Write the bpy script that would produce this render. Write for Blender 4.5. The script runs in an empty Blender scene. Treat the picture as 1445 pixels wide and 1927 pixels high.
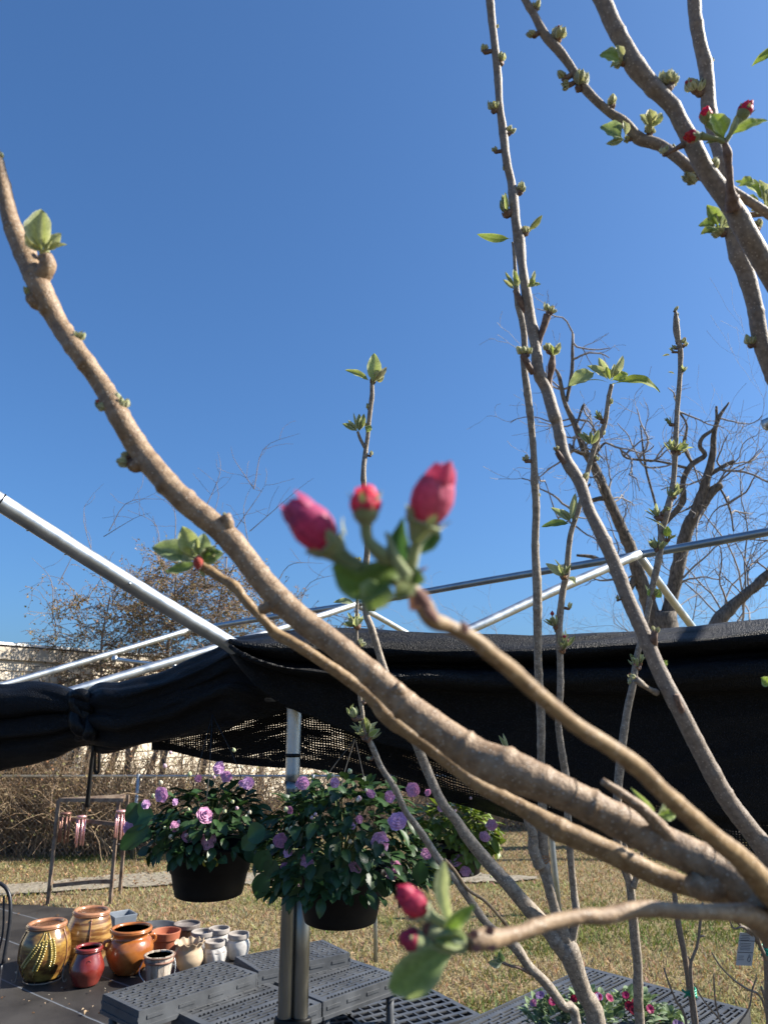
import bpy, math, random
import numpy as np
from mathutils import Vector, noise as mn

# ------------------------------------------------------------------ camera, sky, sun, exposure
SC = bpy.context.scene
COL = SC.collection
FPX = 1400.0                       # focal length in pixels of the 1445 x 1927 photograph
PITCH = math.radians(15.0)
CZ = 2.1
cam_d = bpy.data.cameras.new('camera')
cam = bpy.data.objects.new('camera', cam_d)
COL.objects.link(cam)
cam.location = (0, 0, CZ)
cam.rotation_euler = (math.radians(90) + PITCH, 0, 0)
cam_d.sensor_fit = 'HORIZONTAL'
cam_d.sensor_width = 36.0
cam_d.lens = 36.0 * FPX / 1445.0
cam_d.clip_start = 0.02
cam_d.clip_end = 2000
cam_d.dof.use_dof = True
cam_d.dof.focus_distance = 1.7
cam_d.dof.aperture_fstop = 12.5
SC.camera = cam

SUN_DIR = Vector((0.80, 0.08, 0.60)).normalized()
w = bpy.data.worlds.new('World')
SC.world = w
w.use_nodes = True
nt = w.node_tree
sky = nt.nodes.new('ShaderNodeTexSky')
sky.sky_type = 'NISHITA'
sky.sun_disc = False
sky.sun_elevation = math.asin(SUN_DIR.z)
sky.sun_rotation = math.atan2(SUN_DIR.x, SUN_DIR.y)
sky.altitude = 0
sky.air_density = 1.0
sky.dust_density = 2.0
sky.ozone_density = 14.0
bg = nt.nodes['Background']
bg.inputs['Strength'].default_value = 0.068
gm = nt.nodes.new('ShaderNodeGamma'); gm.inputs[1].default_value = 0.85
tint = nt.nodes.new('ShaderNodeMix'); tint.data_type = 'RGBA'; tint.blend_type = 'MULTIPLY'; tint.inputs[0].default_value = 1.0
tint.inputs[7].default_value = (.88, 1.17, 1.38, 1)
nt.links.new(sky.outputs[0], gm.inputs[0]); nt.links.new(gm.outputs[0], tint.inputs[6])
nt.links.new(tint.outputs[2], bg.inputs[0])

sun_d = bpy.data.lights.new('sun', 'SUN')
sun_d.energy = 5.0
sun_d.angle = math.radians(0.53)
sun_d.color = (1.0, 0.93, 0.82)
sun = bpy.data.objects.new('sun', sun_d)
COL.objects.link(sun)
sun.rotation_euler = (-SUN_DIR).to_track_quat('-Z', 'Y').to_euler()

SC.view_settings.view_transform = 'Standard'
SC.view_settings.look = 'None'
SC.view_settings.exposure = 1.23
SC.view_settings.gamma = 1.0
SC.cycles.max_bounces = 6
SC.cycles.transparent_max_bounces = 24

# ------------------------------------------------------------------ placing: a pixel of the photograph plus a distance is a point
CP, SP = math.cos(PITCH), math.sin(PITCH)
CO = np.array([0.0, 0.0, CZ])
FW = np.array([0.0, CP, SP]); UP = np.array([0.0, -SP, CP]); RT = np.array([1.0, 0.0, 0.0])

def P(x, y, d):
    return CO + FW * d + RT * ((x - 722.5) / FPX * d) + UP * ((963.5 - y) / FPX * d)
def G(x, y, h=0.0):
    r = P(x, y, 1.0) - CO
    return CO + r * ((h - CZ) / r[2])
def AY(x, y, Y):
    r = P(x, y, 1.0) - CO
    return CO + r * (Y / r[1])
def depth(p):
    return float(np.dot(np.asarray(p) - CO, FW))
def nrm(v):
    v = np.asarray(v, float); n = np.linalg.norm(v)
    return v / n if n > 1e-12 else v

# ------------------------------------------------------------------ materials
MATS = {}
def mat(name, c1, c2=None, scale=5.0, rough=0.6, metal=0.0, bump=0.0, bscale=None, attr=False, trans=0.0,
        coat=0.0, spec=0.5, detail=5.0, lo=0.35, hi=0.65, spots=None, spotscale=60, stretch=None, rvar=0.0, sheen=0.0):
    if name in MATS: return MATS[name]
    m = bpy.data.materials.new(name); m.use_nodes = True
    t = m.node_tree; N = t.nodes; L = t.links
    b = N['Principled BSDF']
    b.inputs['Roughness'].default_value = rough
    b.inputs['Metallic'].default_value = metal
    b.inputs['Specular IOR Level'].default_value = spec
    b.inputs['Coat Weight'].default_value = coat
    b.inputs['Coat Roughness'].default_value = 0.12
    if sheen: b.inputs['Sheen Weight'].default_value = sheen
    tc = N.new('ShaderNodeTexCoord')
    src = tc.outputs['Object']
    if stretch:
        mp = N.new('ShaderNodeMapping'); mp.inputs['Scale'].default_value = stretch
        L.new(src, mp.inputs[0]); src = mp.outputs[0]
    nz = N.new('ShaderNodeTexNoise'); nz.inputs['Scale'].default_value = scale
    nz.inputs['Detail'].default_value = detail; nz.inputs['Roughness'].default_value = 0.6
    L.new(src, nz.inputs['Vector'])
    col = None
    if c2 is not None:
        rp = N.new('ShaderNodeValToRGB')
        rp.color_ramp.elements[0].position = lo; rp.color_ramp.elements[1].position = hi
        rp.color_ramp.elements[0].color = (*c1, 1); rp.color_ramp.elements[1].color = (*c2, 1)
        L.new(nz.outputs['Fac'], rp.inputs[0]); col = rp.outputs[0]
    if attr:
        at = N.new('ShaderNodeAttribute'); at.attribute_name = 'Col'
        if col is None: col = at.outputs['Color']
        else:
            mx = N.new('ShaderNodeMix'); mx.data_type = 'RGBA'; mx.blend_type = 'MULTIPLY'
            mx.inputs[0].default_value = 1.0
            L.new(col, mx.inputs[6]); L.new(at.outputs['Color'], mx.inputs[7]); col = mx.outputs[2]
    if spots is not None:
        vo = N.new('ShaderNodeTexVoronoi'); vo.inputs['Scale'].default_value = spotscale
        L.new(src, vo.inputs['Vector'])
        rs = N.new('ShaderNodeValToRGB'); rs.color_ramp.elements[0].position = 0.13; rs.color_ramp.elements[1].position = 0.24
        rs.color_ramp.elements[0].color = (1, 1, 1, 1); rs.color_ramp.elements[1].color = (0, 0, 0, 1)
        L.new(vo.outputs['Distance'], rs.inputs[0])
        mx = N.new('ShaderNodeMix'); mx.data_type = 'RGBA'
        L.new(rs.outputs[0], mx.inputs[0])
        if col is None: mx.inputs[6].default_value = (*c1, 1)
        else: L.new(col, mx.inputs[6])
        mx.inputs[7].default_value = (*spots, 1); col = mx.outputs[2]
    if col is None: b.inputs['Base Color'].default_value = (*c1, 1)
    else: L.new(col, b.inputs['Base Color'])
    if rvar:
        mr = N.new('ShaderNodeMapRange'); mr.inputs[1].default_value = 0.3; mr.inputs[2].default_value = 0.7
        mr.inputs[3].default_value = max(0.02, rough - rvar); mr.inputs[4].default_value = rough + rvar
        L.new(nz.outputs['Fac'], mr.inputs[0]); L.new(mr.outputs[0], b.inputs['Roughness'])
    if bump:
        n2 = N.new('ShaderNodeTexNoise'); n2.inputs['Scale'].default_value = bscale or scale * 4
        n2.inputs['Detail'].default_value = 4
        L.new(src, n2.inputs['Vector'])
        bp = N.new('ShaderNodeBump'); bp.inputs['Strength'].default_value = bump
        bp.inputs['Distance'].default_value = 0.6 / (bscale or scale * 4)
        L.new(n2.outputs['Fac'], bp.inputs['Height']); L.new(bp.outputs[0], b.inputs['Normal'])
    if trans:
        tr = N.new('ShaderNodeBsdfTranslucent')
        if col is None: tr.inputs[0].default_value = (*c1, 1)
        else:
            g = N.new('ShaderNodeMix'); g.data_type = 'RGBA'; g.blend_type = 'MULTIPLY'; g.inputs[0].default_value = 1
            L.new(col, g.inputs[6]); g.inputs[7].default_value = (1.18, 1.15, 0.78, 1)
            if name.startswith('petal'): g.inputs[7].default_value = (1.3, 1.0, 1.1, 1)
            L.new(g.outputs[2], tr.inputs[0])
        ms = N.new('ShaderNodeMixShader'); ms.inputs[0].default_value = trans
        L.new(b.outputs[0], ms.inputs[1]); L.new(tr.outputs[0], ms.inputs[2])
        L.new(ms.outputs[0], N['Material Output'].inputs[0])
    MATS[name] = m
    return m

# ------------------------------------------------------------------ mesh building
class MB:
    def __init__(s): s.v = []; s.f = []; s.c = []; s.m = []; s.uv = []; s.n = 0
    def add(s, v, f, c=(1, 1, 1), mi=0, uv=None):
        v = np.asarray(v, float).reshape(-1, 3); k = len(v)
        s.v.append(v)
        c = np.asarray(c, float)
        s.c.append(np.tile(c, (k, 1)) if c.ndim == 1 else c)
        s.uv.append(np.zeros((k, 3)) if uv is None else np.asarray(uv, float))
        o = s.n
        s.f.extend([tuple(i + o for i in q) for q in f]); s.m.extend([mi] * len(f)); s.n += k
    def build(s, name, mats, parent=None, origin=None, smooth=True):
        if not isinstance(mats, (list, tuple)): mats = [mats]
        v = np.concatenate(s.v) if s.v else np.zeros((0, 3))
        if origin is None:
            origin = np.array(parent['_o']) if parent is not None and '_o' in parent else np.zeros(3)
        origin = np.asarray(origin, float)
        me = bpy.data.meshes.new(name)
        me.from_pydata((v - origin).tolist(), [], s.f)
        for m in mats: me.materials.append(m)
        if len(mats) > 1: me.polygons.foreach_set('material_index', s.m)
        me.polygons.foreach_set('use_smooth', [smooth] * len(me.polygons))
        a = me.color_attributes.new('Col', 'FLOAT_COLOR', 'POINT')
        cc = np.ones((len(v), 4)); cc[:, :3] = np.concatenate(s.c); a.data.foreach_set('color', cc.ravel())
        uv = np.concatenate(s.uv)
        if np.abs(uv).max() > 0:
            a = me.attributes.new('uvw', 'FLOAT_VECTOR', 'POINT'); a.data.foreach_set('vector', uv.ravel())
        me.update()
        o = bpy.data.objects.new(name, me); COL.objects.link(o)
        if parent is not None:
            o.parent = parent
            o['_o'] = [float(q) for q in origin]
        else: o.location = origin; o['_o'] = [float(q) for q in origin]
        return o

def tag(o, label, cat=None, group=None, kind=None):
    if label: o['label'] = label
    if cat: o['category'] = cat
    if group: o['group'] = group
    if kind: o['kind'] = kind
    return o
def thing(name, loc, label, cat, group=None):
    o = bpy.data.objects.new(name, None); COL.objects.link(o)
    loc = np.asarray(loc, float)
    o.location = loc; o['_o'] = [float(q) for q in loc]; o.empty_display_size = 0.1
    return tag(o, label, cat, group)
def struct(o): o['kind'] = 'structure'; return o
def copy_tree(o, parent=None):
    c = o.copy(); COL.objects.link(c)
    if parent is not None: c.parent = parent
    for ch in list(o.children): copy_tree(ch, c)
    return c

def cat_spline(K, n):
    K = np.asarray(K, float)
    if len(K) < 3:
        t = np.linspace(0, 1, n)[:, None]; return K[0] * (1 - t) + K[-1] * t
    E = np.vstack([2 * K[0] - K[1], K, 2 * K[-1] - K[-2]])
    seg = np.linalg.norm(np.diff(K[:, :3], axis=0), axis=1) + 1e-9
    cum = np.concatenate([[0], np.cumsum(seg)]); s = np.linspace(0, cum[-1], n)
    out = []
    for q in s:
        i = min(np.searchsorted(cum, q, side='right') - 1, len(seg) - 1)
        t = (q - cum[i]) / seg[i]
        a, b, c, d = E[i], E[i + 1], E[i + 2], E[i + 3]
        out.append(0.5 * (2 * b + (c - a) * t + (2 * a - 5 * b + 4 * c - d) * t * t + (3 * b - a - 3 * c + d) * t ** 3))
    return np.array(out)

def frames(p):
    n = len(p); T = np.gradient(p, axis=0); T /= (np.linalg.norm(T, axis=1)[:, None] + 1e-12)
    a = np.array([0, 0, 1.0]) if abs(T[0][2]) < 0.9 else np.array([1.0, 0, 0])
    u = nrm(np.cross(T[0], a)); Us = [u]
    for i in range(1, n):
        u = Us[-1] - T[i] * np.dot(Us[-1], T[i]); Us.append(nrm(u))
    U = np.array(Us); V = np.cross(T, U)
    return T, U, V

def sweep(mb, p, r, sides=8, rough=0.0, freq=60.0, bumps=None, col=(1, 1, 1), mi=0, cap=True, flat=1.0):
    p = np.asarray(p, float); n = len(p); r = np.broadcast_to(np.asarray(r, float), (n,)).copy()
    T, U, V = frames(p)
    th = np.linspace(0, 2 * math.pi, sides, endpoint=False)
    fac = np.ones((n, sides))
    if rough:
        for i in range(n):
            for j in range(sides):
                q = p[i] + (U[i] * math.cos(th[j]) + V[i] * math.sin(th[j])) * r[i]
                fac[i, j] += rough * mn.noise(Vector(q * freq)) + rough * 0.6 * mn.noise(Vector(q * freq * 2.7))
    if bumps:
        s = np.concatenate([[0], np.cumsum(np.linalg.norm(np.diff(p, axis=0), axis=1))])
        for (s0, amp, wd, t0) in bumps:
            g = amp * np.exp(-((s - s0) / wd) ** 2)
            fac += g[:, None] * (0.35 + 0.65 * np.clip(np.cos(th - t0), 0, 1))[None, :]
    X = p[:, None, :] + (U[:, None, :] * np.cos(th)[None, :, None] + V[:, None, :] * np.sin(th)[None, :, None] * flat) * (r[:, None] * fac)[:, :, None]
    F = []
    for i in range(n - 1):
        for j in range(sides):
            k = (j + 1) % sides
            F.append((i * sides + j, i * sides + k, (i + 1) * sides + k, (i + 1) * sides + j))
    X = X.reshape(-1, 3)
    if cap:
        F.append(tuple(range(sides - 1, -1, -1))); F.append(tuple(range((n - 1) * sides, n * sides)))
    mb.add(X, F, col, mi)
    return mb

def tube(mb, a, b, r, sides=12, r2=None, col=(1, 1, 1), mi=0, n=2):
    a = np.asarray(a, float); b = np.asarray(b, float)
    t = np.linspace(0, 1, n)[:, None]
    return sweep(mb, a * (1 - t) + b * t, np.linspace(r, r if r2 is None else r2, n), sides, col=col, mi=mi)

def box(mb, c, s, rz=0.0, col=(1, 1, 1), mi=0, taper=1.0):
    c = np.asarray(c, float); hx, hy, hz = s[0] / 2, s[1] / 2, s[2] / 2
    ca, sa = math.cos(rz), math.sin(rz)
    v = []
    for z, k in ((-hz, taper), (hz, 1.0)):
        for x, y in ((-hx, -hy), (hx, -hy), (hx, hy), (-hx, hy)):
            x *= k; y *= k
            v.append((c[0] + x * ca - y * sa, c[1] + x * sa + y * ca, c[2] + z))
    mb.add(v, [(3, 2, 1, 0), (4, 5, 6, 7), (0, 1, 5, 4), (1, 2, 6, 5), (2, 3, 7, 6), (3, 0, 4, 7)], col, mi)

def beam(mb, a, b, w, h, up=(0, 0, 1), col=(1, 1, 1), mi=0):
    a = np.asarray(a, float); b = np.asarray(b, float); t = nrm(b - a)
    s = nrm(np.cross(t, up)); u = np.cross(s, t)
    v = [q + s * i * w / 2 + u * j * h / 2 for q in (a, b) for i, j in ((-1, -1), (1, -1), (1, 1), (-1, 1))]
    mb.add(v, [(3, 2, 1, 0), (4, 5, 6, 7), (0, 1, 5, 4), (1, 2, 6, 5), (2, 3, 7, 6), (3, 0, 4, 7)], col, mi)

def lathe(mb, c, prof, seg=40, mi=0, col=(1, 1, 1), fn=None, tilt=None, sx=1.0, rot=0.0):
    prof = np.asarray(prof, float); n = len(prof); c = np.asarray(c, float)
    th = np.linspace(0, 2 * math.pi, seg, endpoint=False)
    v = []
    for i, (r, z) in enumerate(prof):
        for a in th:
            rr, zz = (r, z) if fn is None else fn(r, z, a, i)
            x, y = rr * math.cos(a) * sx, rr * math.sin(a)
            v.append((x * math.cos(rot) - y * math.sin(rot), x * math.sin(rot) + y * math.cos(rot), zz))
    v = np.array(v)
    if tilt is not None:
        ax, ay = tilt
        v = np.column_stack([v[:, 0] + v[:, 2] * math.sin(ax), v[:, 1] + v[:, 2] * math.sin(ay), v[:, 2] - v[:, 0] * math.sin(ax) - v[:, 1] * math.sin(ay)])
    F = [(i * seg + j, i * seg + (j + 1) % seg, (i + 1) * seg + (j + 1) % seg, (i + 1) * seg + j) for i in range(n - 1) for j in range(seg)]
    if prof[0][0] > 1e-6: F.append(tuple(range(seg - 1, -1, -1)))
    if prof[-1][0] > 1e-6: F.append(tuple(range((n - 1) * seg, n * seg)))
    mb.add(v + c, F, col, mi)

def smooth_prof(K, n=36):
    return cat_spline([(a, b, 0) for a, b in K], n)[:, :2].clip(min=[0, -9])

def leaf(mb, A, B, wd, nv, fold=0.25, curl=0.2, c_in=(.2, .3, .07), c_ed=(.4, .45, .3), mi=0, nu=8, petiole=0.0,
         wave=0.0, seed=0, blunt=0.75, side=0.0, thick=0.0, mid=None):
    A = np.asarray(A, float); B = np.asarray(B, float); L = np.linalg.norm(B - A); t = (B - A) / max(L, 1e-9)
    nv = nrm(np.asarray(nv, float) - t * np.dot(nv, t)); s = np.cross(nv, t)
    us = np.linspace(0, 1, nu + 1); vs = np.array([-1, -.72, -.36, 0, .36, .72, 1])
    pts = []; cols = []
    for u in us:
        q = max(0.0, (u - petiole) / (1 - petiole)) if petiole else u
        wl = math.sin(math.pi * min(1, q ** blunt)) ** 0.8 if q > 0 else 0
        wl = max(wl, 0.05 if u < 0.99 else 0.0)
        hump = curl * L * math.sin(math.pi * u) ; arc = side * L * math.sin(math.pi * u)
        for v in vs:
            x = v * wl * wd / 2
            z = hump + fold * abs(x) * 1.2 + wave * wd * math.sin(u * 19 + seed * 3 + v * 2) * abs(v)
            pts.append(A + t * (u * L) + s * (x + arc) + nv * z)
            e = abs(v) ** 3
            c = np.array(c_in) * (1 - e) + np.array(c_ed) * e
            if v == 0: c = c * 0.6 + np.array(c_ed if mid is None else mid) * 0.4
            cols.append(c)
    m = len(vs)
    F = [(i * m + j, i * m + j + 1, (i + 1) * m + j + 1, (i + 1) * m + j) for i in range(nu) for j in range(m - 1)]
    mb.add(pts, F, np.array(cols), mi)

RND = random.Random(7)
def R(a, b): return RND.uniform(a, b)
# ------------------------------------------------------------------ shared materials
GALV = mat('galvanised steel', (.44, .47, .49), (.58, .61, .62), scale=14, rough=.46, metal=1.0, rvar=.08, stretch=(1, 1, 1))
DULLSTEEL = mat('dull steel tube', (.30, .33, .35), (.42, .45, .47), scale=9, rough=.40, metal=.9, bump=.03, bscale=60)
BARK_A = mat('smooth tan bark', (.165, .100, .052), (.325, .222, .130), scale=110, rough=.58, bump=.65, bscale=480, spots=(.44, .37, .28), spotscale=290, detail=8)
BARK_B = mat('grey brown bark', (.155, .120, .092), (.265, .215, .168), scale=170, rough=.62, bump=.5, bscale=420, spots=(.40, .34, .28), spotscale=230, detail=8)
BARK_C = mat('pale young bark', (.15, .12, .09), (.34, .285, .22), scale=120, rough=.7, bump=.5, bscale=330, spots=(.5, .44, .36), spotscale=200, detail=8)
BARK_T = mat('ochre twig bark', (.19, .115, .05), (.33, .225, .115), scale=140, rough=.58, bump=.25, bscale=420, spots=(.5, .4, .3), spotscale=300)
SCALE = mat('bud scale', (.09, .05, .038), (.24, .16, .115), scale=160, rough=.7, bump=.4, bscale=900)
LEAF = mat('young leaf', (.74, .76, .72), c2=(1.08, 1.08, 1.02), attr=True, scale=420, rough=.6, trans=.42, spec=.25, bump=.35, bscale=900)
FUZZ = mat('downy bud', (.80, .78, .74), c2=(1.1, 1.1, 1.05), attr=True, scale=700, rough=.9, trans=.2, sheen=.6, bump=.5, bscale=1500)
PETAL = mat('petal pink', (.78, .75, .78), c2=(1.08, 1.1, 1.08), scale=500, attr=True, rough=.5, trans=.38, spec=.3)
BLACKPL = mat('black plastic', (.0035, .0032, .003), (.008, .0075, .007), scale=20, rough=.5, spec=.25, bump=.05, bscale=120)
WIRE = mat('dark wire', (.03, .03, .03), rough=.5, metal=.6)

# ------------------------------------------------------------------ setting: lawn, gravel lane, ground cloth
def grid_sheet(name, x0, x1, y0, y1, nx, ny, z, m, amp=0.0, edge=None, f=0.7):
    mb = MB(); xs = np.linspace(x0, x1, nx); ys = np.linspace(y0, y1, ny); v = []
    for y in ys:
        for x in xs:
            v.append((x, y, z + (amp * mn.noise(Vector((x * f, y * f, 3.1))) if amp else 0)))
    mb.add(v, [(j * nx + i, j * nx + i + 1, (j + 1) * nx + i + 1, (j + 1) * nx + i) for j in range(ny - 1) for i in range(nx - 1)])
    return mb.build(name, m)

def lawn_mat():
    m = bpy.data.materials.new('dormant lawn'); m.use_nodes = True; t = m.node_tree; N = t.nodes; L = t.links
    b = N['Principled BSDF']; b.inputs['Roughness'].default_value = .95; b.inputs['Specular IOR Level'].default_value = .1
    tc = N.new('ShaderNodeTexCoord')
    def nz(s, d=6): q = N.new('ShaderNodeTexNoise'); q.inputs['Scale'].default_value = s; q.inputs['Detail'].default_value = d; L.new(tc.outputs['Object'], q.inputs['Vector']); return q.outputs['Fac']
    def ramp(f, st):
        r = N.new('ShaderNodeValToRGB'); e = r.color_ramp.elements
        e[0].position, e[0].color = st[0][0], (*st[0][1], 1); e[1].position, e[1].color = st[-1][0], (*st[-1][1], 1)
        for p_, c_ in st[1:-1]: q = e.new(p_); q.color = (*c_, 1)
        L.new(f, r.inputs[0]); return r.outputs[0]
    a = ramp(nz(45, 8), [(.30, (.06, .044, .025)), (.46, (.19, .145, .078)), (.62, (.31, .245, .14))])
    g = ramp(nz(38, 8), [(.3, (.05, .06, .02)), (.6, (.17, .19, .06))])
    k = ramp(nz(.55, 5), [(.52, (0, 0, 0)), (.68, (1, 1, 1))])
    mx = N.new('ShaderNodeMix'); mx.data_type = 'RGBA'; L.new(k, mx.inputs[0]); L.new(a, mx.inputs[6]); L.new(g, mx.inputs[7])
    L.new(mx.outputs[2], b.inputs['Base Color'])
    bp = N.new('ShaderNodeBump'); bp.inputs['Strength'].default_value = .9; bp.inputs['Distance'].default_value = .03
    L.new(nz(60, 6), bp.inputs['Height']); L.new(bp.outputs[0], b.inputs['Normal'])
    return m
ground = struct(grid_sheet('ground', -400, 400, -200, 900, 3, 3, -0.02, lawn_mat()))
LAWN = ground.data.materials[0]
lawn = struct(grid_sheet('lawn', -16, 16, 2, 34, 160, 160, 0.0, LAWN, amp=.03))
GRAVEL = mat('gravel', (.15, .13, .10), (.31, .275, .215), scale=24, rough=.95, bump=.8, bscale=70, detail=8, spec=.15)

def strip_poly(name, pts_l, pts_r, z, m, n=40, jit=0.0, thick=0.0):
    mb = MB(); a = cat_spline([(*p, 0) for p in pts_l], n); b = cat_spline([(*p, 0) for p in pts_r], n)
    v = []; kk = 7
    for i in range(n):
        for k in range(kk):
            t = k / (kk - 1); q = a[i] * (1 - t) + b[i] * t
            if k in (0, kk - 1): q = q + np.array([R(-jit, jit), R(-jit, jit), 0])
            v.append((q[0], q[1], z + .03 * mn.noise(Vector((q[0] * .7, q[1] * .7, 3.1)))))
    mb.add(v, [(i * kk + j, i * kk + j + 1, (i + 1) * kk + j + 1, (i + 1) * kk + j) for i in range(n - 1) for j in range(kk - 1)])
    return struct(mb.build(name, m))
gl = [G(-500, 1712)[:2], G(0, 1690)[:2], G(250, 1672)[:2], G(520, 1668)[:2], G(800, 1668)[:2], G(960, 1662)[:2], G(1010, 1657)[:2]]
gr = [G(-500, 1670)[:2], G(0, 1668)[:2], G(250, 1648)[:2], G(520, 1644)[:2], G(800, 1646)[:2], G(960, 1650)[:2], G(1010, 1654)[:2]]
strip_poly('gravel_path', gl, gr, 0.022, GRAVEL, n=200, jit=.05)

def cover_mat():
    m = mat('ground cloth', (.020, .018, .0165), (.046, .042, .039), scale=2.2, rough=.62, bump=.2, bscale=90, spec=.25, detail=8)
    t = m.node_tree; N = t.nodes; L = t.links; b = N['Principled BSDF']
    src = b.inputs['Base Color'].links[0].from_socket
    geo = N.new('ShaderNodeTexCoord'); mp = N.new('ShaderNodeMapping'); mp.inputs['Rotation'].default_value = (0, 0, math.radians(38))
    L.new(geo.outputs['Object'], mp.inputs[0]); sx = N.new('ShaderNodeSeparateXYZ'); L.new(mp.outputs[0], sx.inputs[0])
    ns = N.new('ShaderNodeTexNoise'); ns.inputs['Scale'].default_value = 1.3; L.new(geo.outputs['Object'], ns.inputs['Vector'])
    a = N.new('ShaderNodeMath'); a.operation = 'MULTIPLY_ADD'; a.inputs[1].default_value = .05; L.new(ns.outputs['Fac'], a.inputs[0]); L.new(sx.outputs['Y'], a.inputs[2])
    d = N.new('ShaderNodeMath'); d.operation = 'MULTIPLY'; d.inputs[1].default_value = 1.9; L.new(a.outputs[0], d.inputs[0])
    fr = N.new('ShaderNodeMath'); fr.operation = 'FRACT'; L.new(d.outputs[0], fr.inputs[0])
    rp = N.new('ShaderNodeValToRGB'); e = rp.color_ramp.elements
    e[0].position = 0; e[0].color = (.0, .0, .0, 1); e[1].position = 1; e[1].color = (0, 0, 0, 1)
    for p_, c_ in ((.46, 0), (.475, .9), (.49, .1), (.51, 0)): q = e.new(p_); q.color = (c_, c_, c_, 1)
    L.new(fr.outputs[0], rp.inputs[0])
    mx = N.new('ShaderNodeMix'); mx.data_type = 'RGBA'; L.new(rp.outputs[0], mx.inputs[0]); L.new(src, mx.inputs[6]); mx.inputs[7].default_value = (.17, .19, .22, 1)
    L.new(mx.outputs[2], b.inputs['Base Color'])
    return m
cm = MB()
edge = [G(-700, 1680), G(-200, 1702), G(0, 1709), G(120, 1717), G(240, 1737), G(330, 1768), G(460, 1806), G(560, 1838), G(680, 1900), G(760, 1990), G(900, 2090), G(1150, 2200), G(1500, 2300), G(2100, 2400)]
edge = cat_spline(edge, 60); ne = len(edge); vv = []
for e_ in edge: vv.append((e_[0] + R(-.02, .02), e_[1] + R(-.02, .02), .045))
inner = [(e_[0] * .9 - .3, min(e_[1] - 2.5, -3.0), .045) for e_ in edge]
kk = 26; V = []
for i in range(ne):
    for k in range(kk):
        t = k / (kk - 1); V.append(np.array(vv[i]) * (1 - t) + np.array(inner[i]) * t + np.array([0, 0, .012 * mn.noise(Vector((i * .21, k * .6, 0)))]))
cm.add(V, [(i * kk + j, i * kk + j + 1, (i + 1) * kk + j + 1, (i + 1) * kk + j) for i in range(ne - 1) for j in range(kk - 1)])
ground_cloth = struct(cm.build('ground_cloth', cover_mat()))

# loose grass blades: uncountable
def grass():
    mb_v = []; mb_c = []; n = 0
    rs = np.random.RandomState(3)
    for k in range(150000):
        u = rs.rand(); y = 4.2 + 13.0 * u ** 1.25; xr = y * .62
        x = rs.uniform(-xr, xr * .98)
        mb_v.append((x, y))
    pts = np.array(mb_v)
    # leave out what lies on the ground cloth or the lane
    poly = np.array([e_[:2] for e_ in edge])
    ye = np.interp(pts[:, 0], poly[:, 0], poly[:, 1])
    gy0 = np.interp(pts[:, 0], [q[0] for q in gl], [q[1] for q in gl]); gy1 = np.interp(pts[:, 0], [q[0] for q in gr], [q[1] for q in gr])
    keep = ~(pts[:, 1] < ye + .05) & ~((pts[:, 1] > gy0) & (pts[:, 1] < gy1) & (rs.rand(len(pts)) < .9 * np.clip(3.2 * (.5 - np.abs((pts[:, 1] - gy0) / np.maximum(gy1 - gy0, .01) - .5)), 0, 1)))
    pts = pts[keep]; n = len(pts)
    patch = np.array([mn.noise(Vector((x * .55, y * .55, 9.0))) + .35 * mn.noise(Vector((x * 2.3, y * 2.3, 2.0))) for x, y in pts])
    far = np.clip((pts[:, 1] - 9) / 4, 0, 1)
    green = (patch + .12 * far - .23) > rs.uniform(-.04, .22, n)
    zg = np.array([.03 * mn.noise(Vector((x * .7, y * .7, 3.1))) for x, y in pts])
    h = rs.uniform(.018, .055, n) * (1 + .7 * green * rs.rand(n)); wdt = rs.uniform(.0025, .0050, n) * (1 + pts[:, 1] * .06)
    a = rs.uniform(0, 2 * np.pi, n); l = rs.uniform(.3, 1.6, n) * h; la = rs.uniform(0, 2 * np.pi, n)
    base = np.column_stack([pts, zg - .004])
    sx = np.column_stack([np.cos(a) * wdt, np.sin(a) * wdt, np.zeros(n)])
    tip = base + np.column_stack([np.cos(la) * l, np.sin(la) * l, h])
    midp = base + np.column_stack([np.cos(la) * l * .35, np.sin(la) * l * .35, h * .62])
    V = np.stack([base - sx, base + sx, midp + sx * .7, midp - sx * .7, tip], 1).reshape(-1, 3)
    straw = np.column_stack([rs.uniform(.27, .47, n), rs.uniform(.215, .37, n), rs.uniform(.12, .21, n)])
    grn = np.column_stack([rs.uniform(.10, .20, n), rs.uniform(.135, .21, n), rs.uniform(.035, .08, n)])
    c = np.where(green[:, None], grn, straw * rs.uniform(.6, 1.05, n)[:, None])
    C = np.repeat(c, 5, 0)
    o = np.arange(n) * 5
    quads = np.column_stack([o, o + 1, o + 2, o + 3]); tris = np.column_stack([o + 3, o + 2, o + 4])
    me = bpy.data.meshes.new('grass'); me.vertices.add(len(V)); me.vertices.foreach_set('co', V.ravel())
    loops = np.concatenate([quads.ravel(), tris.ravel()]); me.loops.add(len(loops)); me.loops.foreach_set('vertex_index', loops)
    st = np.concatenate([np.arange(n) * 4, n * 4 + np.arange(n) * 3]); me.polygons.add(2 * n)
    me.polygons.foreach_set('loop_start', st)
    me.update(calc_edges=True)
    ca = me.color_attributes.new('Col', 'FLOAT_COLOR', 'POINT'); ca.data.foreach_set('color', np.column_stack([C, np.ones(len(C))]).ravel())
    me.materials.append(mat('grass blade', (1, 1, 1), attr=True, rough=.8, trans=.25, spec=.15))
    o = bpy.data.objects.new('grass', me); COL.objects.link(o); tag(o, None, kind='stuff')
grass()

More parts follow.
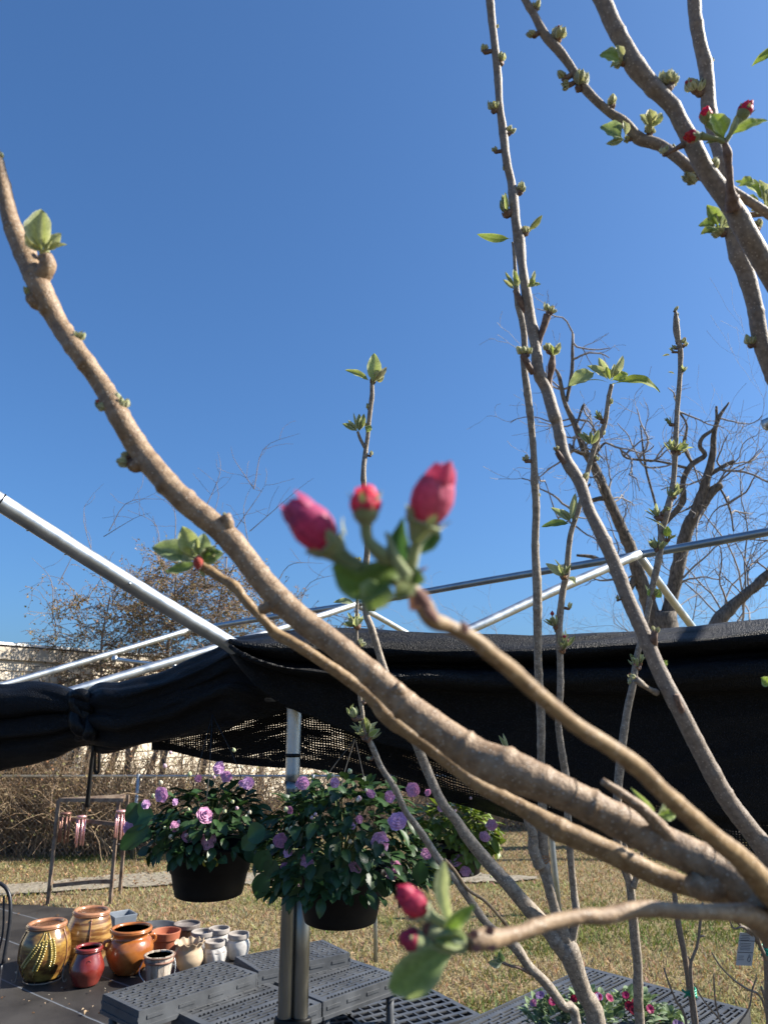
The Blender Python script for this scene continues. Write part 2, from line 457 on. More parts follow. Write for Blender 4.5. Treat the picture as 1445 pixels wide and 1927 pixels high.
def litter():
    mb = MB()
    for k in range(900):
        y = 5 + 11 * RND.random(); x = R(-.6 * y, .6 * y)
        if k < 320: q = G(R(-60, 330), R(1632, 1672)); x, y = q[0], q[1]
        z = .03 + R(0, .03); s = R(.012, .032); a = R(0, 6.3)
        A = np.array([x, y, z]); B = A + np.array([math.cos(a), math.sin(a), R(-.3, .4)]) * s * 1.6
        c = np.array(RND.choice([(.24, .12, .06), (.34, .2, .1), (.15, .09, .05), (.42, .3, .18)])) * R(.7, 1.1)
        leaf(mb, A, B, s, (R(-.4, .4), R(-.4, .4), 1), fold=.4, curl=R(-.1, .3), c_in=c, c_ed=c * .8, nu=3)
    o = mb.build('leaf_litter', mat('dry leaf', (1, 1, 1), attr=True, rough=.8, trans=.2, spec=.2)); tag(o, None, kind='stuff')
litter()
mb = MB()
for k in range(46):
    q = G(R(0, 200), R(1745, 1920)); s = R(.006, .02); a = R(0, 6.3)
    A = np.array([q[0], q[1], .058]); B = A + np.array([math.cos(a), math.sin(a), .1]) * s * 1.8
    c = np.array(RND.choice([(.5, .45, .36), (.22, .15, .1), (.4, .3, .2)]))
    leaf(mb, A, B, s, (R(-.3, .3), R(-.3, .3), 1), fold=.5, curl=.2, c_in=c, c_ed=c * .8, nu=3)
tag(mb.build('debris', MATS['dry leaf']), None, kind='stuff')

# ------------------------------------------------------------------ building with cream lap siding
H_ROOF = 0.0
b0 = P(0, 1212, 13.0); H_ROOF = b0[2]
k = (H_ROOF - CZ)
b1 = AY(650, 1300, depth(P(650, 1300, 22)) * 1.02)
W0 = np.array([b0[0], b0[1]]); W1 = np.array([b1[0], b1[1]]); wd_ = nrm(W1 - W0)
W0 = W0 - wd_ * 7.0
wn = np.array([wd_[1], -wd_[0]])
bl = thing('building', (*W0, 0), 'low cream building with lap siding and flat pale roof edge behind the vines', 'building')
mb = MB(); nl = 18; lh = (H_ROOF - .28) / nl
for i in range(nl):
    z0, z1 = i * lh, (i + 1) * lh
    A0 = W0 + wn * .035; A1 = W1 + wn * .035; B0 = W0 + wn * .006; B1 = W1 + wn * .006
    mb.add([(*A0, z0), (*A1, z0), (*B1, z1), (*B0, z1), (*B0, z0), (*B1, z0)], [(0, 1, 2, 3), (4, 5, 1, 0)])
bk = -wn * 7
mb.add([(*W0, 0), (*W1, 0), (*(W1 + bk), 0), (*(W0 + bk), 0), (*W0, H_ROOF - .05), (*W1, H_ROOF - .05), (*(W1 + bk), H_ROOF - .05), (*(W0 + bk), H_ROOF - .05)],
       [(0, 1, 5, 4), (1, 2, 6, 5), (2, 3, 7, 6), (3, 0, 4, 7)])
mb.build('wall', mat('cream siding', (.60, .51, .385), (.66, .57, .44), scale=3, rough=.7, bump=.05, bscale=20), bl, smooth=False)
mb = MB()
beam(mb, (*(W0 + wn * .06), H_ROOF - .15), (*(W1 + wn * .06), H_ROOF - .15), .05, .22)
mb.build('fascia', mat('fascia board', (.42, .36, .28), (.5, .43, .34), scale=4, rough=.6), bl, smooth=False)
mb = MB()
beam(mb, (*(W0 + wn * .04), H_ROOF + .005), (*(W1 + wn * .04), H_ROOF + .005), .16, .045)
q0 = W0 + wn * .1; q1 = W1 + wn * .1
mb.add([(*q0, H_ROOF + .03), (*q1, H_ROOF + .03), (*(q1 + bk * 1.05), H_ROOF + .32), (*(q0 + bk * 1.05), H_ROOF + .32)], [(0, 1, 2, 3)])
mb.build('roof', mat('white flashing', (.7, .69, .66), rough=.5), bl, smooth=False)

# ------------------------------------------------------------------ chain link fence along the lane
FY = 11.9
fz = AY(300, 1461, FY)[2]
fx0, fx1 = -9.0, 9.5
fence = thing('chain_link_fence', (fx0, FY, 0), 'rusty chain link fence with steel top rail in front of the cream building', 'fence')
mb = MB(); tube(mb, (fx0, FY, fz), (fx1, FY, fz), .021, 10); mb.build('top_rail', DULLSTEEL, fence)
for i in range(8):
    x = fx0 + i * (fx1 - fx0) / 7
    mb = MB(); tube(mb, (x, FY, 0), (x, FY, fz + .03), .028, 10); mb.build('fence_post', DULLSTEEL, fence)
mb = MB(); st = .075; nx_ = int((fx1 - fx0) / st)
for i in range(-int(fz / st), nx_):
    for sg in (1, -1):
        xa = fx0 + i * st; xb = xa + fz * 1.0
        if sg < 0: xa, xb = xb, xa
        beam(mb, (xa, FY + .004 * sg, .03), (xb, FY + .004 * sg, fz), .0035, .0035)
mb.build('mesh_wire', mat('rusty wire', (.16, .12, .09), (.3, .27, .24), scale=6, rough=.6, metal=.5), fence, smooth=False)

# ------------------------------------------------------------------ twigs
def twig_poly(p, d, L, n, wob, droop=0.0, rs=None):
    rs = rs or RND; pts = [np.array(p, float)]; d = nrm(d); st = L / n
    for i in range(n):
        d = nrm(d + np.array([rs.gauss(0, wob), rs.gauss(0, wob), rs.gauss(0, wob) - droop * i / n]))
        pts.append(pts[-1] + d * st)
    return np.array(pts), d

def grow(mb, p, d, L, r, lvl, wob=.16, kids=(3, 6), droop=0.0, ang=(25, 65), leafmb=None, leafc=None, minr=.003, lp=0.0, up=0.0):
    n = max(4, int(5 + lvl * 2))
    pts, de = twig_poly(p, d, L, n, wob, droop)
    rad = np.linspace(r, max(r * .4, minr), n + 1)
    c = R(.75, 1.15)
    sweep(mb, pts, rad, 3 if lvl < 2 else 5 if lvl < 3 else 8, col=(c, c, c), cap=False)
    if leafmb is not None and lvl <= 1:
        for _ in range(int(lp * n)):
            q = pts[RND.randrange(1, n + 1)] + np.array([R(-.03, .03), R(-.03, .03), R(-.04, .02)])
            s = R(.018, .045); dd = nrm((R(-1, 1), R(-1, 1), R(-1, .4)))
            cc = np.array(RND.choice(leafc)) * R(.7, 1.2)
            leaf(leafmb, q, q + dd * s * 1.5, s, (R(-1, 1), R(-1, 1), R(.2, 1)), c_in=cc, c_ed=cc, nu=2)
    if lvl <= 0: return
    for _ in range(RND.randint(*kids)):
        i = RND.randrange(max(1, n // 4), n + 1); t = nrm(pts[i] - pts[i - 1])
        a = math.radians(R(*ang)); pr = nrm(np.cross(t, (R(-1, 1), R(-1, 1), R(-1, 1))))
        dd = t * math.cos(a) + pr * math.sin(a) + np.array([0, 0, up])
        grow(mb, pts[i], dd, L * R(.4, .72), rad[i] * R(.45, .7), lvl - 1, wob, kids, droop, ang, leafmb, leafc, minr, lp, up)

PEC = mat('dark furrowed bark', (.055, .046, .038), (.20, .17, .14), scale=26, rough=.9, bump=1.0, bscale=40, detail=8, stretch=(1, 1, .35))
TWIG = mat('bare twig', (.26, .21, .17), attr=True, c2=(.15, .12, .10), scale=3, rough=.85)
TWIG2 = mat('dry vine', (.34, .26, .17), attr=True, c2=(.20, .14, .09), scale=3, rough=.85)
PALE = mat('grey twig', (.30, .27, .25), attr=True, c2=(.20, .18, .165), scale=3, rough=.85)
DRYLEAF = MATS['dry leaf']
POSTST = mat('shaded post steel', (.13, .13, .125), (.30, .30, .28), scale=16, rough=.34, metal=.95, stretch=(1, 1, .12), bump=.04, bscale=60)  # darker than the rafter steel: the post's shade is put into the colour
CROWN = mat('brown vine twig', (.26, .19, .13), attr=True, c2=(.14, .10, .07), scale=3, rough=.9)
def limb(K, dd=0.0, wj=1.0, n=None):
    K3 = [(*P(x, y, d + dd), w_ * .5 * wj * (d + dd) / FPX) for x, y, d, w_ in K]
    L = sum(math.dist(K3[i][:3], K3[i + 1][:3]) for i in range(len(K3) - 1))
    s = cat_spline(K3, n or max(12, len(K) * 6))
    return s[:, :3], np.clip(s[:, 3], .0006, None)
# dead pecan behind the canopy
D = 15.0
base = AY(1246, 1400, P(1250, 1170, D)[1]); base[2] = 0
pec = thing('tree', base, 'large bare dark tree with cut limb ends beyond the canopy ridge', 'tree')
tp = P(1248, 1185, D)
mb = MB(); pts = cat_spline([np.array([base[0], base[1], -.1]), base + np.array([.05, 0, 1.4]), tp - np.array([0, 0, .3]), P(1246, 1150, D)], 30)
sweep(mb, pts, np.linspace(.42, .27, 30), 14, rough=.18, freq=4); mb.build('trunk', PEC, pec)
LIMBS = [
 [(1236, 1190, D, 34), (1222, 1140, D, 32), (1201, 1079, D, 29), (1184, 1027, D, 25), (1159, 971, D, 22), (1135, 916, D, 20), (1118, 878, D, 19), (1101, 850, D, 16), (1083, 802, D, 13), (1063, 758, D, 10), (1052, 708, D, 8), (1043, 692, D, 4)],
 [(1066, 755, D, 8), (1076, 700, D, 8), (1077, 646, D, 6), (1078, 628, D, 4)],
 [(1256, 1190, D, 34), (1262, 1130, D, 30), (1270, 1096, D, 29), (1291, 1003, D, 28), (1312, 958, D, 25), (1329, 902, D, 19), (1341, 854, D, 14), (1343, 819, D, 11), (1353, 785, D, 8), (1372, 757, D, 4)],
 [(1303, 985, D, 20), (1333, 933, D, 21), (1348, 918, D, 18), (1357, 913, D, 15)],
 [(1252, 985, D, 9), (1263, 971, D, 12), (1284, 944, D, 14), (1286, 902, D, 12), (1301, 875, D, 12), (1326, 857, D, 10), (1317, 840, D, 9), (1322, 823, D, 8), (1346, 802, D, 7), (1348, 764, D, 5)],
 [(1333, 895, D, 9), (1360, 878, D, 9), (1381, 868, D, 8)],
 [(1290, 880, D, 6), (1239, 868, D, 5), (1180, 862, D, 5), (1166, 843, D, 3)],
 [(1301, 870, D, 6), (1288, 842, D, 6), (1292, 800, D, 5), (1278, 775, D, 4)],
 [(1104, 858, D, 6), (1082, 848, D, 8), (1070, 835, D, 5)],
 [(1110, 872, D, 5), (1135, 836, D, 5), (1148, 836, D, 4)],
 [(1152, 950, D, 10), (1135, 938, D, 11), (1105, 945, D, 8), (1090, 952, D, 4)],
 [(1085, 800, D, 4), (1095, 768, D, 6), (1100, 760, D, 5)],
 [(1245, 1060, D, 5), (1235, 960, D, 5), (1215, 880, D, 5), (1205, 800, D, 3)],
 [(1355, 920, D, 4), (1364, 935, D, 5), (1375, 965, D, 4), (1380, 1000, D, 3)],
 [(1110, 910, D, 4), (1060, 985, D, 3), (1025, 905, D, 2)],
 [(1200, 1075, D, 16), (1180, 1110, D, 14), (1150, 1075, D, 12), (1120, 1050, D, 9), (1085, 1045, D, 5)],
]
for Kp in LIMBS[1:]:
    pass
for i, Kp in enumerate(LIMBS):
    mb = MB(); p_, r_ = limb(Kp)
    sweep(mb, p_, r_ * .88, 10, rough=.16, freq=6)
    mb.build('limb', PEC, pec)
mb = MB(); RND.seed(21)
for Kp in LIMBS:
    p_, r_ = limb(Kp)
    for _ in range(4):
        i = RND.randrange(3, len(p_)); a = R(0, 6.3)
        dd = np.array([math.cos(a), R(-.6, .6), .25 + math.sin(a) * .8])
        grow(mb, p_[i], dd, R(.6, 1.6), R(.018, .028), 2, wob=.22, kids=(2, 3), minr=.0045)
mb.build('twigs', PALE, pec)
# second trunk cut by the right edge
b2 = AY(1350, 1400, P(1357, 1165, 13)[1]); b2[2] = 0
t2 = thing('tree', b2, 'leaning dark trunk cut off by the right edge of the photo above the shade cloth', 'tree')
mb = MB(); p_, r_ = limb([(1342, 1185, 13, 30), (1357, 1162, 13, 27), (1388, 1131, 13, 21), (1423, 1103, 13, 19), (1445, 1082, 13, 17), (1520, 1030, 13, 16), (1580, 930, 13, 12), (1600, 820, 13, 8)])
lo = np.array([b2 + (0, 0, -.1), b2 + (.02, 0, 1.2), p_[0] - (.05, 0, .2)]); lo = cat_spline(lo, 14)
sweep(mb, np.vstack([lo, p_[1:]]), np.concatenate([np.linspace(.2, r_[0] * 1.05, 14), r_[1:]]), 12, rough=.18, freq=6); mb.build('trunk', PEC, t2)
mb = MB(); RND.seed(5)
for _ in range(26):
    i = RND.randrange(4, len(p_)); a = R(.2, 2.9)
    grow(mb, p_[i], (math.cos(a), R(-.5, .5), math.sin(a)), R(.7, 1.6), R(.012, .022), 2, wob=.2, kids=(2, 4))
mb.build('twigs', TWIG, t2)
# smaller grey trees around
def small_tree(px, Y, h, seed, label, m=PALE, spread=1.0, leafc=None, lp=0.0, kids=(3, 5), n=5, r=.07, lvl=3, up=.12):
    RND.seed(seed)
    bs = AY(px, 1400, Y); bs[2] = 0
    t = thing('tree', bs, label, 'tree')
    mb = MB(); pts, d = twig_poly(bs - np.array([0, 0, .1]), (0, 0, 1), h * .45, 8, .05)
    sweep(mb, pts, np.linspace(r, r * .6, 9), 8, rough=.15, freq=9); mb.build('trunk', PEC, t)
    mb = MB(); lf = MB()
    for k_ in range(n):
        a = R(0, 6.3)
        grow(mb, pts[RND.randrange(4, 9)], (math.cos(a) * spread, math.sin(a) * spread, R(.6, 1.4)), h * R(.33, .5), r * .4, lvl, wob=.15, kids=kids, leafmb=lf if lp else None, leafc=leafc, lp=lp, up=up)
    c_ = mb.build('crown', m, t)
    if lp: lf.build('leaves', DRYLEAF, t)
    return t
small_tree(1175, 19, 9.0, 11, 'thin grey bare tree showing between the two dark limbs', n=3)
small_tree(1440, 17, 9.0, 12, 'bare twiggy tree reaching in from the right edge above the canopy pipe', n=6)
small_tree(1330, 24, 7.4, 13, 'pale fine-twigged bare tree low behind the right dark limb', n=6)
small_tree(1090, 21, 6.2, 14, 'low pale bare tree behind the canopy left of the dark pecan', n=6)
small_tree(880, 24, 5.0, 15, 'low bare sapling top showing just above the middle of the shade cloth', n=4, r=.05)

# vine-covered tree at the left
RND.seed(31)
VY = 14.2
bs = AY(330, 1400, VY); bs[2] = 0
vt = thing('tree', bs, 'vine-tangled brown tree with a few dry leaves beside the cream building', 'tree')
lf = MB(); LC = [(.28, .15, .08), (.25, .20, .09), (.18, .17, .07), (.34, .25, .14), (.20, .15, .09)]
for k_, (px, top) in enumerate(((205, 1120), (285, 1060), (345, 1000), (425, 1050), (520, 1110), (600, 1165))):
    b_ = AY(px - 30, 1400, VY + R(-.4, .4)); b_[2] = 0; e_ = AY(px, top, VY + R(-.4, .4))
    mb = MB(); pts = cat_spline([b_, b_ * .6 + e_ * .4 + np.array([R(-.2, .2), 0, 0]), e_], 16)
    sweep(mb, pts + np.array([[.10 * mn.noise(Vector((q[2] * 1.3, k_ * 7.1, 0))), 0, 0] for q in pts]), np.linspace(.06, .012, 16), 7, rough=.15, freq=9); mb.build('stem', TWIG, vt)
mb = MB()
for _ in range(950):
    px = RND.gauss(345, 130); px = min(max(px, 105), 660)
    top = 1050 + abs(px - 345) * .40
    py = R(top, 1330); q = AY(px, py, VY + R(-.9, .9)); a = R(-.6, 3.7)
    grow(mb, q, (math.cos(a), R(-.5, .5), math.sin(a) * .6), R(.35, .9), R(.006, .012), 1, wob=.28, kids=(2, 5), droop=.1, leafmb=lf, leafc=LC, lp=.8, minr=.0045)
for (x0, y0, x1, y1) in ((200, 1120, 195, 910), (205, 1000, 330, 940), (195, 1010, 285, 965), (370, 1050, 372, 880), (385, 960, 410, 850), (470, 1040, 478, 905), (478, 920, 565, 815), (478, 920, 435, 840), (470, 1000, 590, 900), (100, 1160, 60, 1050), (110, 1100, 130, 1000), (440, 1000, 500, 880), (300, 1060, 240, 960), (330, 1020, 290, 930), (520, 1100, 610, 1060), (560, 1150, 640, 1080)):
    A = AY(x0, y0, VY); B = AY(x1, y1, VY); sgn = RND.choice((-1, 1)) * R(.10, .22) * np.linalg.norm(B - A)
    pts = cat_spline([A, (A + B) / 2 + np.array([sgn, 0, abs(sgn)]), B], 9); sweep(mb, pts, np.linspace(.009, .0022, 9), 4, cap=False)
    for _ in range(3): grow(mb, pts[RND.randrange(2, 7)], (R(-1, 1), 0, R(0, 1)), R(.3, .7), .004, 0, wob=.2)
mb.build('crown', CROWN, vt); lf.build('leaves', DRYLEAF, vt)

for k_, (xa, xb, yt) in enumerate(((95, 190, 1330), (130, 225, 1320), (160, 205, 1330), (185, 265, 1310), (200, 300, 1320), (245, 330, 1300), (60, 120, 1340), (300, 330, 1330), (350, 420, 1310))):
    b_ = AY(xa, 1400, 13.5); b_[2] = 0; e_ = AY(xb, yt, 13.6); mb = MB()
    pts = cat_spline([b_, b_ * .55 + e_ * .45 + np.array([R(-.12, .05), 0, 0]), e_], 14); sweep(mb, pts, np.linspace(R(.04, .09), .03, 14), 7, rough=.15, freq=9); mb.build('stem', PEC, vt)
# vines and brush: uncountable
def thicket(name, x0, x1, Y0, Y1, hgt, n, seed, lean=.5, lp=3, m=TWIG2, lc=LC, L=(.8, 2.4)):
    RND.seed(seed); mb = MB(); lf = MB()
    for _ in range(n):
        x = R(x0, x1); y = R(Y0, Y1); h = hgt(x) * R(.35, 1.0)
        d = (R(-lean, lean), R(-.3, .3), 1)
        pts, _d = twig_poly((x, y, 0), d, h * R(1.0, 1.35), 9, .17, droop=R(0, .5))
        c = R(.45, 1.35); sweep(mb, pts, np.linspace(R(.004, .014), .002, 10), 3, col=(c, c * R(.92, 1), c * R(.82, .98)), cap=False)
        for k_ in range(lp):
            q = pts[RND.randrange(1, 10)] + np.array([R(-.06, .06), R(-.06, .06), R(-.06, .06)]); s = R(.02, .05)
            cc = np.array(RND.choice(lc)) * R(.7, 1.2); dd = nrm((R(-1, 1), R(-1, 1), R(-1, .4)))
            leaf(lf, q, q + dd * s * 1.4, s, (R(-1, 1), R(-1, 1), R(.2, 1)), c_in=cc, c_ed=cc, nu=2)
    o = mb.build(name, m); tag(o, None, kind='stuff')
    o = lf.build('vine_leaves', DRYLEAF); tag(o, None, kind='stuff')
hf = lambda x: 2.6 if x < -5.8 else 2.0
thicket('dry_vines', -9, -1.5, 12.2, 13.3, hf, 3600, 41, lean=.8, lp=2)
thicket('dry_vines', -9, -3.9, 12.0, 12.8, lambda x: 1.5, 1500, 42, lean=.6, lp=3)
thicket('brush', -1.5, 9.5, 14.5, 17, lambda x: 1.9, 2600, 43, lean=.6, lp=1)
thicket('brush', -14, 22, 26, 31, lambda x: 3.2, 1500, 44, lean=.5, lp=3, lc=[(.16, .12, .06), (.10, .11, .05), (.2, .15, .08)])
# ------------------------------------------------------------------ canopy frame of steel tubes
fb = AY(553, 1335, depth(P(553, 1335, 2.6)) and P(553, 1335, 2.6)[1])
PY = P(553, 1335, 2.6)[1]
px_up = AY(554, 1335, PY); px_lo = AY(538, 1880, PY)
frame = thing('canopy_frame', (px_up[0], PY, 0), 'galvanised steel tube canopy frame with ridge pipe, rafters and corner post', 'canopy frame')
def pix_tube(name, K, m=GALV, sides=16, parent=frame, n=None, bolts=()):
    K3 = [(*P(x, y, d), w_ * .5 * d / FPX) for x, y, d, w_ in K]
    s = cat_spline(K3, n or max(2, 8 * (len(K3) - 1)))
    mb = MB(); sweep(mb, s[:, :3], s[:, 3], sides); return mb.build(name, m, parent)
lean = (px_up[0] - px_lo[0]) / (px_up[2] - px_lo[2])
def postx(z): return px_lo[0] + (z - px_lo[2]) * lean
mb = MB(); zt = px_up[2]
K = [(postx(0), PY, 0), (postx(zt * .5), PY, zt * .5), (postx(zt - .12), PY, zt - .12)] 
rafter = [P(x, y, d) for x, y, d in ((538, 1300, 2.58), (512, 1276, 2.56), (480, 1249, 2.55), (435, 1214, 2.53), (300, 1133, 2.44), (150, 1040, 2.33), (0, 945, 2.22), (-160, 845, 2.1))]
s = cat_spline([np.array(k_) for k_ in K] + [P(551, 1322, 2.595)] + rafter, 110)
rr = np.interp(np.arange(110), [0, 55, 70, 110], [.026, .0245, .0265, .0275])
isp = 56
sweep(mb, s[:isp + 1], rr[:isp + 1], 20); mb.build('corner_post', POSTST, frame)
mb = MB(); sweep(mb, s[isp:], rr[isp:], 20); mb.build('rafter', GALV, frame)
mb = MB(); xo = AY(566, 1880, PY)[0] - px_lo[0]
tube(mb, (postx(0) + xo, PY + .004, 0), (postx(1.6) + xo * .96, PY + .004, zt - .42), .0255, 20, n=6)
mb.build('post_sleeve', POSTST, frame)
mb = MB(); bz = AY(551, 1916, PY)[2]
lathe(mb, (postx(bz) + xo / 2, PY, bz - .02), [(.031, 0), (.034, .004), (.034, .018), (.031, .022)], 28, sx=1.75)
mb.build('clamp_band', BLACKPL, frame)
mb = MB(); zz_ = AY(553, 1425, PY)[2]
lathe(mb, (postx(zz_), PY, zz_), [(.0262, 0), (.028, .002), (.028, .01), (.0262, .012)], 20)
mb.build('strap', BLACKPL, frame)
# bolts on the near rafter
for x, y, r_ in ((50, 1005, .0045), (117, 1046, .0045), (252, 1109, .0055), (494, 1282, .004)):
    i = np.argmin([np.hypot(*(np.array([(q[0] - CO[0]) / depth(q) * FPX + 722.5, 0]) - np.array([x, 0]))) for q in s[40:]]) + 40
    q = s[i].copy(); v = np.array([0, 0, -1.0])
    if x == 252: v = nrm(CO - q)
    q = q + v * .0265; mb = MB(); tube(mb, q, q + v * r_ * 1.6, r_, 8, r2=r_ * .7); mb.build('bolt', GALV, frame)
mb = MB(); i0 = np.argmin(np.abs([(q[0]) / depth(q) * FPX + 722.5 - 8 for q in s[60:]])) + 60
T_ = nrm(s[i0 + 1] - s[i0]); sweep(mb, np.array([s[i0] - T_ * .002, s[i0] + T_ * .002]), np.array([.0286, .0286]), 20)
mb.build('joint_ring', BLACKPL, frame)
RD = [(350, 1188, 5.3, 11), (500, 1163, 4.85, 11.5), (670, 1137, 4.45, 12), (900, 1096, 4.0, 13.5), (1200, 1045, 3.55, 15), (1445, 1001, 3.2, 17), (1750, 946, 2.9, 19)]
pix_tube('ridge_pipe', RD, DULLSTEEL)
pix_tube('rafter', [(1202, 1043, 3.5, 17), (1040, 1113, 3.25, 18), (890, 1182, 3.05, 18), (700, 1262, 2.85, 19)])
pix_tube('rafter', [(1203, 1047, 3.62, 15), (1310, 1190, 4.3, 14), (1400, 1305, 4.8, 12)])
pix_tube('rafter', [(671, 1137, 4.4, 12), (520, 1186, 4.0, 14), (395, 1223, 3.75, 16), (160, 1293, 3.35, 16.5), (60, 1322, 3.2, 17)])
pix_tube('rafter', [(672, 1139, 4.48, 11), (750, 1183, 5.0, 10), (900, 1270, 5.6, 9)])
pix_tube('rafter', [(352, 1187, 5.25, 11), (200, 1233, 4.8, 12), (0, 1291, 4.35, 13.5), (-180, 1340, 4.0, 14)])
pix_tube('brace', [(222, 1241, 4.3, 8), (260, 1246, 4.2, 6), (330, 1253, 4.0, 6)], GALV)
mb = MB(); q = P(216, 1240, 4.32); lathe(mb, q, smooth_prof([(.001, -.02), (.016, -.012), (.018, .0), (.012, .016), (.001, .02)], 12), 14); mb.build('brace_end', GALV, frame)
pix_tube('eave_pipe', [(-200, 1372, 3.15, 20), (165, 1345, 2.98, 20), (330, 1328, 2.85, 20), (450, 1316, 2.72, 20), (548, 1309, 2.62, 19)], POSTST)
mb = MB(); q = P(556, 1316, 2.615); tube(mb, q - np.array([.035, 0, .0]), q + np.array([.03, .01, .0]), .03, 16); mb.build('corner_fitting', POSTST, frame)
pix_tube('eave_pipe', [(562, 1313, 2.64, 19), (760, 1300, 2.75, 19), (1100, 1285, 2.75, 19), (1750, 1240, 2.6, 20)], DULLSTEEL)

# slim steel posts standing on the lawn
for (xa, ya, xb, yb, wpx, lab) in ((707, 1812, 704, 1560, 8, 'slim steel post on the lawn under the right side of the large flower basket'),
                                 (1052, 1722, 1028, 1480, 12, 'slim blue-grey steel post leaning on the lawn behind the apple shoots')):
    a_ = G(xa, ya); b_ = AY(xb, yb, a_[1]); r_ = wpx * .5 * depth(a_) / FPX
    mb = MB(); tube(mb, a_ - np.array([0, 0, .05]), b_, r_, 10, n=4); tag(mb.build('steel_post', DULLSTEEL, origin=a_), lab, 'post')

# ------------------------------------------------------------------ black shade cloth
def cloth_mat(name, c1, c2, stripe, open_, vscale=150, spark=0.0):
    m = bpy.data.materials.new(name); m.use_nodes = True; t = m.node_tree; N = t.nodes; L = t.links
    b = N['Principled BSDF']; b.inputs['Roughness'].default_value = .46; b.inputs['Specular IOR Level'].default_value = .22
    at = N.new('ShaderNodeAttribute'); at.attribute_name = 'uvw'
    tc = N.new('ShaderNodeTexCoord')
    n1 = N.new('ShaderNodeTexNoise'); n1.inputs['Scale'].default_value = 230; n1.inputs['Detail'].default_value = 3; L.new(tc.outputs['Object'], n1.inputs['Vector'])
    rp = N.new('ShaderNodeValToRGB'); e = rp.color_ramp.elements; e[0].position = .52; e[0].color = (*c1, 1); e[1].position = .72; e[1].color = (*c2, 1)
    L.new(n1.outputs['Fac'], rp.inputs[0]); L.new(rp.outputs[0], b.inputs['Base Color'])
    bp = N.new('ShaderNodeBump'); bp.inputs['Strength'].default_value = 1.0; bp.inputs['Distance'].default_value = .0035
    mp0 = N.new('ShaderNodeMapping'); mp0.inputs['Scale'].default_value = (260, 380, 1); L.new(at.outputs['Vector'], mp0.inputs[0])
    n0 = N.new('ShaderNodeTexVoronoi'); n0.inputs['Scale'].default_value = 1; L.new(mp0.outputs[0], n0.inputs['Vector'])
    L.new(n0.outputs['Distance'], bp.inputs['Height']); L.new(bp.outputs[0], b.inputs['Normal'])
    if open_ > 0:
        sx = N.new('ShaderNodeSeparateXYZ'); L.new(at.outputs['Vector'], sx.inputs[0])
        nw = N.new('ShaderNodeTexNoise'); nw.inputs['Scale'].default_value = 7; nw.inputs['Detail'].default_value = 4; L.new(at.outputs['Vector'], nw.inputs['Vector'])
        def mth(op, a, b_, c=None):
            q = N.new('ShaderNodeMath'); q.operation = op
            for i_, z in enumerate((a, b_, c)):
                if z is None: continue
                if isinstance(z, (int, float)): q.inputs[i_].default_value = z
                else: L.new(z, q.inputs[i_])
            return q.outputs[0]
        vv_ = mth('MULTIPLY_ADD', nw.outputs['Fac'], .03, sx.outputs['Y'])
        s1 = mth('SINE', mth('MULTIPLY', vv_, vscale * 6.283), 0)
        s2 = mth('SINE', mth('MULTIPLY', sx.outputs['X'], 95 * 6.283), 0)
        hole = mth('ADD', mth('MULTIPLY', s1, .75), mth('MULTIPLY', s2, .35))
        mpn = N.new('ShaderNodeMapping'); mpn.inputs['Scale'].default_value = (3.5, 26, 1); L.new(at.outputs['Vector'], mpn.inputs[0])
        nf = N.new('ShaderNodeTexNoise'); nf.inputs['Scale'].default_value = 1; nf.inputs['Detail'].default_value = 5; L.new(mpn.outputs[0], nf.inputs['Vector'])
        thr = mth('MULTIPLY_ADD', nf.outputs['Fac'], 3.2, 1.6 * (0.5 - open_) * 2 - 1.6)
        al = mth('GREATER_THAN', hole, thr)
        # hem: z holds 1 where the cloth is doubled
        al2 = mth('MULTIPLY', al, mth('SUBTRACT', 1.0, sx.outputs['Z']))
        tr = N.new('ShaderNodeBsdfTransparent'); ms = N.new('ShaderNodeMixShader')
        L.new(al2, ms.inputs[0]); L.new(b.outputs[0], ms.inputs[1]); L.new(tr.outputs[0], ms.inputs[2]); L.new(ms.outputs[0], N['Material Output'].inputs[0])
    return m
CLOTH = cloth_mat('black knitted cloth', (.0015, .0018, .0026), (.022, .024, .030), 0, 0)
NET = cloth_mat('open knitted cloth', (.003, .003, .004), (.02, .021, .025), 1, .17, vscale=120)

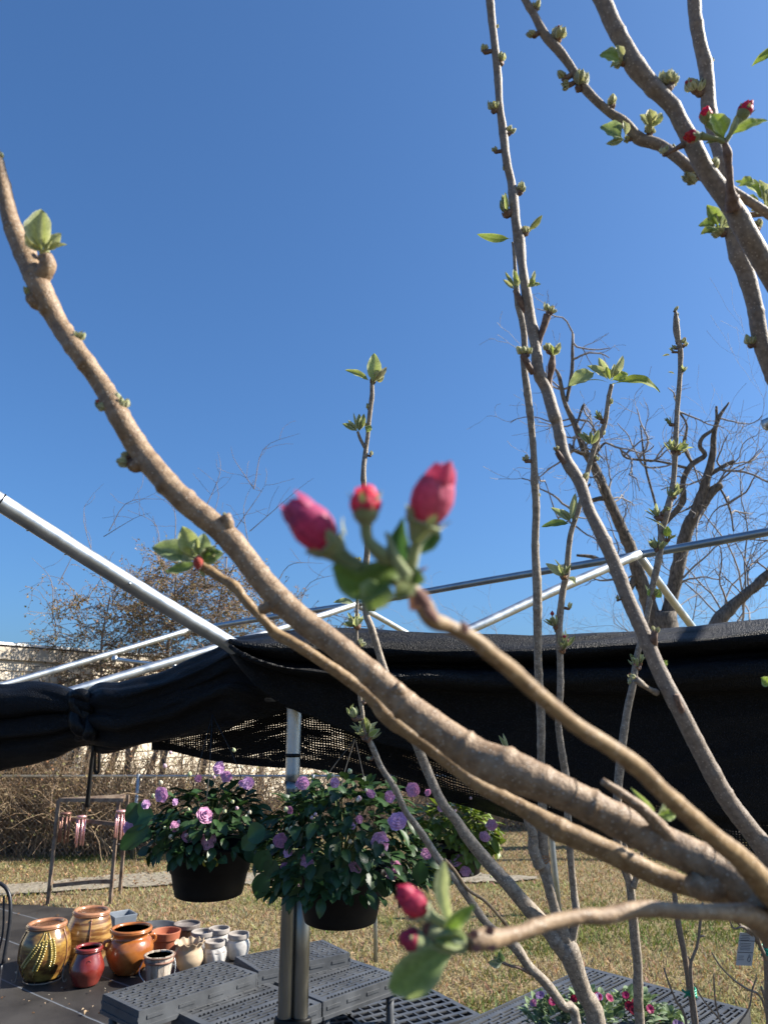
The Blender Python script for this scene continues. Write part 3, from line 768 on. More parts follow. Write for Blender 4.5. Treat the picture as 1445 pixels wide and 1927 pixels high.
def loft(name, cols, nu, nv, m, parent, wob=.01, wf=(2.0, 9.0), hem=None, thick=.004, seed=0, fold=0.0):
    C = [cat_spline([P(*q) for q in c], nv) for c in cols]
    C = np.array(C); S = np.zeros((nu, nv, 3))
    for j in range(nv): S[:, j] = cat_spline(C[:, j], nu)
    du = np.linalg.norm(np.diff(S[:, nv // 2], axis=0), axis=1); U_ = np.concatenate([[0], np.cumsum(du)])
    X = []; UVs = []
    dv = np.concatenate([np.zeros((nu, 1)), np.cumsum(np.linalg.norm(np.diff(S, axis=1), axis=2), axis=1)], 1)
    gu = np.gradient(S, axis=0); gv = np.gradient(S, axis=1); Nn = np.cross(gu, gv); Nn /= np.linalg.norm(Nn, axis=2)[:, :, None] + 1e-9
    for i in range(nu):
        for j in range(nv):
            q = Vector((U_[i] * wf[0], dv[i, j] * wf[1], seed)); k_ = mn.noise(q) + .5 * mn.noise(q * 2.7)
            if fold: k_ += fold * math.sin(dv[i, j] * 70 + 5 * mn.noise(Vector((U_[i] * 1.3, dv[i, j] * 2, seed + 5))))
            X.append(S[i, j] + Nn[i, j] * wob * k_)
            UVs.append((U_[i], dv[i, j], 0 if hem is None else (1 if dv[i, -1] - dv[i, j] < hem else 0)))
    mb = MB(); mb.add(X, [(i * nv + j, (i + 1) * nv + j, (i + 1) * nv + j + 1, i * nv + j + 1) for i in range(nu - 1) for j in range(nv - 1)], uv=UVs)
    o = mb.build(name, m, parent)
    if thick:
        md = o.modifiers.new('thickness', 'SOLIDIFY'); md.thickness = thick; md.offset = 0
    return o
cl = thing('shade_cloth', P(600, 1300, 2.7), 'black knitted shade cloth rolled and knotted along the canopy eave', 'shade cloth')
cols = []
for px, yt, yc, yb, d in ((432, 1200, 1212, 1232, 2.50), (455, 1199, 1226, 1262, 2.47), (495, 1193, 1238, 1298, 2.46), (540, 1187, 1246, 1330, 2.47), (600, 1181, 1250, 1356, 2.48), (700, 1183, 1252, 1395, 2.5),
                          (850, 1192, 1255, 1435, 2.48), (1000, 1196, 1250, 1478, 2.45), (1150, 1190, 1243, 1500, 2.42), (1300, 1178, 1233, 1528, 2.38), (1445, 1163, 1223, 1552, 2.34), (1600, 1150, 1212, 1580, 2.30), (1800, 1130, 1195, 1615, 2.24)):
    h1 = yc - yt; h2 = yb - yc
    cols.append([(px, yt + h1 * .35, d + .26), (px, yt + 1, d + .15), (px, yt + h1 * .22, d + .03), (px, yt + h1 * .55, d - .03), (px, yt + h1 * .85, d + .0), (px, yc - 1, d + .07), (px, yc + h2 * .02, d + .05),
                 (px, yc + h2 * .06, d - .03), (px, yc + h2 * .14, d - .06), (px, yc + h2 * .22, d - .02), (px, yc + h2 * .26, d + .04), (px, yc + h2 * .45, d + .03), (px, yc + h2 * .7, d + .03), (px, yb, d + .04)])
loft('cloth_panel', cols, 170, 90, CLOTH, cl, wob=.012, wf=(2.2, 12), seed=1)
# open single layer showing below the folds
cols = []
for px, yt, yb, d in ((540, 1300, 1440, 2.78), (570, 1325, 1447, 2.78), (640, 1335, 1458, 2.76), (740, 1370, 1482, 2.74), (850, 1410, 1510, 2.7), (930, 1430, 1534, 2.68), (1000, 1450, 1550, 2.66), (1100, 1470, 1572, 2.64), (1250, 1500, 1612, 2.6), (1445, 1520, 1662, 2.56), (1800, 1560, 1740, 2.5)):
    cols.append([(px, yt, d), (px, yt * .7 + yb * .3, d + .02), (px, yt * .3 + yb * .7, d - .01), (px, yb, d + .02)])
loft('net_panel', cols, 150, 40, NET, cl, wob=.014, wf=(2, 6), hem=.022, thick=0, seed=3)
# left wing between the knot and the post
cols = []
for px, yt, yb, d in ((168, 1300, 1405, 2.92), (190, 1290, 1412, 2.86), (230, 1292, 1411, 2.82), (300, 1273, 1392, 2.78), (350, 1250, 1384, 2.74), (400, 1225, 1374, 2.70), (440, 1209, 1366, 2.67), (480, 1236, 1352, 2.66), (530, 1285, 1338, 2.66), (565, 1312, 1330, 2.66)):
    h = yb - yt
    cols.append([(px, yt + 6, d + .14), (px, yt, d + .05), (px, yt + h * .15, d - .03), (px, yt + h * .35, d - .0), (px, yt + h * .5, d - .04), (px, yt + h * .75, d + .0), (px, yb, d + .04), (px, yb - 6, d + .12)])
loft('cloth_panel', cols, 90, 60, CLOTH, cl, wob=.016, wf=(2.2, 14), seed=7, fold=.35)
cols = []
for px, yt, yb, d in ((285, 1370, 1412, 2.94), (320, 1370, 1414, 2.92), (400, 1350, 1432, 2.88), (480, 1335, 1442, 2.82), (560, 1320, 1447, 2.78)):
    cols.append([(px, yt, d), (px, yt * .6 + yb * .4, d + .03), (px, yb, d + .02)])
loft('net_panel', cols, 90, 34, NET, cl, wob=.012, wf=(2, 6), hem=.030, thick=0, seed=9)
# left roll
cols = []
for px, yt, yb, d in ((-220, 1262, 1520, 3.0), (-120, 1275, 1487, 3.0), (0, 1288, 1449, 2.98), (60, 1284, 1438, 2.96), (110, 1289, 1422, 2.94), (145, 1302, 1405, 2.93), (170, 1312, 1400, 2.93)):
    h = yb - yt
    cols.append([(px, yt + h * .5, d + .20), (px, yt + h * .12, d + .14), (px, yt, d + .05), (px, yt + h * .14, d - .04), (px, yt + h * .34, d - .05), (px, yt + h * .40, d + .0), (px, yt + h * .46, d - .04), (px, yt + h * .62, d - .06),
                 (px, yt + h * .68, d - .02), (px, yt + h * .78, d - .03), (px, yt + h, d + .04), (px, yt + h * .9, d + .15)])
loft('cloth_roll', cols, 80, 80, CLOTH, cl, wob=.012, wf=(2.0, 13), seed=12)
# the knot
mb = MB()
kc = P(163, 1346, 2.93)
for k_, (a0, rr_, tw) in enumerate(((0, .026, 1.2), (1.2, .03, 1.5), (2.4, .024, 1.1), (3.4, .028, 1.4))):
    pts = []
    for t_ in np.linspace(0, 1, 40):
        a_ = t_ * math.pi * 1.7 + a0
        pts.append(kc + np.array([math.cos(a_ * 1.0 + k_) * .045 + .01 * (k_ - 1.5), -.03 * math.sin(a_ * tw) - .015, math.sin(a_) * (.078 - .006 * k_)]))
    sweep(mb, np.array(pts), rr_ * (.75 + .25 * np.sin(np.linspace(0, 3.1, 40))), 14, rough=.10, freq=18)
sweep(mb, np.array([kc + np.array([0, 0, z]) for z in np.linspace(-.09, .08, 14)]), .05 * np.sin(np.linspace(.5, 2.7, 14)), 16, rough=.1, freq=14)
mb.build('knot', CLOTH, cl)
# added panel of the same cloth, out of the picture to the right, that shades the baskets
mb = MB(); gx = np.linspace(1.28, 2.7, 30); gy = np.linspace(1.42, 2.34, 24); V = []; UV_ = []
for x in gx:
    for y in gy:
        V.append((x, y, 3.02 + (x - 1.28) * .42 - .05 * math.sin((y - 1.42) / .92 * math.pi) + .02 * mn.noise(Vector((x * 3, y * 4, 0))))); UV_.append((x, y, 0))
mb.add(V, [(i * 24 + j, (i + 1) * 24 + j, (i + 1) * 24 + j + 1, i * 24 + j + 1) for i in range(29) for j in range(23)], uv=UV_)
mb.build('added_shade_panel', cloth_mat('added shading cloth', (.003, .003, .004), (.02, .021, .025), 1, .30, vscale=95), cl)
for y_ in (1.42, 2.34):  # added unseen tubes that only carry the shading panel
    mb = MB(); tube(mb, (1.28, y_, 3.03), (2.72, y_, 3.64), .02, 12); mb.build('rafter', GALV, frame)
mb = MB(); tube(mb, (2.72, 1.38, 3.64), (2.72, 2.95, 3.64), .02, 12); mb.build('eave_pipe', GALV, frame)
mb = MB(); tube(mb, (2.72, 1.38, 0), (2.72, 1.38, 3.63), .024, 12); mb.build('corner_post', GALV, frame)  # added unseen post under the shading panel
# loops of cord hanging from the knot
cord = MB()
K = [P(176, 1405, 2.95), P(172, 1440, 2.96), P(168, 1480, 2.97), P(164, 1518, 2.98)]
sweep(cord, cat_spline(K, 16), np.linspace(.0075, .010, 16), 8, rough=.1, freq=60)
tag(cord.build('cord', WIRE, origin=K[0]), 'thick black cord end hanging straight below the shade cloth knot', 'cord')
cord = MB(); K = [P(179, 1405, 3.0), P(178, 1440, 3.0), P(179, 1453, 3.0), P(183, 1456, 3.0), P(186, 1450, 3.0), P(187, 1425, 3.0), P(186, 1405, 3.0)]
sweep(cord, cat_spline(K, 26), .006, 8)
tag(cord.build('cord', WIRE, origin=K[0]), 'short black loop of cord beside the longer hanging cord', 'cord')

# ------------------------------------------------------------------ hanging baskets of double impatiens
FOL = mat('impatiens leaf', (1, 1, 1), attr=True, rough=.42, trans=.22, spec=.45)
FLW = mat('petal lilac', (1, 1, 1), attr=True, rough=.6, trans=.35, spec=.2)
def flower_mesh(name, c, r, seed):
    rr = random.Random(seed); mb = MB()
    for ring, (n, rad, lift, wd_) in enumerate(((6, 1.0, .06, .98), (6, .80, .20, .8), (5, .58, .34, .62), (4, .34, .46, .42))):
        for i in range(n):
            a = i / n * 6.283 + ring * .5 + rr.uniform(-.2, .2); s_ = rr.uniform(.88, 1.1)
            dd = np.array([math.cos(a), math.sin(a), 0]); A = dd * r * .06 + np.array([0, 0, ring * r * .10]); B = dd * r * rad * s_ + np.array([0, 0, r * lift * .75])
            cc = np.array(c) * rr.uniform(.82, 1.12)
            leaf(mb, A, B, r * wd_, (-dd[0] * .5, -dd[1] * .5, 1), fold=-.12, curl=-.12, c_in=cc * .72, c_ed=np.clip(cc * 1.2 + .05, 0, 1), nu=6, blunt=1.15, wave=.05, seed=rr.random() * 9)
    o = mb.build(name, FLW); return o
def basket(c_px, rimy, d, wpx, hpx, label, n_leaf, rx, rz, seed, spots, trail=(), hook=None, sun_tint=0.0, lop=(0, 0)):
    RND.seed(seed)
    c = P(c_px, rimy, d); R0 = wpx * .5 * d / FPX; H = hpx * d / FPX * .82
    t = thing('hanging_basket', c - np.array([0, 0, H]), label, 'hanging basket', 'hanging baskets of lilac double impatiens')
    mb = MB(); z = -H
    prof = [(0, z), (R0 * .70, z), (R0 * .76, z + .004), (R0 * .79, z + .02), (R0 * .87, z + H * .45), (R0 * .90, z + H * .46), (R0 * .97, z + H * .86), (R0 * 1.03, z + H * .87), (R0 * 1.04, z + H), (R0 * .99, z + H), (R0 * .95, z + H * .85), (0, z + H * .82)]
    lathe(mb, c, prof, 56); mb.build('pot', BLACKPL, t)
    hk = P(*hook) if hook else c + np.array([0, .02, .46])
    mb = MB()
    for k_ in range(3):
        a = k_ * 2.094 + .5; sweep(mb, cat_spline([c + np.array([math.cos(a) * R0, math.sin(a) * R0, 0]), c + np.array([math.cos(a) * R0 * .6, math.sin(a) * R0 * .6, .2]), hk], 12), .0016, 5)
    mb.build('hanger_wire', WIRE, t)
    mb = MB(); anchor = []
    def put(base, dirv, L_, dark=1.0, yel=False):
        g = R(.7, 1.25) * dark; cc = np.array([.032 + sun_tint * .12, .070 + sun_tint * .14, .024 + sun_tint * .01]) * g  # sunlit look of the far basket is put into the leaf colour
        if yel: cc = np.array([.42, .42, .07])
        A = base; B = base + dirv * L_; out = nrm(base - (c + np.array([0, 0, -.05])))
        nv = nrm(out * .8 + np.array([R(-.4, .4), R(-.4, .4), R(.1, .6)]))
        leaf(mb, A, B, L_ * R(.52, .66), nv, fold=R(.10, .3), curl=R(.02, .16), c_in=cc, c_ed=cc * .9, mid=cc * 1.7, nu=7, blunt=.85, wave=.015, seed=R(0, 9))
    for i in range(int(n_leaf * 1.5)):
        a = R(0, 6.283); el = math.asin(R(-.35, 1.0)); k_ = R(.55, 1.0) ** .5
        o = np.array([math.cos(a) * math.cos(el) * rx, math.sin(a) * math.cos(el) * rx, math.sin(el) * rz + .015]) * k_
        o += np.array([lop[0] * max(0, math.cos(a)) , 0, lop[1] * max(0, math.cos(a))])
        if el < 0: o[2] *= .8
        rad = nrm((math.cos(a), math.sin(a), 0)); dv = nrm(rad * R(.4, 1.0) + np.array([R(-.4, .4), R(-.4, .4), R(-1.0, .1) if el < .7 else R(-.5, .5)]))
        put(c + o, dv, R(.026, .058))
    for (x, y, x2, y2, ww) in trail:
        A = P(x, y, d - R0 * R(.8, 1.15)); B = P(x2, y2, d - R0 * R(.8, 1.15)); L_ = np.linalg.norm(B - A)
        yel = (ww < 0); ww = abs(ww); g = R(.8, 1.2)
        cc = np.array([.42, .44, .07]) if yel else np.array([.032 + sun_tint * .07, .085 + sun_tint * .10, .030]) * g
        nv = nrm(CO - A + np.array([R(-.5, .5), 0, R(0, 1.0)]))
        leaf(mb, A, B, ww * d / FPX, nv, fold=R(.1, .25), curl=R(.02, .1), c_in=cc, c_ed=cc * .9, mid=cc * 1.7, nu=9, blunt=.85, wave=.01)
    mb.build('foliage', FOL, t)
    mb = MB()
    for i in range(60):
        a = R(0, 6.283); el = math.asin(R(-.2, 1)); A = c; B = c + np.array([math.cos(a) * math.cos(el) * rx, math.sin(a) * math.cos(el) * rx, math.sin(el) * rz]) * .9
        sweep(mb, cat_spline([A, (A + B) / 2 + np.array([0, 0, .02]), B], 6), .0022, 5, cap=False)
    mb.build('stems', mat('fleshy stem', (.12, .15, .05), rough=.5), t)
    for i, (x, y, wp, tone) in enumerate(spots):
        dd = d - R0 * (.95 if abs(x - c_px) < wpx * .8 else .5) + R(-.01, .01) - .02
        pos = P(x, y, dd); rad_ = wp * .5 * dd / FPX * 1.0
        colr = {'l': (.68, .44, .70), 'p': (.74, .40, .60), 'd': (.52, .26, .44), 'k': (.80, .48, .64)}[tone]
        f = flower_mesh('flower', colr, rad_, seed * 100 + i)
        f.parent = t; f['_o'] = [0, 0, 0]
        f.location = pos - np.array(t['_o'])
        v = nrm(nrm(CO - pos) * 1.0 + np.array([R(-.6, .6), R(-.2, .2), R(-.4, .6)]))
        f.rotation_euler = Vector(v).to_track_quat('Z', 'Y').to_euler()
    proto = []
    for cb_ in ((.66, .62, .48), (.55, .6, .35), (.7, .5, .6)):
        mb = MB(); r_ = .005; lathe(mb, (0, 0, 0), smooth_prof([(.0002, -r_), (r_, -.2 * r_), (r_ * .75, r_ * .9), (.0002, r_ * 1.4)], 8), 9, col=cb_); proto.append(mb)
    made = {}
    for i in range(26):
        x = RND.choice(spots)[0] + R(-60, 60); y = RND.choice(spots)[1] + R(-50, 40)
        if abs(x - c_px) > rx * FPX / d: continue
        q = P(x, y, d - R0 * R(.9, 1.2)); k_ = i % 3
        if k_ not in made: o_ = made[k_] = proto[k_].build('bud', FUZZ, t, origin=(0, 0, 0))
        else: o_ = made[k_].copy(); COL.objects.link(o_)
        o_.parent = t; o_.location = q - np.array(t['_o']); o_.rotation_euler = (R(-.5, .5), R(-.5, .5), 0); sc_ = R(.7, 1.3); o_.scale = (sc_, sc_, sc_)
    return t
basket(398, 1584, 2.32, 162, 112, 'left hanging basket of lilac double impatiens, above the clay pots', 330, .185, .155, 3,
       [(386, 1534, 34, 'p'), (354, 1574, 26, 'p'), (392, 1582, 36, 'k'), (330, 1556, 22, 'd'), (303, 1496, 30, 'l'), (275, 1514, 18, 'l'), (242, 1557, 26, 'l'), (466, 1474, 28, 'l'), (425, 1462, 24, 'l'), (330, 1510, 14, 'l'), (412, 1446, 26, 'l'), (373, 1465, 16, 'd'), (455, 1475, 14, 'l')],
       trail=[(345, 1585, 331, 1630, 16), (285, 1575, 262, 1575, 30), (250, 1538, 290, 1535, 50), (280, 1555, 225, 1600, 34), (300, 1590, 290, 1612, 16), (240, 1580, 250, 1600, 30), (396, 1610, 397, 1636, -28), (420, 1585, 428, 1600, 16), (270, 1520, 235, 1545, 40), (465, 1590, 490, 1625, 34), (315, 1560, 300, 1600, 24)], hook=(400, 1345, 2.6))
basket(642, 1628, 2.12, 174, 118, 'largest hanging basket of lilac double impatiens, in front of the steel post', 620, .225, .235, 4,
       [(570, 1475, 28, 'l'), (630, 1474, 22, 'l'), (749, 1545, 40, 'l'), (716, 1585, 38, 'l'), (777, 1487, 30, 'p'), (733, 1500, 24, 'p'), (676, 1542, 18, 'd'), (577, 1608, 28, 'l'), (578, 1626, 30, 'l'), (527, 1582, 30, 'd'), (541, 1604, 22, 'l'), (537, 1635, 24, 'd'), (670, 1628, 30, 'k'), (740, 1638, 40, 'p'), (698, 1494, 20, 'd'), (545, 1525, 16, 'd'), (802, 1607, 22, 'p'), (663, 1555, 14, 'l'), (805, 1492, 14, 'p')],
       trail=[(590, 1600, 606, 1685, 50), (640, 1630, 630, 1680, 40), (560, 1630, 545, 1695, 28), (505, 1640, 482, 1692, 34), (525, 1645, 530, 1690, 32), (710, 1640, 703, 1680, 40), (675, 1625, 680, 1670, 28), (730, 1650, 722, 1690, 34), (790, 1620, 790, 1665, 30), (500, 1560, 465, 1580, 38), (505, 1600, 485, 1640, 36), (760, 1630, 745, 1660, 32), (520, 1620, 500, 1650, 30), (610, 1590, 640, 1610, 44), (690, 1600, 700, 1640, 40), (650, 1600, 655, 1640, 40), (560, 1600, 565, 1650, 40), (480, 1575, 455, 1600, 30)], hook=(668, 1390, 2.35), lop=(.02, -.01))
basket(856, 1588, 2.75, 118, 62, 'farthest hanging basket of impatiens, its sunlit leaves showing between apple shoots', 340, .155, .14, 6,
       [(858, 1618, 34, 'l'), (925, 1553, 24, 'k'), (912, 1575, 24, 'k'), (876, 1640, 22, 'l'), (796, 1610, 22, 'p'), (830, 1520, 18, 'l')],
       trail=[(925, 1575, 938, 1608, 14), (905, 1590, 915, 1625, 12), (790, 1635, 796, 1662, 30), (820, 1640, 824, 1685, 26), (850, 1640, 842, 1668, 26), (880, 1620, 890, 1650, 16), (805, 1600, 815, 1650, 34), (870, 1600, 866, 1640, 30), (850, 1590, 840, 1630, 30)], hook=(850, 1430, 2.8), sun_tint=1.0)

# ------------------------------------------------------------------ clay and glazed pots on the ground cloth
def pot(name, px, yb, label, build, cat='pot', group=None):
    b = G(px, yb, .055); s_ = depth(b) / FPX
    t = thing(name, b, label, cat, group); build(t, b, s_, s_ / 1.13); return t
GLZ = mat('olive amber glaze', (0.120, 0.050, 0.018), (0.324, 0.191, 0.042), scale=9, rough=.22, coat=.7, bump=.08, bscale=60, rvar=.06, stretch=(1, 1, 2.6), lo=.40, hi=.60)
GLZ2 = mat('banded amber glaze', (0.141, 0.060, 0.020), (0.423, 0.254, 0.085), scale=9, rough=.24, coat=.7, bump=.06, bscale=50, stretch=(.5, .5, 4.5), lo=.40, hi=.58)
RIMG = mat('brown rim glaze', (.26, .11, .05), (.40, .20, .10), scale=16, rough=.22, coat=.6)
REDG = mat('oxblood glaze', (0.141, 0.015, 0.011), (0.212, 0.032, 0.021), scale=14, rough=.26, coat=.6, bump=.03, bscale=40)
ORG = mat('burnt orange glaze', (0.240, 0.071, 0.014), (0.409, 0.141, 0.032), scale=7, rough=.27, coat=.6, bump=.04, bscale=40)
TERRA = mat('terracotta', (0.324, 0.092, 0.042), (0.381, 0.127, 0.064), scale=10, rough=.7, bump=.05, bscale=90)
CREAMC = mat('cream bisque clay', (0.367, 0.268, 0.170), (0.452, 0.346, 0.233), scale=8, rough=.8, bump=.06, bscale=80)
WHITEC = mat('whitewashed clay', (0.297, 0.282, 0.268), (0.480, 0.459, 0.430), scale=13, rough=.85, bump=.15, bscale=70, lo=.32, hi=.6)
GREYRIM = mat('taupe rim clay', (0.240, 0.212, 0.191), (0.311, 0.282, 0.254), scale=13, rough=.8)
def barrel(t, b, s_, h_, rimw, bellyw, basew, hh, glz, tilt, ears, ribs):
    H = hh * h_; r1, r2, r0 = rimw / 2 * s_, bellyw / 2 * s_, basew / 2 * s_
    lip = .012
    pr = smooth_prof([(r0, 0), (r0 * 1.06, H * .06), (r2 * .97, H * .32), (r2, H * .50), (r2 * .95, H * .70), (r1 * 1.02, H * .87), (r1 * .94, H * .92)], 34)
    inner = smooth_prof([(r1 * .80, H * .96), (r1 * .78, H * .88), (r2 * .86, H * .6), (r0 * .9, H * .08)], 14)
    mb = MB(); lathe(mb, b, [(0, 0)] + list(map(tuple, pr)) + list(map(tuple, inner)) + [(0, H * .06)], 56, tilt=tilt)
    mb.build('body', glz, t)
    mb = MB(); th = np.linspace(0, 2 * math.pi, 15)
    lathe(mb, b, [(r1 * .90 + math.cos(a) * r1 * .13, H * .955 + math.sin(a) * H * .052) for a in th], 56, tilt=tilt); mb.build('rim', RIMG, t)
    def surf(az, z, off=.0):
        r_ = np.interp(z, pr[:, 1], pr[:, 0]) + off; x_, y_ = r_ * math.cos(az), r_ * math.sin(az); ax, ay = tilt
        return b + np.array([x_ + z * math.sin(ax), y_ + z * math.sin(ay), z - x_ * math.sin(ax) - y_ * math.sin(ay)])
    az0 = math.atan2(-b[1], -b[0])
    if ears:
        mb = MB()
        for (a0, z0, a1, z1, e0, e1) in ears:
            K = [surf(az0 + a0 + (a1 - a0) * q + .12 * math.sin(q * 3.1), (z0 + (z1 - z0) * q) * H, .003) for q in np.linspace(0, 1, 20)]
            sweep(mb, np.array(K), .004, 6)
            for q in np.linspace(e0, e1, 13):
                a_ = a0 + (a1 - a0) * q + .12 * math.sin(q * 3.1); z_ = (z0 + (z1 - z0) * q) * H
                for sg in (-1, 1):
                    c_ = surf(az0 + a_ + sg * .055, z_, .004); c2 = surf(az0 + a_ + sg * .085, z_ + .018, .004)
                    lfw = cat_spline([c_, (c_ + c2) / 2, c2], 6); sweep(mb, lfw, np.array([.002, .008, .011, .010, .007, .002]), 7)
        mb.build('wheat_relief', mat('olive relief glaze', (.24, .17, .035), (.42, .33, .09), scale=30, rough=.3, coat=.5), t)
    mb = MB()
    for a_ in ribs:
        K = [surf(az0 + a_, z_ * H, .004) for z_ in np.linspace(.06, .88, 20)]; sweep(mb, np.array(K), .004, 6)
        lathe(mb, K[-1], smooth_prof([(.001, -.01), (.010, 0), (.001, .01)], 8), 10)
    mb.build('rib', RIMG, t)
    mb = MB()
    for a_ in (.5, 2.6, 4.7):
        A = b + np.array([math.cos(a_) * r0 * .9, math.sin(a_) * r0 * .9, .0]); tube(mb, A + np.array([0, 0, .03]), A + np.array([math.cos(a_) * .01, math.sin(a_) * .01, -.01]), .006, 8)
    mb.build('foot', RIMG, t)
barrel_ears = [(-.05, .90, -1.15, .12, .30, .80), (.02, .90, -.45, .10, .22, .85), (.12, .90, .28, .20, .22, .9)]
pot('barrel_pot', 80, 1838, 'olive and brown glazed barrel pot with raised wheat ears', lambda t, b, s_, h_: barrel(t, b, s_, h_, 72, 93, 66, 104, GLZ, (-.02, .0), barrel_ears, (-1.25, .95)))
pot('barrel_pot', 160, 1812, 'tall amber banded barrel pot with a bead seam behind the small red jar', lambda t, b, s_, h_: barrel(t, b, s_, h_, 68, 84, 62, 102, GLZ2, (.04, .0), None, (.05,)))
def turned(t, b, K, m, rim=None, seg=52, lipK=None, part='body', fn=None, thick=.012, tilt=None):
    pr = smooth_prof(K, 40); top = pr[-1]
    mb = MB(); inn = [(max(.001, r_ - thick), z_) for r_, z_ in pr[::-1] if z_ > .012][::2]
    rl = [(top[0] - thick * .15, top[1] + thick * .3), (top[0] - thick * .7, top[1] + thick * .32)]
    lathe(mb, b, [(0, 0)] + list(map(tuple, pr)) + rl + inn + [(0, .014)], seg, fn=fn, tilt=tilt); return mb.build(part, m, t)
def redjar(t, b, s_, h_):
    turned(t, b, [(22 * s_, 0), (26 * s_, 10 * h_), (31 * s_, 26 * h_), (29.5 * s_, 38 * h_), (24 * s_, 54 * h_), (22 * s_, 60 * h_), (21.5 * s_, 63 * h_)], REDG)
    mb = MB(); th = np.linspace(0, 2 * math.pi, 13); lathe(mb, b, [((23 + 3.4 * math.cos(a)) * s_, (67 + 5 * math.sin(a)) * h_) for a in th], 48); mb.build('rim', REDG, t)
    mb = MB(); az = math.atan2(-b[1], -b[0]) + .1; q = b + np.array([math.cos(az) * 26 * s_, math.sin(az) * 26 * s_, 46 * h_])
    K = [q + np.array([-math.sin(az) * math.cos(a) * .013, math.cos(az) * math.cos(a) * .013, math.sin(a) * .018]) for a in np.linspace(0, 6.28, 16)]
    sweep(mb, np.array(K), .003, 6); mb.build('stamp', REDG, t)
pot('red_jar', 161, 1852, 'small oxblood red glazed jar standing in front of the barrel pots', redjar)
def orange(t, b, s_, h_):
    turned(t, b, [(26 * s_, 0), (34 * s_, 12 * h_), (42 * s_, 32 * h_), (43 * s_, 48 * h_), (38 * s_, 62 * h_), (32 * s_, 68 * h_), (33 * s_, 76 * h_), (35 * s_, 79 * h_)], ORG)
    mb = MB(); th = np.linspace(0, 2 * math.pi, 13); lathe(mb, b, [((35.5 + 3.6 * math.cos(a)) * s_, (81 + 4.5 * math.sin(a)) * h_) for a in th], 52); mb.build('rim', ORG, t)
    for sg in (-1, 1):
        mb = MB(); az = math.atan2(-b[1], -b[0]) + (-1.35 if sg < 0 else 1.9); o_ = np.array([math.cos(az), math.sin(az), 0])
        K = [b + o_ * (36 * s_) + np.array([0, 0, 64 * h_]), b + o_ * 46 * s_ + np.array([0, 0, 63 * h_]), b + o_ * 48 * s_ + np.array([0, 0, 54 * h_]), b + o_ * 42 * s_ + np.array([0, 0, 48 * h_])]
        sweep(mb, cat_spline(K, 14), .013, 10); mb.build('handle', ORG, t)
pot('orange_pot', 241, 1829, 'round burnt orange glazed pot with small side handles', orange)
pot('clay_pot', 310, 1796, 'plain terracotta flower pot with wide open top behind the wooden bucket', lambda t, b, s_, h_: (turned(t, b, [(17 * s_, 0), (18 * s_, 2 * h_), (23.5 * s_, 28 * h_), (23.8 * s_, 29 * h_)], TERRA, thick=.008), turned(t, b + np.array([0, 0, 29.2 * h_]), [(24.6 * s_, 0), (25 * s_, 1 * h_), (27 * s_, 15 * h_)], TERRA, part='rim', thick=.01)))
def ruffle(t, b, s_, h_):
    def fn(r, z, a, i):
        k_ = max(0, (z / h_ - 44) / 14)
        return r + k_ * s_ * 1.8 * math.sin(a * 11), z + k_ * h_ * 2.2 * math.cos(a * 11)
    turned(t, b, [(13 * s_, 0), (18 * s_, 6 * h_), (26 * s_, 22 * h_), (25 * s_, 36 * h_), (21.5 * s_, 45 * h_), (24 * s_, 52 * h_), (28 * s_, 57 * h_)], CREAMC, fn=fn, seg=110, thick=.008)
pot('scalloped_pot', 354, 1829, 'cream clay pot with scalloped frilled rim', ruffle)
def bucket(t, b, s_, h_):
    H = 50 * h_; r0, r1 = 21 * s_, 27.5 * s_
    WOODS = mat('weathered bucket wood', (.22, .15, .10), (.52, .45, .37), scale=14, rough=.85, bump=.4, bscale=60, stretch=(1, 1, .25))
    mb = MB(); n = 14
    for i in range(n):
        a0, a1 = (i + .04) / n * 6.283, (i + .96) / n * 6.283; v = []
        for (rr0, rr1) in ((r0, r1), (r0 - .012, r1 - .012)):
            for a in (a0, a1):
                v += [b + np.array([math.cos(a) * rr0, math.sin(a) * rr0, 0]), b + np.array([math.cos(a) * rr1, math.sin(a) * rr1, H * R(.98, 1.0)])]
        mb.add(v, [(0, 2, 3, 1), (4, 5, 7, 6), (1, 3, 7, 5), (0, 1, 5, 4), (2, 6, 7, 3), (0, 4, 6, 2)])
    mb.build('staves', WOODS, t, smooth=False)
    mb = MB(); lathe(mb, b, [(0, .01), (r0 - .004, .01), (r0 - .004, .02), (0, .02)], 30); mb.build('bottom', WOODS, t)
    for z_, hh in ((.80, .09), (.97, .04)):
        mb = MB(); r_ = r0 + (r1 - r0) * z_
        lathe(mb, b, [(r_ + .001, H * (z_ - hh)), (r_ + .006, H * (z_ - hh)), (r_ + .009, H * z_), (r_ + .002, H * z_), (r_ + .001, H * (z_ - hh))], 40)
        mb.build('hoop', mat('rusty hoop', (.20, .09, .06), (.34, .2, .15), scale=20, rough=.7, metal=.3), t)
    mb = MB(); K = [b + np.array([-r1 * 1.04, -.01, H * .80]), b + np.array([-r1 * 1.02, -r1 * .5, H * .45]), b + np.array([-.02, -r1 * 1.05, H * .12]), b + np.array([r1 * 1.05, -r1 * .45, H * .5]), b + np.array([r1 * 1.04, -.01, H * .82])]
    K = [b + np.array([-r1 * 1.05, 0, H * .8]), b + np.array([-r1 * 1.1, -r1 * .7, H * .4]), b + np.array([-r1 * .5, -r1 * 1.05, H * .05])]
    sweep(mb, cat_spline(K, 12), .0025, 6)
    K = [b + np.array([r1 * 1.05, 0, H * .85]), b + np.array([r1 * 1.2, -.02, H * .5]), b + np.array([r1 * 1.12, -.05, H * .1])]
    sweep(mb, cat_spline(K, 12), .0025, 6)
    mb.build('wire_handle', GALV, t)
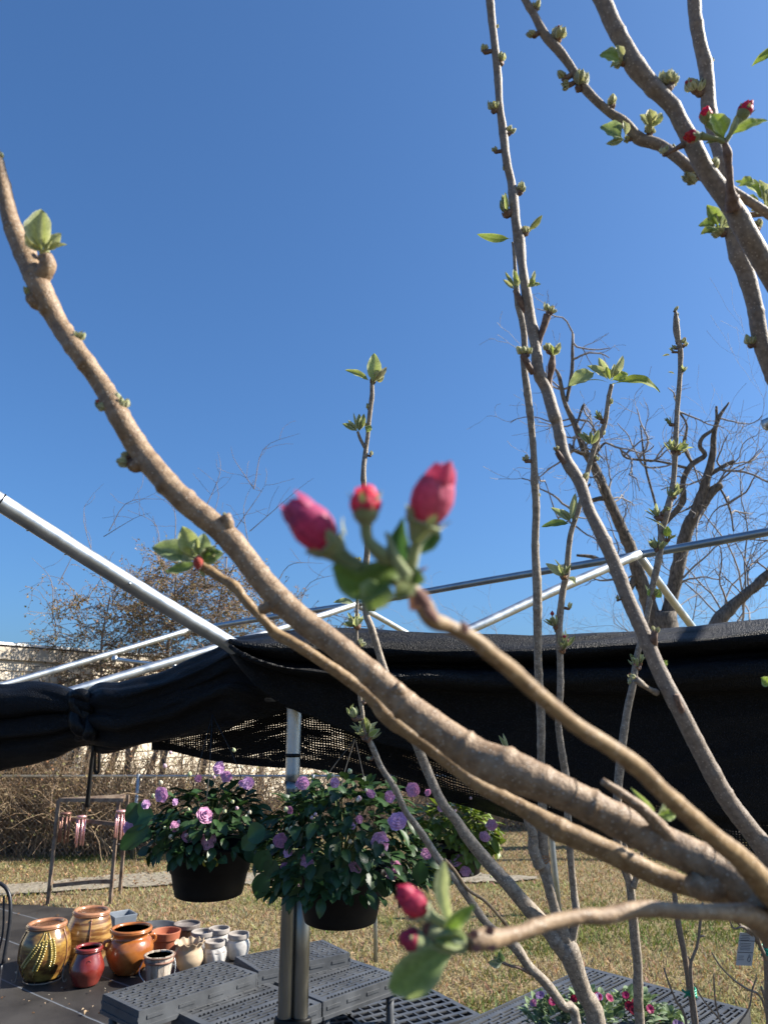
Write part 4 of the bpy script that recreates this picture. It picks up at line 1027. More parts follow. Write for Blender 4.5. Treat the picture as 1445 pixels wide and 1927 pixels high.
pot('wooden_bucket', 297, 1845, 'small weathered wooden stave bucket with rusty hoop and wire handle', bucket, 'bucket')
def urn(rw, bw, hh, wavy=0):
    def f(t, b, s_, h_):
        fn = (lambda r, z, a, i: (r * (1 + (.05 * math.sin(a * 9 + z * 20) if 4 * h_ < z < (hh - 12) * h_ else 0)), z)) if wavy else None
        turned(t, b, [(bw * .34 * s_, 0), (bw * .42 * s_, hh * .12 * h_), (bw * .5 * s_, hh * .45 * h_), (bw * .47 * s_, hh * .68 * h_), (rw * .44 * s_, hh * .80 * h_)], WHITEC, fn=fn)
        turned(t, b + np.array([0, 0, hh * .80 * h_ + .001]), [(rw * .46 * s_, 0), (rw * .5 * s_, hh * .05 * h_), (rw * .5 * s_, hh * .2 * h_)], GREYRIM, part='rim', thick=.012)
        if wavy:
            mb = MB(); lathe(mb, b, [((bw * .47 + 1.2 * math.cos(a)) * s_, (hh * .62 + 1.2 * math.sin(a)) * h_) for a in np.linspace(0, 6.283, 9)], 40); mb.build('cord_band', GREYRIM, t)
    return f
pot('white_pot', 447, 1804, 'whitewashed clay pot farthest to the right of the cluster with a taupe rim', urn(40, 43, 47), group='whitewashed clay pots')
pot('white_pot', 410, 1795, 'whitewashed clay pot farthest back, between two other white pots', urn(40, 43, 48), group='whitewashed clay pots')
pot('white_pot', 379, 1799, 'whitewashed clay pot just behind the scalloped cream pot', urn(43, 46, 46), group='whitewashed clay pots')
pot('white_pot', 402, 1818, 'draped fluted white pot tied with a cord band, next to the scalloped pot', urn(38, 44, 46, 1), group='whitewashed clay pots')
def squarep(t, b, s_, h_):
    H = 50 * h_; mb = MB(); rz = math.radians(38)
    a0, a1 = 32 * s_, 44 * s_
    def ring(a, z): return [b + np.array([x * math.cos(rz) - y * math.sin(rz), x * math.sin(rz) + y * math.cos(rz), z]) for x, y in ((-a / 2, -a / 2), (a / 2, -a / 2), (a / 2, a / 2), (-a / 2, a / 2))]
    rings = [ring(a0, 0), ring(a1, H), ring(a1 - .022, H), ring(a0 - .02, .03)]
    v = sum(rings, []); F = [(3, 2, 1, 0)] + [(i * 4 + j, i * 4 + (j + 1) % 4, (i + 1) * 4 + (j + 1) % 4, (i + 1) * 4 + j) for i in range(3) for j in range(4)] + [(12, 13, 14, 15)]
    mb.add(v, F); o = mb.build('body', mat('slate grey resin', (.15, .175, .205), (.21, .235, .265), scale=9, rough=.45, bump=.04, bscale=60), t, smooth=False)
    md = o.modifiers.new('edge', 'BEVEL'); md.width = .004; md.segments = 2
pot('square_planter', 226, 1768, 'tapered square slate grey planter standing behind the orange pot', squarep, 'planter')
def oval(t, b, s_, h_):
    DK = mat('charcoal resin', (.045, .047, .052), (.075, .078, .085), scale=9, rough=.5, bump=.04)
    mb = MB(); pr = [(0, 0), (26 * s_, 0), (31 * s_, 24 * h_), (36 * s_, 25 * h_), (37 * s_, 29 * h_), (36 * s_, 31 * h_), (33 * s_, 30 * h_), (29 * s_, 22 * h_), (0, 20 * h_)]
    lathe(mb, b, pr, 48, sx=1.0); mb.build('body', DK, t)
    mb = MB(); lathe(mb, b + np.array([0, 0, 21 * h_]), [(0, 0), (28 * s_, 0), (0, .01)], 32); mb.build('soil', mat('dry soil', (.10, .07, .05), (.2, .15, .11), scale=30, rough=1, bump=.6), t)
pot('bowl_planter', 292, 1772, 'wide low charcoal bowl planter behind the terracotta pot', oval, 'planter')
def dpot(t, b, s_, h_):
    BRG = mat('dark brown glaze', (.045, .022, .012), (.18, .10, .05), scale=16, rough=.15, coat=.9, spec=.6)
    turned(t, b, [(15 * s_, 0), (18 * s_, 8 * h_), (22.5 * s_, 28 * h_), (23.5 * s_, 31 * h_)], BRG)
    turned(t, b + np.array([0, 0, 31.2 * h_]), [(24.5 * s_, 0), (25 * s_, 7 * h_)], mat('dark taupe rim', (.12, .10, .09), (.2, .17, .15), scale=20, rough=.5), part='rim')
pot('glazed_pot', 350, 1776, 'dark brown glossy pot with a taupe rim between the bowl planter and the white pots', dpot)
# three-legged wire stand under the wheat barrel
b_ = G(80, 1843, .055); s_ = depth(b_) / FPX
st = thing('wire_stand', b_, 'thin wire pot stand with curled feet under the wheat barrel pot', 'pot stand')
for a_ in (-2.75, -.3, 1.3):
    mb = MB(); o_ = np.array([math.cos(a_), math.sin(a_), 0]); K = [b_ + o_ * 44 * s_ + np.array([0, 0, .12]), b_ + o_ * 45 * s_ + np.array([0, 0, .03]), b_ + o_ * 47 * s_ + np.array([0, 0, .0]), b_ + o_ * 52 * s_ + np.array([0, 0, .004]), b_ + o_ * 53 * s_ + np.array([0, 0, .018])]
    sweep(mb, cat_spline(K, 14), .005, 6); mb.build('leg', mat('rusted rod', (.16, .12, .09), (.3, .24, .18), scale=20, rough=.7), st)
mb = MB(); K = [b_ + np.array([math.cos(a) * 34 * s_, math.sin(a) * 34 * s_, .004]) for a in np.linspace(0, 6.283, 30)]; sweep(mb, np.array(K), .004, 6); mb.build('ring', MATS['rusted rod'], st)

# ------------------------------------------------------------------ slotted black plastic nursery benches
BEN = mat('grey black bench plastic', (.046, .049, .054), (.080, .085, .092), scale=6, rough=.45, bump=.04, bscale=160, rvar=.1)
BH = .62
def perf(mb, O, ex, ey, L_, W_, nx, ny, slots, z, th):
    # slotted plate: cells are kept or open; each kept cell gets top, bottom and the walls towards open cells
    xs, ys = slots; keep = np.ones((len(xs) - 1, len(ys) - 1), bool)
    for i in range(len(xs) - 1):
        for j in range(len(ys) - 1): keep[i, j] = not slots_open(i, j, len(xs) - 1, len(ys) - 1)
    nxv, nyv = len(xs), len(ys)
    top = [O + ex * x + ey * y + np.array([0, 0, z]) for x in xs for y in ys]; bot = [q - np.array([0, 0, th]) for q in top]
    F = []; nT = nxv * nyv; idx = lambda i, j: i * nyv + j
    for i in range(nxv - 1):
        for j in range(nyv - 1):
            if not keep[i, j]: continue
            a, b, c, d = idx(i, j), idx(i + 1, j), idx(i + 1, j + 1), idx(i, j + 1)
            F.append((a, b, c, d)); F.append((d + nT, c + nT, b + nT, a + nT))
            for (u, v_, ii, jj) in ((a, b, i, j - 1), (b, c, i + 1, j), (c, d, i, j + 1), (d, a, i - 1, j)):
                if not (0 <= ii < nxv - 1 and 0 <= jj < nyv - 1) or not keep[ii, jj]: F.append((v_, u, u + nT, v_ + nT))
    mb.add(top + bot, F)
def slots_open(i, j, n, m):
    if PAT == 'grid':      # staggered short dashes, solid rim and two cross ribs
        if i < 2 or i >= n - 2 or j < 1 or j >= m - 1: return False
        if j % 2 == 0: return False
        return (i + (2 if (j // 2) % 2 else 0)) % 6 > 0
    if PAT == 'rails':
        if i < 3 or i >= n - 3 or j < 1 or j >= m - 1: return False
        r_ = j % 10
        if r_ == 1: return True
        if r_ == 2: return i % 2 == 0
        if r_ in (5, 7, 9): return (i + (3 if r_ == 7 else 0)) % 8 > 0
        return False
def bench(A, B, L_, label, pat, h=BH, skirt=.075, W_=None, group='slotted black nursery benches', legs=True, rows=21):
    """A near-left corner, B corner along the long side (ground-plan points)"""
    global PAT
    PAT = pat
    A = np.array([A[0], A[1], 0.0]); ex = nrm(np.array([B[0] - A[0], B[1] - A[1], 0.0])); ey = np.array([-ex[1], ex[0], 0.0])
    if W_ < 0: ey = -ey; W_ = -W_
    t = thing('nursery_bench', A, label, 'bench', group)
    nx = int(L_ / .0125) if pat == 'grid' else int(L_ / .013); xs = np.linspace(0, L_, nx + 1); ny = rows; ys = np.concatenate([[0], np.cumsum([.52 if j % 2 == 0 else 1.0 for j in range(ny)])]); ys = ys / ys[-1] * W_
    mb = MB(); perf(mb, A, ex, ey, L_, W_, nx, ny, (xs, ys), h, .007); mb.build('slotted_top', BEN, t, smooth=False)
    mb = MB(); q_ = A + ex * L_ / 2 + ey * W_ / 2; box(mb, (q_[0], q_[1], h - .036), (L_ - .03, W_ - .03, .006), rz=math.atan2(ex[1], ex[0])); mb.build('slot_shade_plate', BLACKPL, t, smooth=False)  # black plate added below the slots so they look shaded
    mb = MB(); e = .012
    c4 = [A, A + ex * L_, A + ex * L_ + ey * W_, A + ey * W_]; cen = sum(c4) / 4
    for i in range(4):
        p, q = c4[i], c4[(i + 1) % 4]; d_ = nrm(q - p); inn = nrm(np.cross((0, 0, 1), d_)); inn = inn if np.dot(cen - p, inn) > 0 else -inn
        m0 = inn * .006
        for (zz, hh, of) in ((h - .003 - skirt / 2, skirt, -.003), (h - skirt - .006, .018, -.010)):
            beam(mb, p + m0 + inn * of + np.array([0, 0, zz]) - d_ * .004 * (i % 2), q + m0 + inn * of + np.array([0, 0, zz]) + d_ * .004 * (i % 2), .012, hh)
        nrib = 4
        for k_ in range(nrib):
            u = (k_ + .5) / nrib; c_ = p + (q - p) * u - inn * .004 + np.array([0, 0, h - skirt * .5]); beam(mb, c_ - d_ * .05, c_ + d_ * .05, .007, skirt * .22)
    mb.build('rim', BEN, t, smooth=False)
    if legs:
        for i, c_ in enumerate(c4):
            c_ = c_ + nrm(cen - c_) * .06
            mb = MB(); tube(mb, (c_[0], c_[1], .02), (c_[0], c_[1], h - .02), .024, 12); 
            sweep(mb, np.array([(c_[0] + math.cos(a) * .022, c_[1] + math.sin(a) * .022, .03 + a * .022) for a in np.linspace(0, (h - .1) / .022, 60)]), .006, 5)
            mb.build('leg', BEN, t)
    return t
def gp(x, y, h=BH): q = G(x, y, h); return q[:2]
LEN = lambda a, b: float(np.hypot(*(np.array(a) - np.array(b))))
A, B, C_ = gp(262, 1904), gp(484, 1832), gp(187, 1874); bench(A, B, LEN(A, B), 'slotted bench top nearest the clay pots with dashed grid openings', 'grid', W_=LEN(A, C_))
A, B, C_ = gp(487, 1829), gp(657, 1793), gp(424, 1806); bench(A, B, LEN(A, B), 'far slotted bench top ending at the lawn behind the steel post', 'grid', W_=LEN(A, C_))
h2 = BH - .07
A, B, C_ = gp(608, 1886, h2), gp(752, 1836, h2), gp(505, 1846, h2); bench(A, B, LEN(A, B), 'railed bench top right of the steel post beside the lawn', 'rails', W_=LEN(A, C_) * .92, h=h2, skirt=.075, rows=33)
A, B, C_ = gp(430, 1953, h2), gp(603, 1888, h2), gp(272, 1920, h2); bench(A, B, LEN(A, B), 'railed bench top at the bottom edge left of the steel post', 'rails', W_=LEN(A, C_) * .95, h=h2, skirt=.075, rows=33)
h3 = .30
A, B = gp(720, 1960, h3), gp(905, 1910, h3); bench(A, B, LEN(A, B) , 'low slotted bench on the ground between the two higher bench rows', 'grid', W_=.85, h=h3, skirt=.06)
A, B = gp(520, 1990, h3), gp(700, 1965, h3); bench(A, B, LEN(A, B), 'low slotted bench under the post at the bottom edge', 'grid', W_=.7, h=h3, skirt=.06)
B, C_, A = gp(1103, 1820, .5), gp(1427, 1880, .5), gp(870, 1925, .5)
A = np.array(A) + (np.array(A) - np.array(B)) * .8
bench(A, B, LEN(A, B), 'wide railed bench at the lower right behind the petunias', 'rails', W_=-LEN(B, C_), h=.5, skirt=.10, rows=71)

# ------------------------------------------------------------------ metal display rack with hanging chimes
rb = G(88, 1706); rr_ = G(205, 1702); YR = (rb[1] + rr_[1]) / 2
RUST = mat('rust brown steel', (.13, .08, .055), (.34, .26, .19), scale=9, rough=.55, metal=.4)
rack = thing('display_rack', (rb[0], YR, 0), 'rusty brown metal display rack standing on the lawn with an open frame', 'rack')
zt_ = AY(115, 1506, YR)[2]; xl, xr = AY(90, 1700, YR)[0], AY(207, 1700, YR)[0]; dp = .42
for (x, y) in ((xl, YR), (xr, YR), (xl + .62, YR + dp * 1.3)):
    mb = MB(); beam(mb, (x, y, 0), (x, y, zt_), .035, .035, up=(0, 1, 0)); mb.build('leg', RUST, rack, smooth=False)
for (a_, b_) in (((xl, YR, zt_), (xr + .06, YR, zt_)), ((xl, YR, zt_), (xl + .62, YR + dp, zt_)), ((xr, YR, zt_), (xl + .62, YR + dp, zt_)), ((xl + .04, YR, .20), (xl + .52, YR + .02, .24)), ((xl + .5, YR, .24), (xr, YR, .24)), ((xl, YR + .05, zt_ - .2), (xr, YR + .05, zt_ - .27))):
    mb = MB(); beam(mb, a_, b_, .03, .04); mb.build('rail', RUST, rack, smooth=False)
PINK = mat('pink chime tube', (.75, .38, .36), (.85, .5, .48), scale=4, rough=.25, metal=.5); BRN = mat('dark chime tube', (.20, .09, .07), (.3, .15, .1), scale=5, rough=.4, metal=.4)
def chime(px, py, wpx, hpx, m, label, Y=YR - .04):
    c = AY(px, py, Y); s_ = depth(c) / FPX; r_ = wpx * .5 * s_; H = hpx * s_
    t = thing('wind_chime', c - np.array([0, 0, H]), label, 'wind chime', 'wind chimes on the rack')
    mb = MB(); lathe(mb, c, [(0, -.012), (r_, -.012), (r_ * 1.05, 0), (r_, .010), (0, .012)], 18); mb.build('top_disc', m, t)
    for k_ in range(7):
        a = k_ / 7 * 6.283; q = c + np.array([math.cos(a) * r_ * .85, math.sin(a) * r_ * .85, -.03]); mb = MB(); tube(mb, q, q - np.array([0, 0, H * R(.82, 1)]), .010, 8); mb.build('chime_tube', m, t)
    mb = MB(); tube(mb, c + np.array([0, 0, .01]), c + np.array([0, 0, .12]), .003, 5); tube(mb, c, c - np.array([0, 0, H * 1.25]), .002, 4)
    lathe(mb, c - np.array([0, 0, H * 1.25]), [(0, -.01), (.03, 0), (0, .01)], 10); mb.build('cord', WIRE, t)
chime(154, 1537, 17, 50, PINK, 'pink tube wind chime hanging in the middle of the rack')
chime(124, 1531, 20, 50, BRN, 'dark brown tube wind chime at the left end of the rack')
chime(228, 1527, 18, 46, PINK, 'pink tube wind chime at the right end of the rack, half hidden by basket leaves')

# iron garden chair cut by the left edge
cb = G(-48, 1950, .055); s_ = depth(cb) / FPX
ch = thing('garden_chair', cb, 'black iron garden chair, only its curled back showing at the left edge', 'chair')
IRON = mat('black iron', (.012, .013, .015), (.03, .03, .035), scale=20, rough=.4, metal=.3)
W2 = 38 * s_ / 1.0
mb = MB(); K = [cb + np.array([-W2, 0, .42]), cb + np.array([-W2 * 1.02, .02, .68]), cb + np.array([-W2 * .7, .04, .84]), cb + np.array([0, .05, .90]), cb + np.array([W2 * .7, .04, .84]), cb + np.array([W2 * 1.02, .02, .68]), cb + np.array([W2, 0, .42])]
sweep(mb, cat_spline(K, 40), .013, 8)
for k_ in range(5):
    x = (-.6 + .3 * k_) * W2; sweep(mb, cat_spline([cb + np.array([x, 0, .43]), cb + np.array([x * 1.2, .02, .6]), cb + np.array([x * .8, .04, .82])], 10), .007, 6)
mb.build('backrest', IRON, ch)
mb = MB(); lathe(mb, cb + np.array([0, -.2, .43]), [(0, -.01), (W2 * .98, -.01), (W2, .0), (W2 * .98, .012), (0, .012)], 30); mb.build('seat', IRON, ch)
for sx_, sy_ in ((-1, 0), (1, 0), (-1, -1), (1, -1)):
    mb = MB(); sweep(mb, cat_spline([cb + np.array([sx_ * W2 * .9, sy_ * .4, .42]), cb + np.array([sx_ * W2 * .9, sy_ * .4, .2]), cb + np.array([sx_ * W2 * 1.08, sy_ * .44, 0])], 10), .012, 8); mb.build('leg', IRON, ch)

# ------------------------------------------------------------------ petunias in nursery pots at the lower edge
PL = mat('petunia leaf', (1, 1, 1), attr=True, rough=.75, trans=.2, sheen=.3, spec=.2)
def petunia(px, py, d, wpx, label, cols_, seed):
    RND.seed(seed); c = P(px, py, d); r_ = wpx * .5 * d / FPX
    t = thing('petunia_plant', (c[0], c[1], .5), label, 'flowering plant', 'petunias along the lower edge')
    mb = MB(); hp = max(.12, c[2] - .5 - r_ * .6); lathe(mb, (c[0], c[1], .5), [(0, 0), (.07, 0), (.09, hp), (.095, hp), (.087, hp), (0, hp * .9)], 30); mb.build('pot', BLACKPL, t)
    mb = MB()
    for i in range(230):
        a = R(0, 6.283); el = math.asin(R(-.1, 1)); o = np.array([math.cos(a) * math.cos(el), math.sin(a) * math.cos(el), math.sin(el) * .75]) * r_ * R(.5, 1)
        dd = nrm(o + np.array([R(-.1, .1), R(-.1, .1), R(0, .1)])); L_ = R(.03, .055); cc = np.array([.13, .19, .09]) * R(.7, 1.3)
        leaf(mb, c + o, c + o + dd * L_, L_ * R(.6, .8), nrm(np.array([R(-.5, .5), R(-.5, .5), 1])), fold=.2, curl=.1, c_in=cc, c_ed=cc * 1.6 + .05, nu=4)
    mb.build('foliage', PL, t)
    for i in range(5):
        a = R(3.4, 6.0); el = R(.3, 1.3); o = np.array([math.cos(a) * math.cos(el), math.sin(a) * math.cos(el), math.sin(el) * .8]) * r_ * 1.15
        cc = np.array(RND.choice(cols_)); mb = MB(); fr_ = R(.017, .025)
        v = nrm(o + np.array([0, -.05, .03])); A = c + o
        for k_ in range(5):
            a2 = k_ * 1.2566; u_ = nrm(np.cross(v, (0.3, 0, 1))); w_ = np.cross(v, u_); dd = u_ * math.cos(a2) + w_ * math.sin(a2)
            leaf(mb, A, A + dd * fr_ + v * fr_ * .4, fr_ * 1.25, v, fold=-.05, curl=.1, c_in=cc * .55, c_ed=cc, nu=5, blunt=1.2)
        tube(mb, A - v * .03, A + v * .002, .002, 6, r2=.004, col=tuple(cc * .6)); mb.build('flower', PETAL, t)
MAG = (.50, .03, .16); RED_ = (.42, .02, .06); LIL = (.40, .26, .52); PNK = (.68, .32, .52)
petunia(1040, 1925, 3.6, 110, 'petunia plant with pink and magenta blooms at the left of the petunia row', [PNK, LIL, MAG], 1)
petunia(1115, 1915, 3.55, 110, 'petunia plant with red and lilac blooms behind the forked grey trunk', [LIL, RED_, MAG], 2)
petunia(1195, 1912, 3.6, 100, 'petunia plant with magenta red blooms in front of the straight pale trunk', [MAG, RED_], 3)
petunia(1255, 1935, 3.65, 70, 'petunia plant with a single dark red bloom at the right end of the petunia row', [RED_, LIL], 4)
# ------------------------------------------------------------------ young apple trees: shoots traced from the photograph at their own distances
SIL_E = (.66, .65, .48); SIL_I = (.36, .38, .18); GRN_I = (.16, .23, .06); GRN_E = (.38, .44, .27); PALE_I = (.42, .47, .28); LIME = (.34, .44, .05)
class Shoot:
    def __init__(s, K): s.K = np.array(K, float)
    def at(s, x, y):
        d = s.S; i = int(np.argmin((s.px - x) ** 2 + (s.py - y) ** 2)); return s.S[i, :3], s.S[i, 3], s.dd[i], nrm(s.S[min(i + 1, len(d) - 1), :3] - s.S[max(i - 1, 0), :3])
def shoot(tree, K, m, rough=.035, freq=130, sides=14, nodes=.8, tail=None, name='branch', seed=0, step=5.0, wm=1.0):
    """K: (x, y, distance, width) in photograph pixels; tail: world points (x, y, z, radius) appended after the last key"""
    rs = random.Random(seed + 17)
    K = [(x, y, d, w_ * (wm if isinstance(wm, float) else float(np.interp(x, wm[0], wm[1])))) for x, y, d, w_ in K]
    pts = [(*P(x, y, d), w_ * .5 * d / FPX) for x, y, d, w_ in K]
    if tail: pts += [tuple(q) for q in tail]
    plen = sum(math.hypot(K[i + 1][0] - K[i][0], K[i + 1][1] - K[i][1]) for i in range(len(K) - 1))
    n = int(plen / step) + (30 if tail else 0) + 6
    s = cat_spline(pts, n); s[:, 3] = np.clip(s[:, 3], .0004, None)
    L = float(np.sum(np.linalg.norm(np.diff(s[:, :3], axis=0), axis=1)))
    bumps = []; q = rs.uniform(.2, .6); rm = float(np.mean(s[:len(K) * 4, 3]))
    while nodes and q * rm * 12 < L:
        bumps.append((q * rm * 12, rs.uniform(.10, .28) * nodes, rm * rs.uniform(.6, 1.3), rs.uniform(0, 6.28)))
        q += rs.uniform(.5, 1.1)
    mb = MB(); sweep(mb, s[:, :3], s[:, 3], sides, rough=rough, freq=freq, bumps=bumps)
    o = mb.build(name, m, tree)
    h = Shoot(K); h.S = s; h.dd = np.array([depth(q_) for q_ in s[:, :3]]); h.obj = o
    h.px = s[:, 0] / h.dd * FPX + 722.5; h.py = 963.5 - (s[:, :3] - CO) @ UP / h.dd * FPX
    return h
def scr(a, toward=.0):
    a = math.radians(a); return nrm(RT * math.cos(a) + UP * math.sin(a) - FW * toward)
def cluster(h, x, y, size, ang, kind='bud', seed=0, dz=0.0):
    """bud, tuft or leafy rosette growing from shoot h near pixel (x, y); x, y is the base of the green part"""
    rs = random.Random(int(x * 31 + y * 7) + seed)
    ctr, r, d, T = h.at(x, y); d = d + dz; base = P(x, y, d); ax = scr(ang, rs.uniform(-.15, .35)); L = size * rs.uniform(.85, 1.15) * d / FPX
    mb = MB(); stub = base - ctr
    if kind != 'petal':
        e = base + ax * L * .12
        k_ = [ctr, ctr * .4 + base * .6, base, e]
        rad = [max(r * .55, L * .16), L * .20, L * .22, L * .12]
        s = cat_spline([(*k_[i], rad[i]) for i in range(4)], 14); sweep(mb, s[:, :3], np.clip(s[:, 3], .0003, None), 8, rough=.2, freq=1.6 / L, mi=1)
        for i in range(5):
            a = rs.uniform(0, 6.28); u = nrm(np.cross(ax, (.3, .5, .8))); v = np.cross(ax, u); dd = nrm(u * math.cos(a) + v * math.sin(a))
            leaf(mb, base - ax * L * .15 + dd * L * .12, base + ax * L * .18 + dd * L * .2, L * .22, dd, c_in=(.30, .16, .10), c_ed=(.45, .30, .22), fold=-.3, nu=3, mi=0)
    u = nrm(np.cross(ax, (.3, .5, .8))); v = np.cross(ax, u)
    if kind == 'bud':
        nl = 1 if size < 16 else (2 if size < 22 else rs.choice((3, 4, 4)))
        for q_ in range(nl):
            az = q_ * 6.283 / nl + rs.uniform(-.4, .4); off = (u * math.cos(az) + v * math.sin(az)) * (0 if nl == 1 else L * rs.uniform(.14, .26))
            ls = L * (1 if nl == 1 else rs.uniform(.55, .85)); ax2 = nrm(ax + off / L * rs.uniform(.6, 1.6)); b2 = base + off * .6 + ax * L * rs.uniform(0, .15)
            u2 = nrm(np.cross(ax2, (.3, .5, .8))); v2 = np.cross(ax2, u2); n = rs.choice((3, 4, 5)); yg = rs.random() * .5
            tone = rs.uniform(.85, 1.2)
            for i in range(n):
                a = i * 2.4; dd = u2 * math.cos(a) + v2 * math.sin(a); ln = ls * rs.uniform(.75, 1.05) * (1 - .25 * i / n)
                leaf(mb, b2 + dd * ls * .05, b2 + ax2 * ln + dd * ls * (.05 + .12 * rs.random()), ls * rs.uniform(.55, .85), dd, fold=-.5, curl=.24, c_in=(np.array(SIL_I) * (1 - yg) + np.array([.30, .36, .08]) * yg) * tone * rs.uniform(.75, 1.1), c_ed=np.array(SIL_E) * tone * rs.uniform(.85, 1.1), nu=5, blunt=.8, mi=2)
            if rs.random() < .12: lathe(mb, b2 + ax2 * ls * .75, smooth_prof([(.0001, -ls * .14), (ls * .13, 0), (.0001, ls * .2)], 8), 8, mi=2, col=(.42, .06, .07))
    else:
        n = {'tuft': 9, 'leafy': 8}[kind]
        for i in range(n):
            a = i * 2.4 + rs.uniform(-.4, .4); sp = rs.uniform(.15, .65) if kind == 'tuft' else rs.uniform(.2, 1.0); dd = u * math.cos(a) + v * math.sin(a)
            ln = L * rs.uniform(.6, 1.05); tp = nrm(ax + dd * sp)
            t_ = rs.random(); ci = np.array(GRN_I) * (1 - t_) + np.array(PALE_I) * t_; ci = ci * rs.uniform(.8, 1.15)
            leaf(mb, base + dd * L * .04, base + tp * ln, L * rs.uniform(.20, .34), nrm(-dd + ax * .4), fold=rs.uniform(.4, .9), curl=rs.uniform(-.22, .10), c_in=ci, c_ed=np.array(SIL_E) * rs.uniform(.75, 1.05), nu=7, blunt=.8, petiole=.12, wave=.03, seed=rs.random() * 9, side=rs.uniform(-.06, .06))
        for i in range(4):
            a = rs.uniform(0, 6.28); dd = u * math.cos(a) + v * math.sin(a); q = base + ax * L * rs.uniform(.25, .5) + dd * L * .1
            lathe(mb, q, smooth_prof([(.0001, -L * .1), (L * .075, 0), (L * .05, L * .09), (.0001, L * .14)], 8), 8, mi=2, col=rs.choice([(.45, .50, .36), (.5, .52, .4), (.5, .2, .2)]))
    o = mb.build('bud_cluster' if kind == 'bud' else 'leaf_cluster', [LEAF, SCALE, FUZZ], h.obj)
    return base, ax, L, d
def leaves(h, d, specs, name='leaf_cluster', mats=None):
    """explicit leaves: (x0, y0, x1, y1, width, c_in, c_ed, tilt_right, tilt_up, fold, curl)"""
    mb = MB()
    if len(specs) > 2:
        grp = []
        for sp in specs:
            for g_ in grp:
                if any(math.hypot(sp[0] - q[0], sp[1] - q[1]) < 9 for q in g_): g_.append(sp); break
            else: grp.append([sp])
        if len(grp) > 1:
            for g_ in grp[1:]: leaves(h, d, g_, 'leaf_cluster', mats)
            specs = grp[0]
    if len(specs) < 3:
        for sp in specs[1:]: leaves(h, d, [sp], name, mats)
        specs = specs[:1]; name = 'leaf'
    for sp in specs:
        x0, y0, x1, y1, w_, ci, ce, tr_, tu, fo, cu = sp[:11]; dz = sp[11] if len(sp) > 11 else 0
        A = P(x0, y0, d); B = P(x1, y1, d + dz); ci = np.array(ci) * .8 + np.array([.055, .05, .03]); ce = np.array(ce) * .92
        leaf(mb, A, B, w_ * d / FPX, nrm(-FW + RT * tr_ + UP * tu), fold=fo, curl=cu, c_in=ci, c_ed=ce, nu=14, blunt=.8, petiole=.12, wave=.045, seed=x0)
    return mb.build(name, mats or [LEAF], h.obj)
def curved_leaf(mb, K, W, d, ci, ce, tilt=(0, 0), fold=.3):
    """leaf along a bent midrib of pixel points with its own widths"""
    p = cat_spline([(*P(x, y, d + dz), 0) for x, y, dz in K], 16)[:, :3]; n = len(p); vs = np.array([-1, -.6, -.25, 0, .25, .6, 1]); pts = []; cols = []
    T = np.gradient(p, axis=0); nv0 = nrm(-FW + RT * tilt[0] + UP * tilt[1]); wv = np.interp(np.linspace(0, 1, n), np.linspace(0, 1, len(W)), W) * d / FPX * .5
    for i in range(n):
        t = nrm(T[i]); nv = nrm(nv0 - t * np.dot(nv0, t)); s = np.cross(nv, t)
        for v in vs:
            pts.append(p[i] + s * v * wv[i] + nv * fold * abs(v) * wv[i]); e = abs(v) ** 3
            c = np.array(ci) * (1 - e) + np.array(ce) * e; cols.append(c * .8 + np.array(ce) * .2 if v == 0 else c)
    m = len(vs); mb.add(pts, [(i * m + j, i * m + j + 1, (i + 1) * m + j + 1, (i + 1) * m + j) for i in range(n - 1) for j in range(m - 1)], np.array(cols))
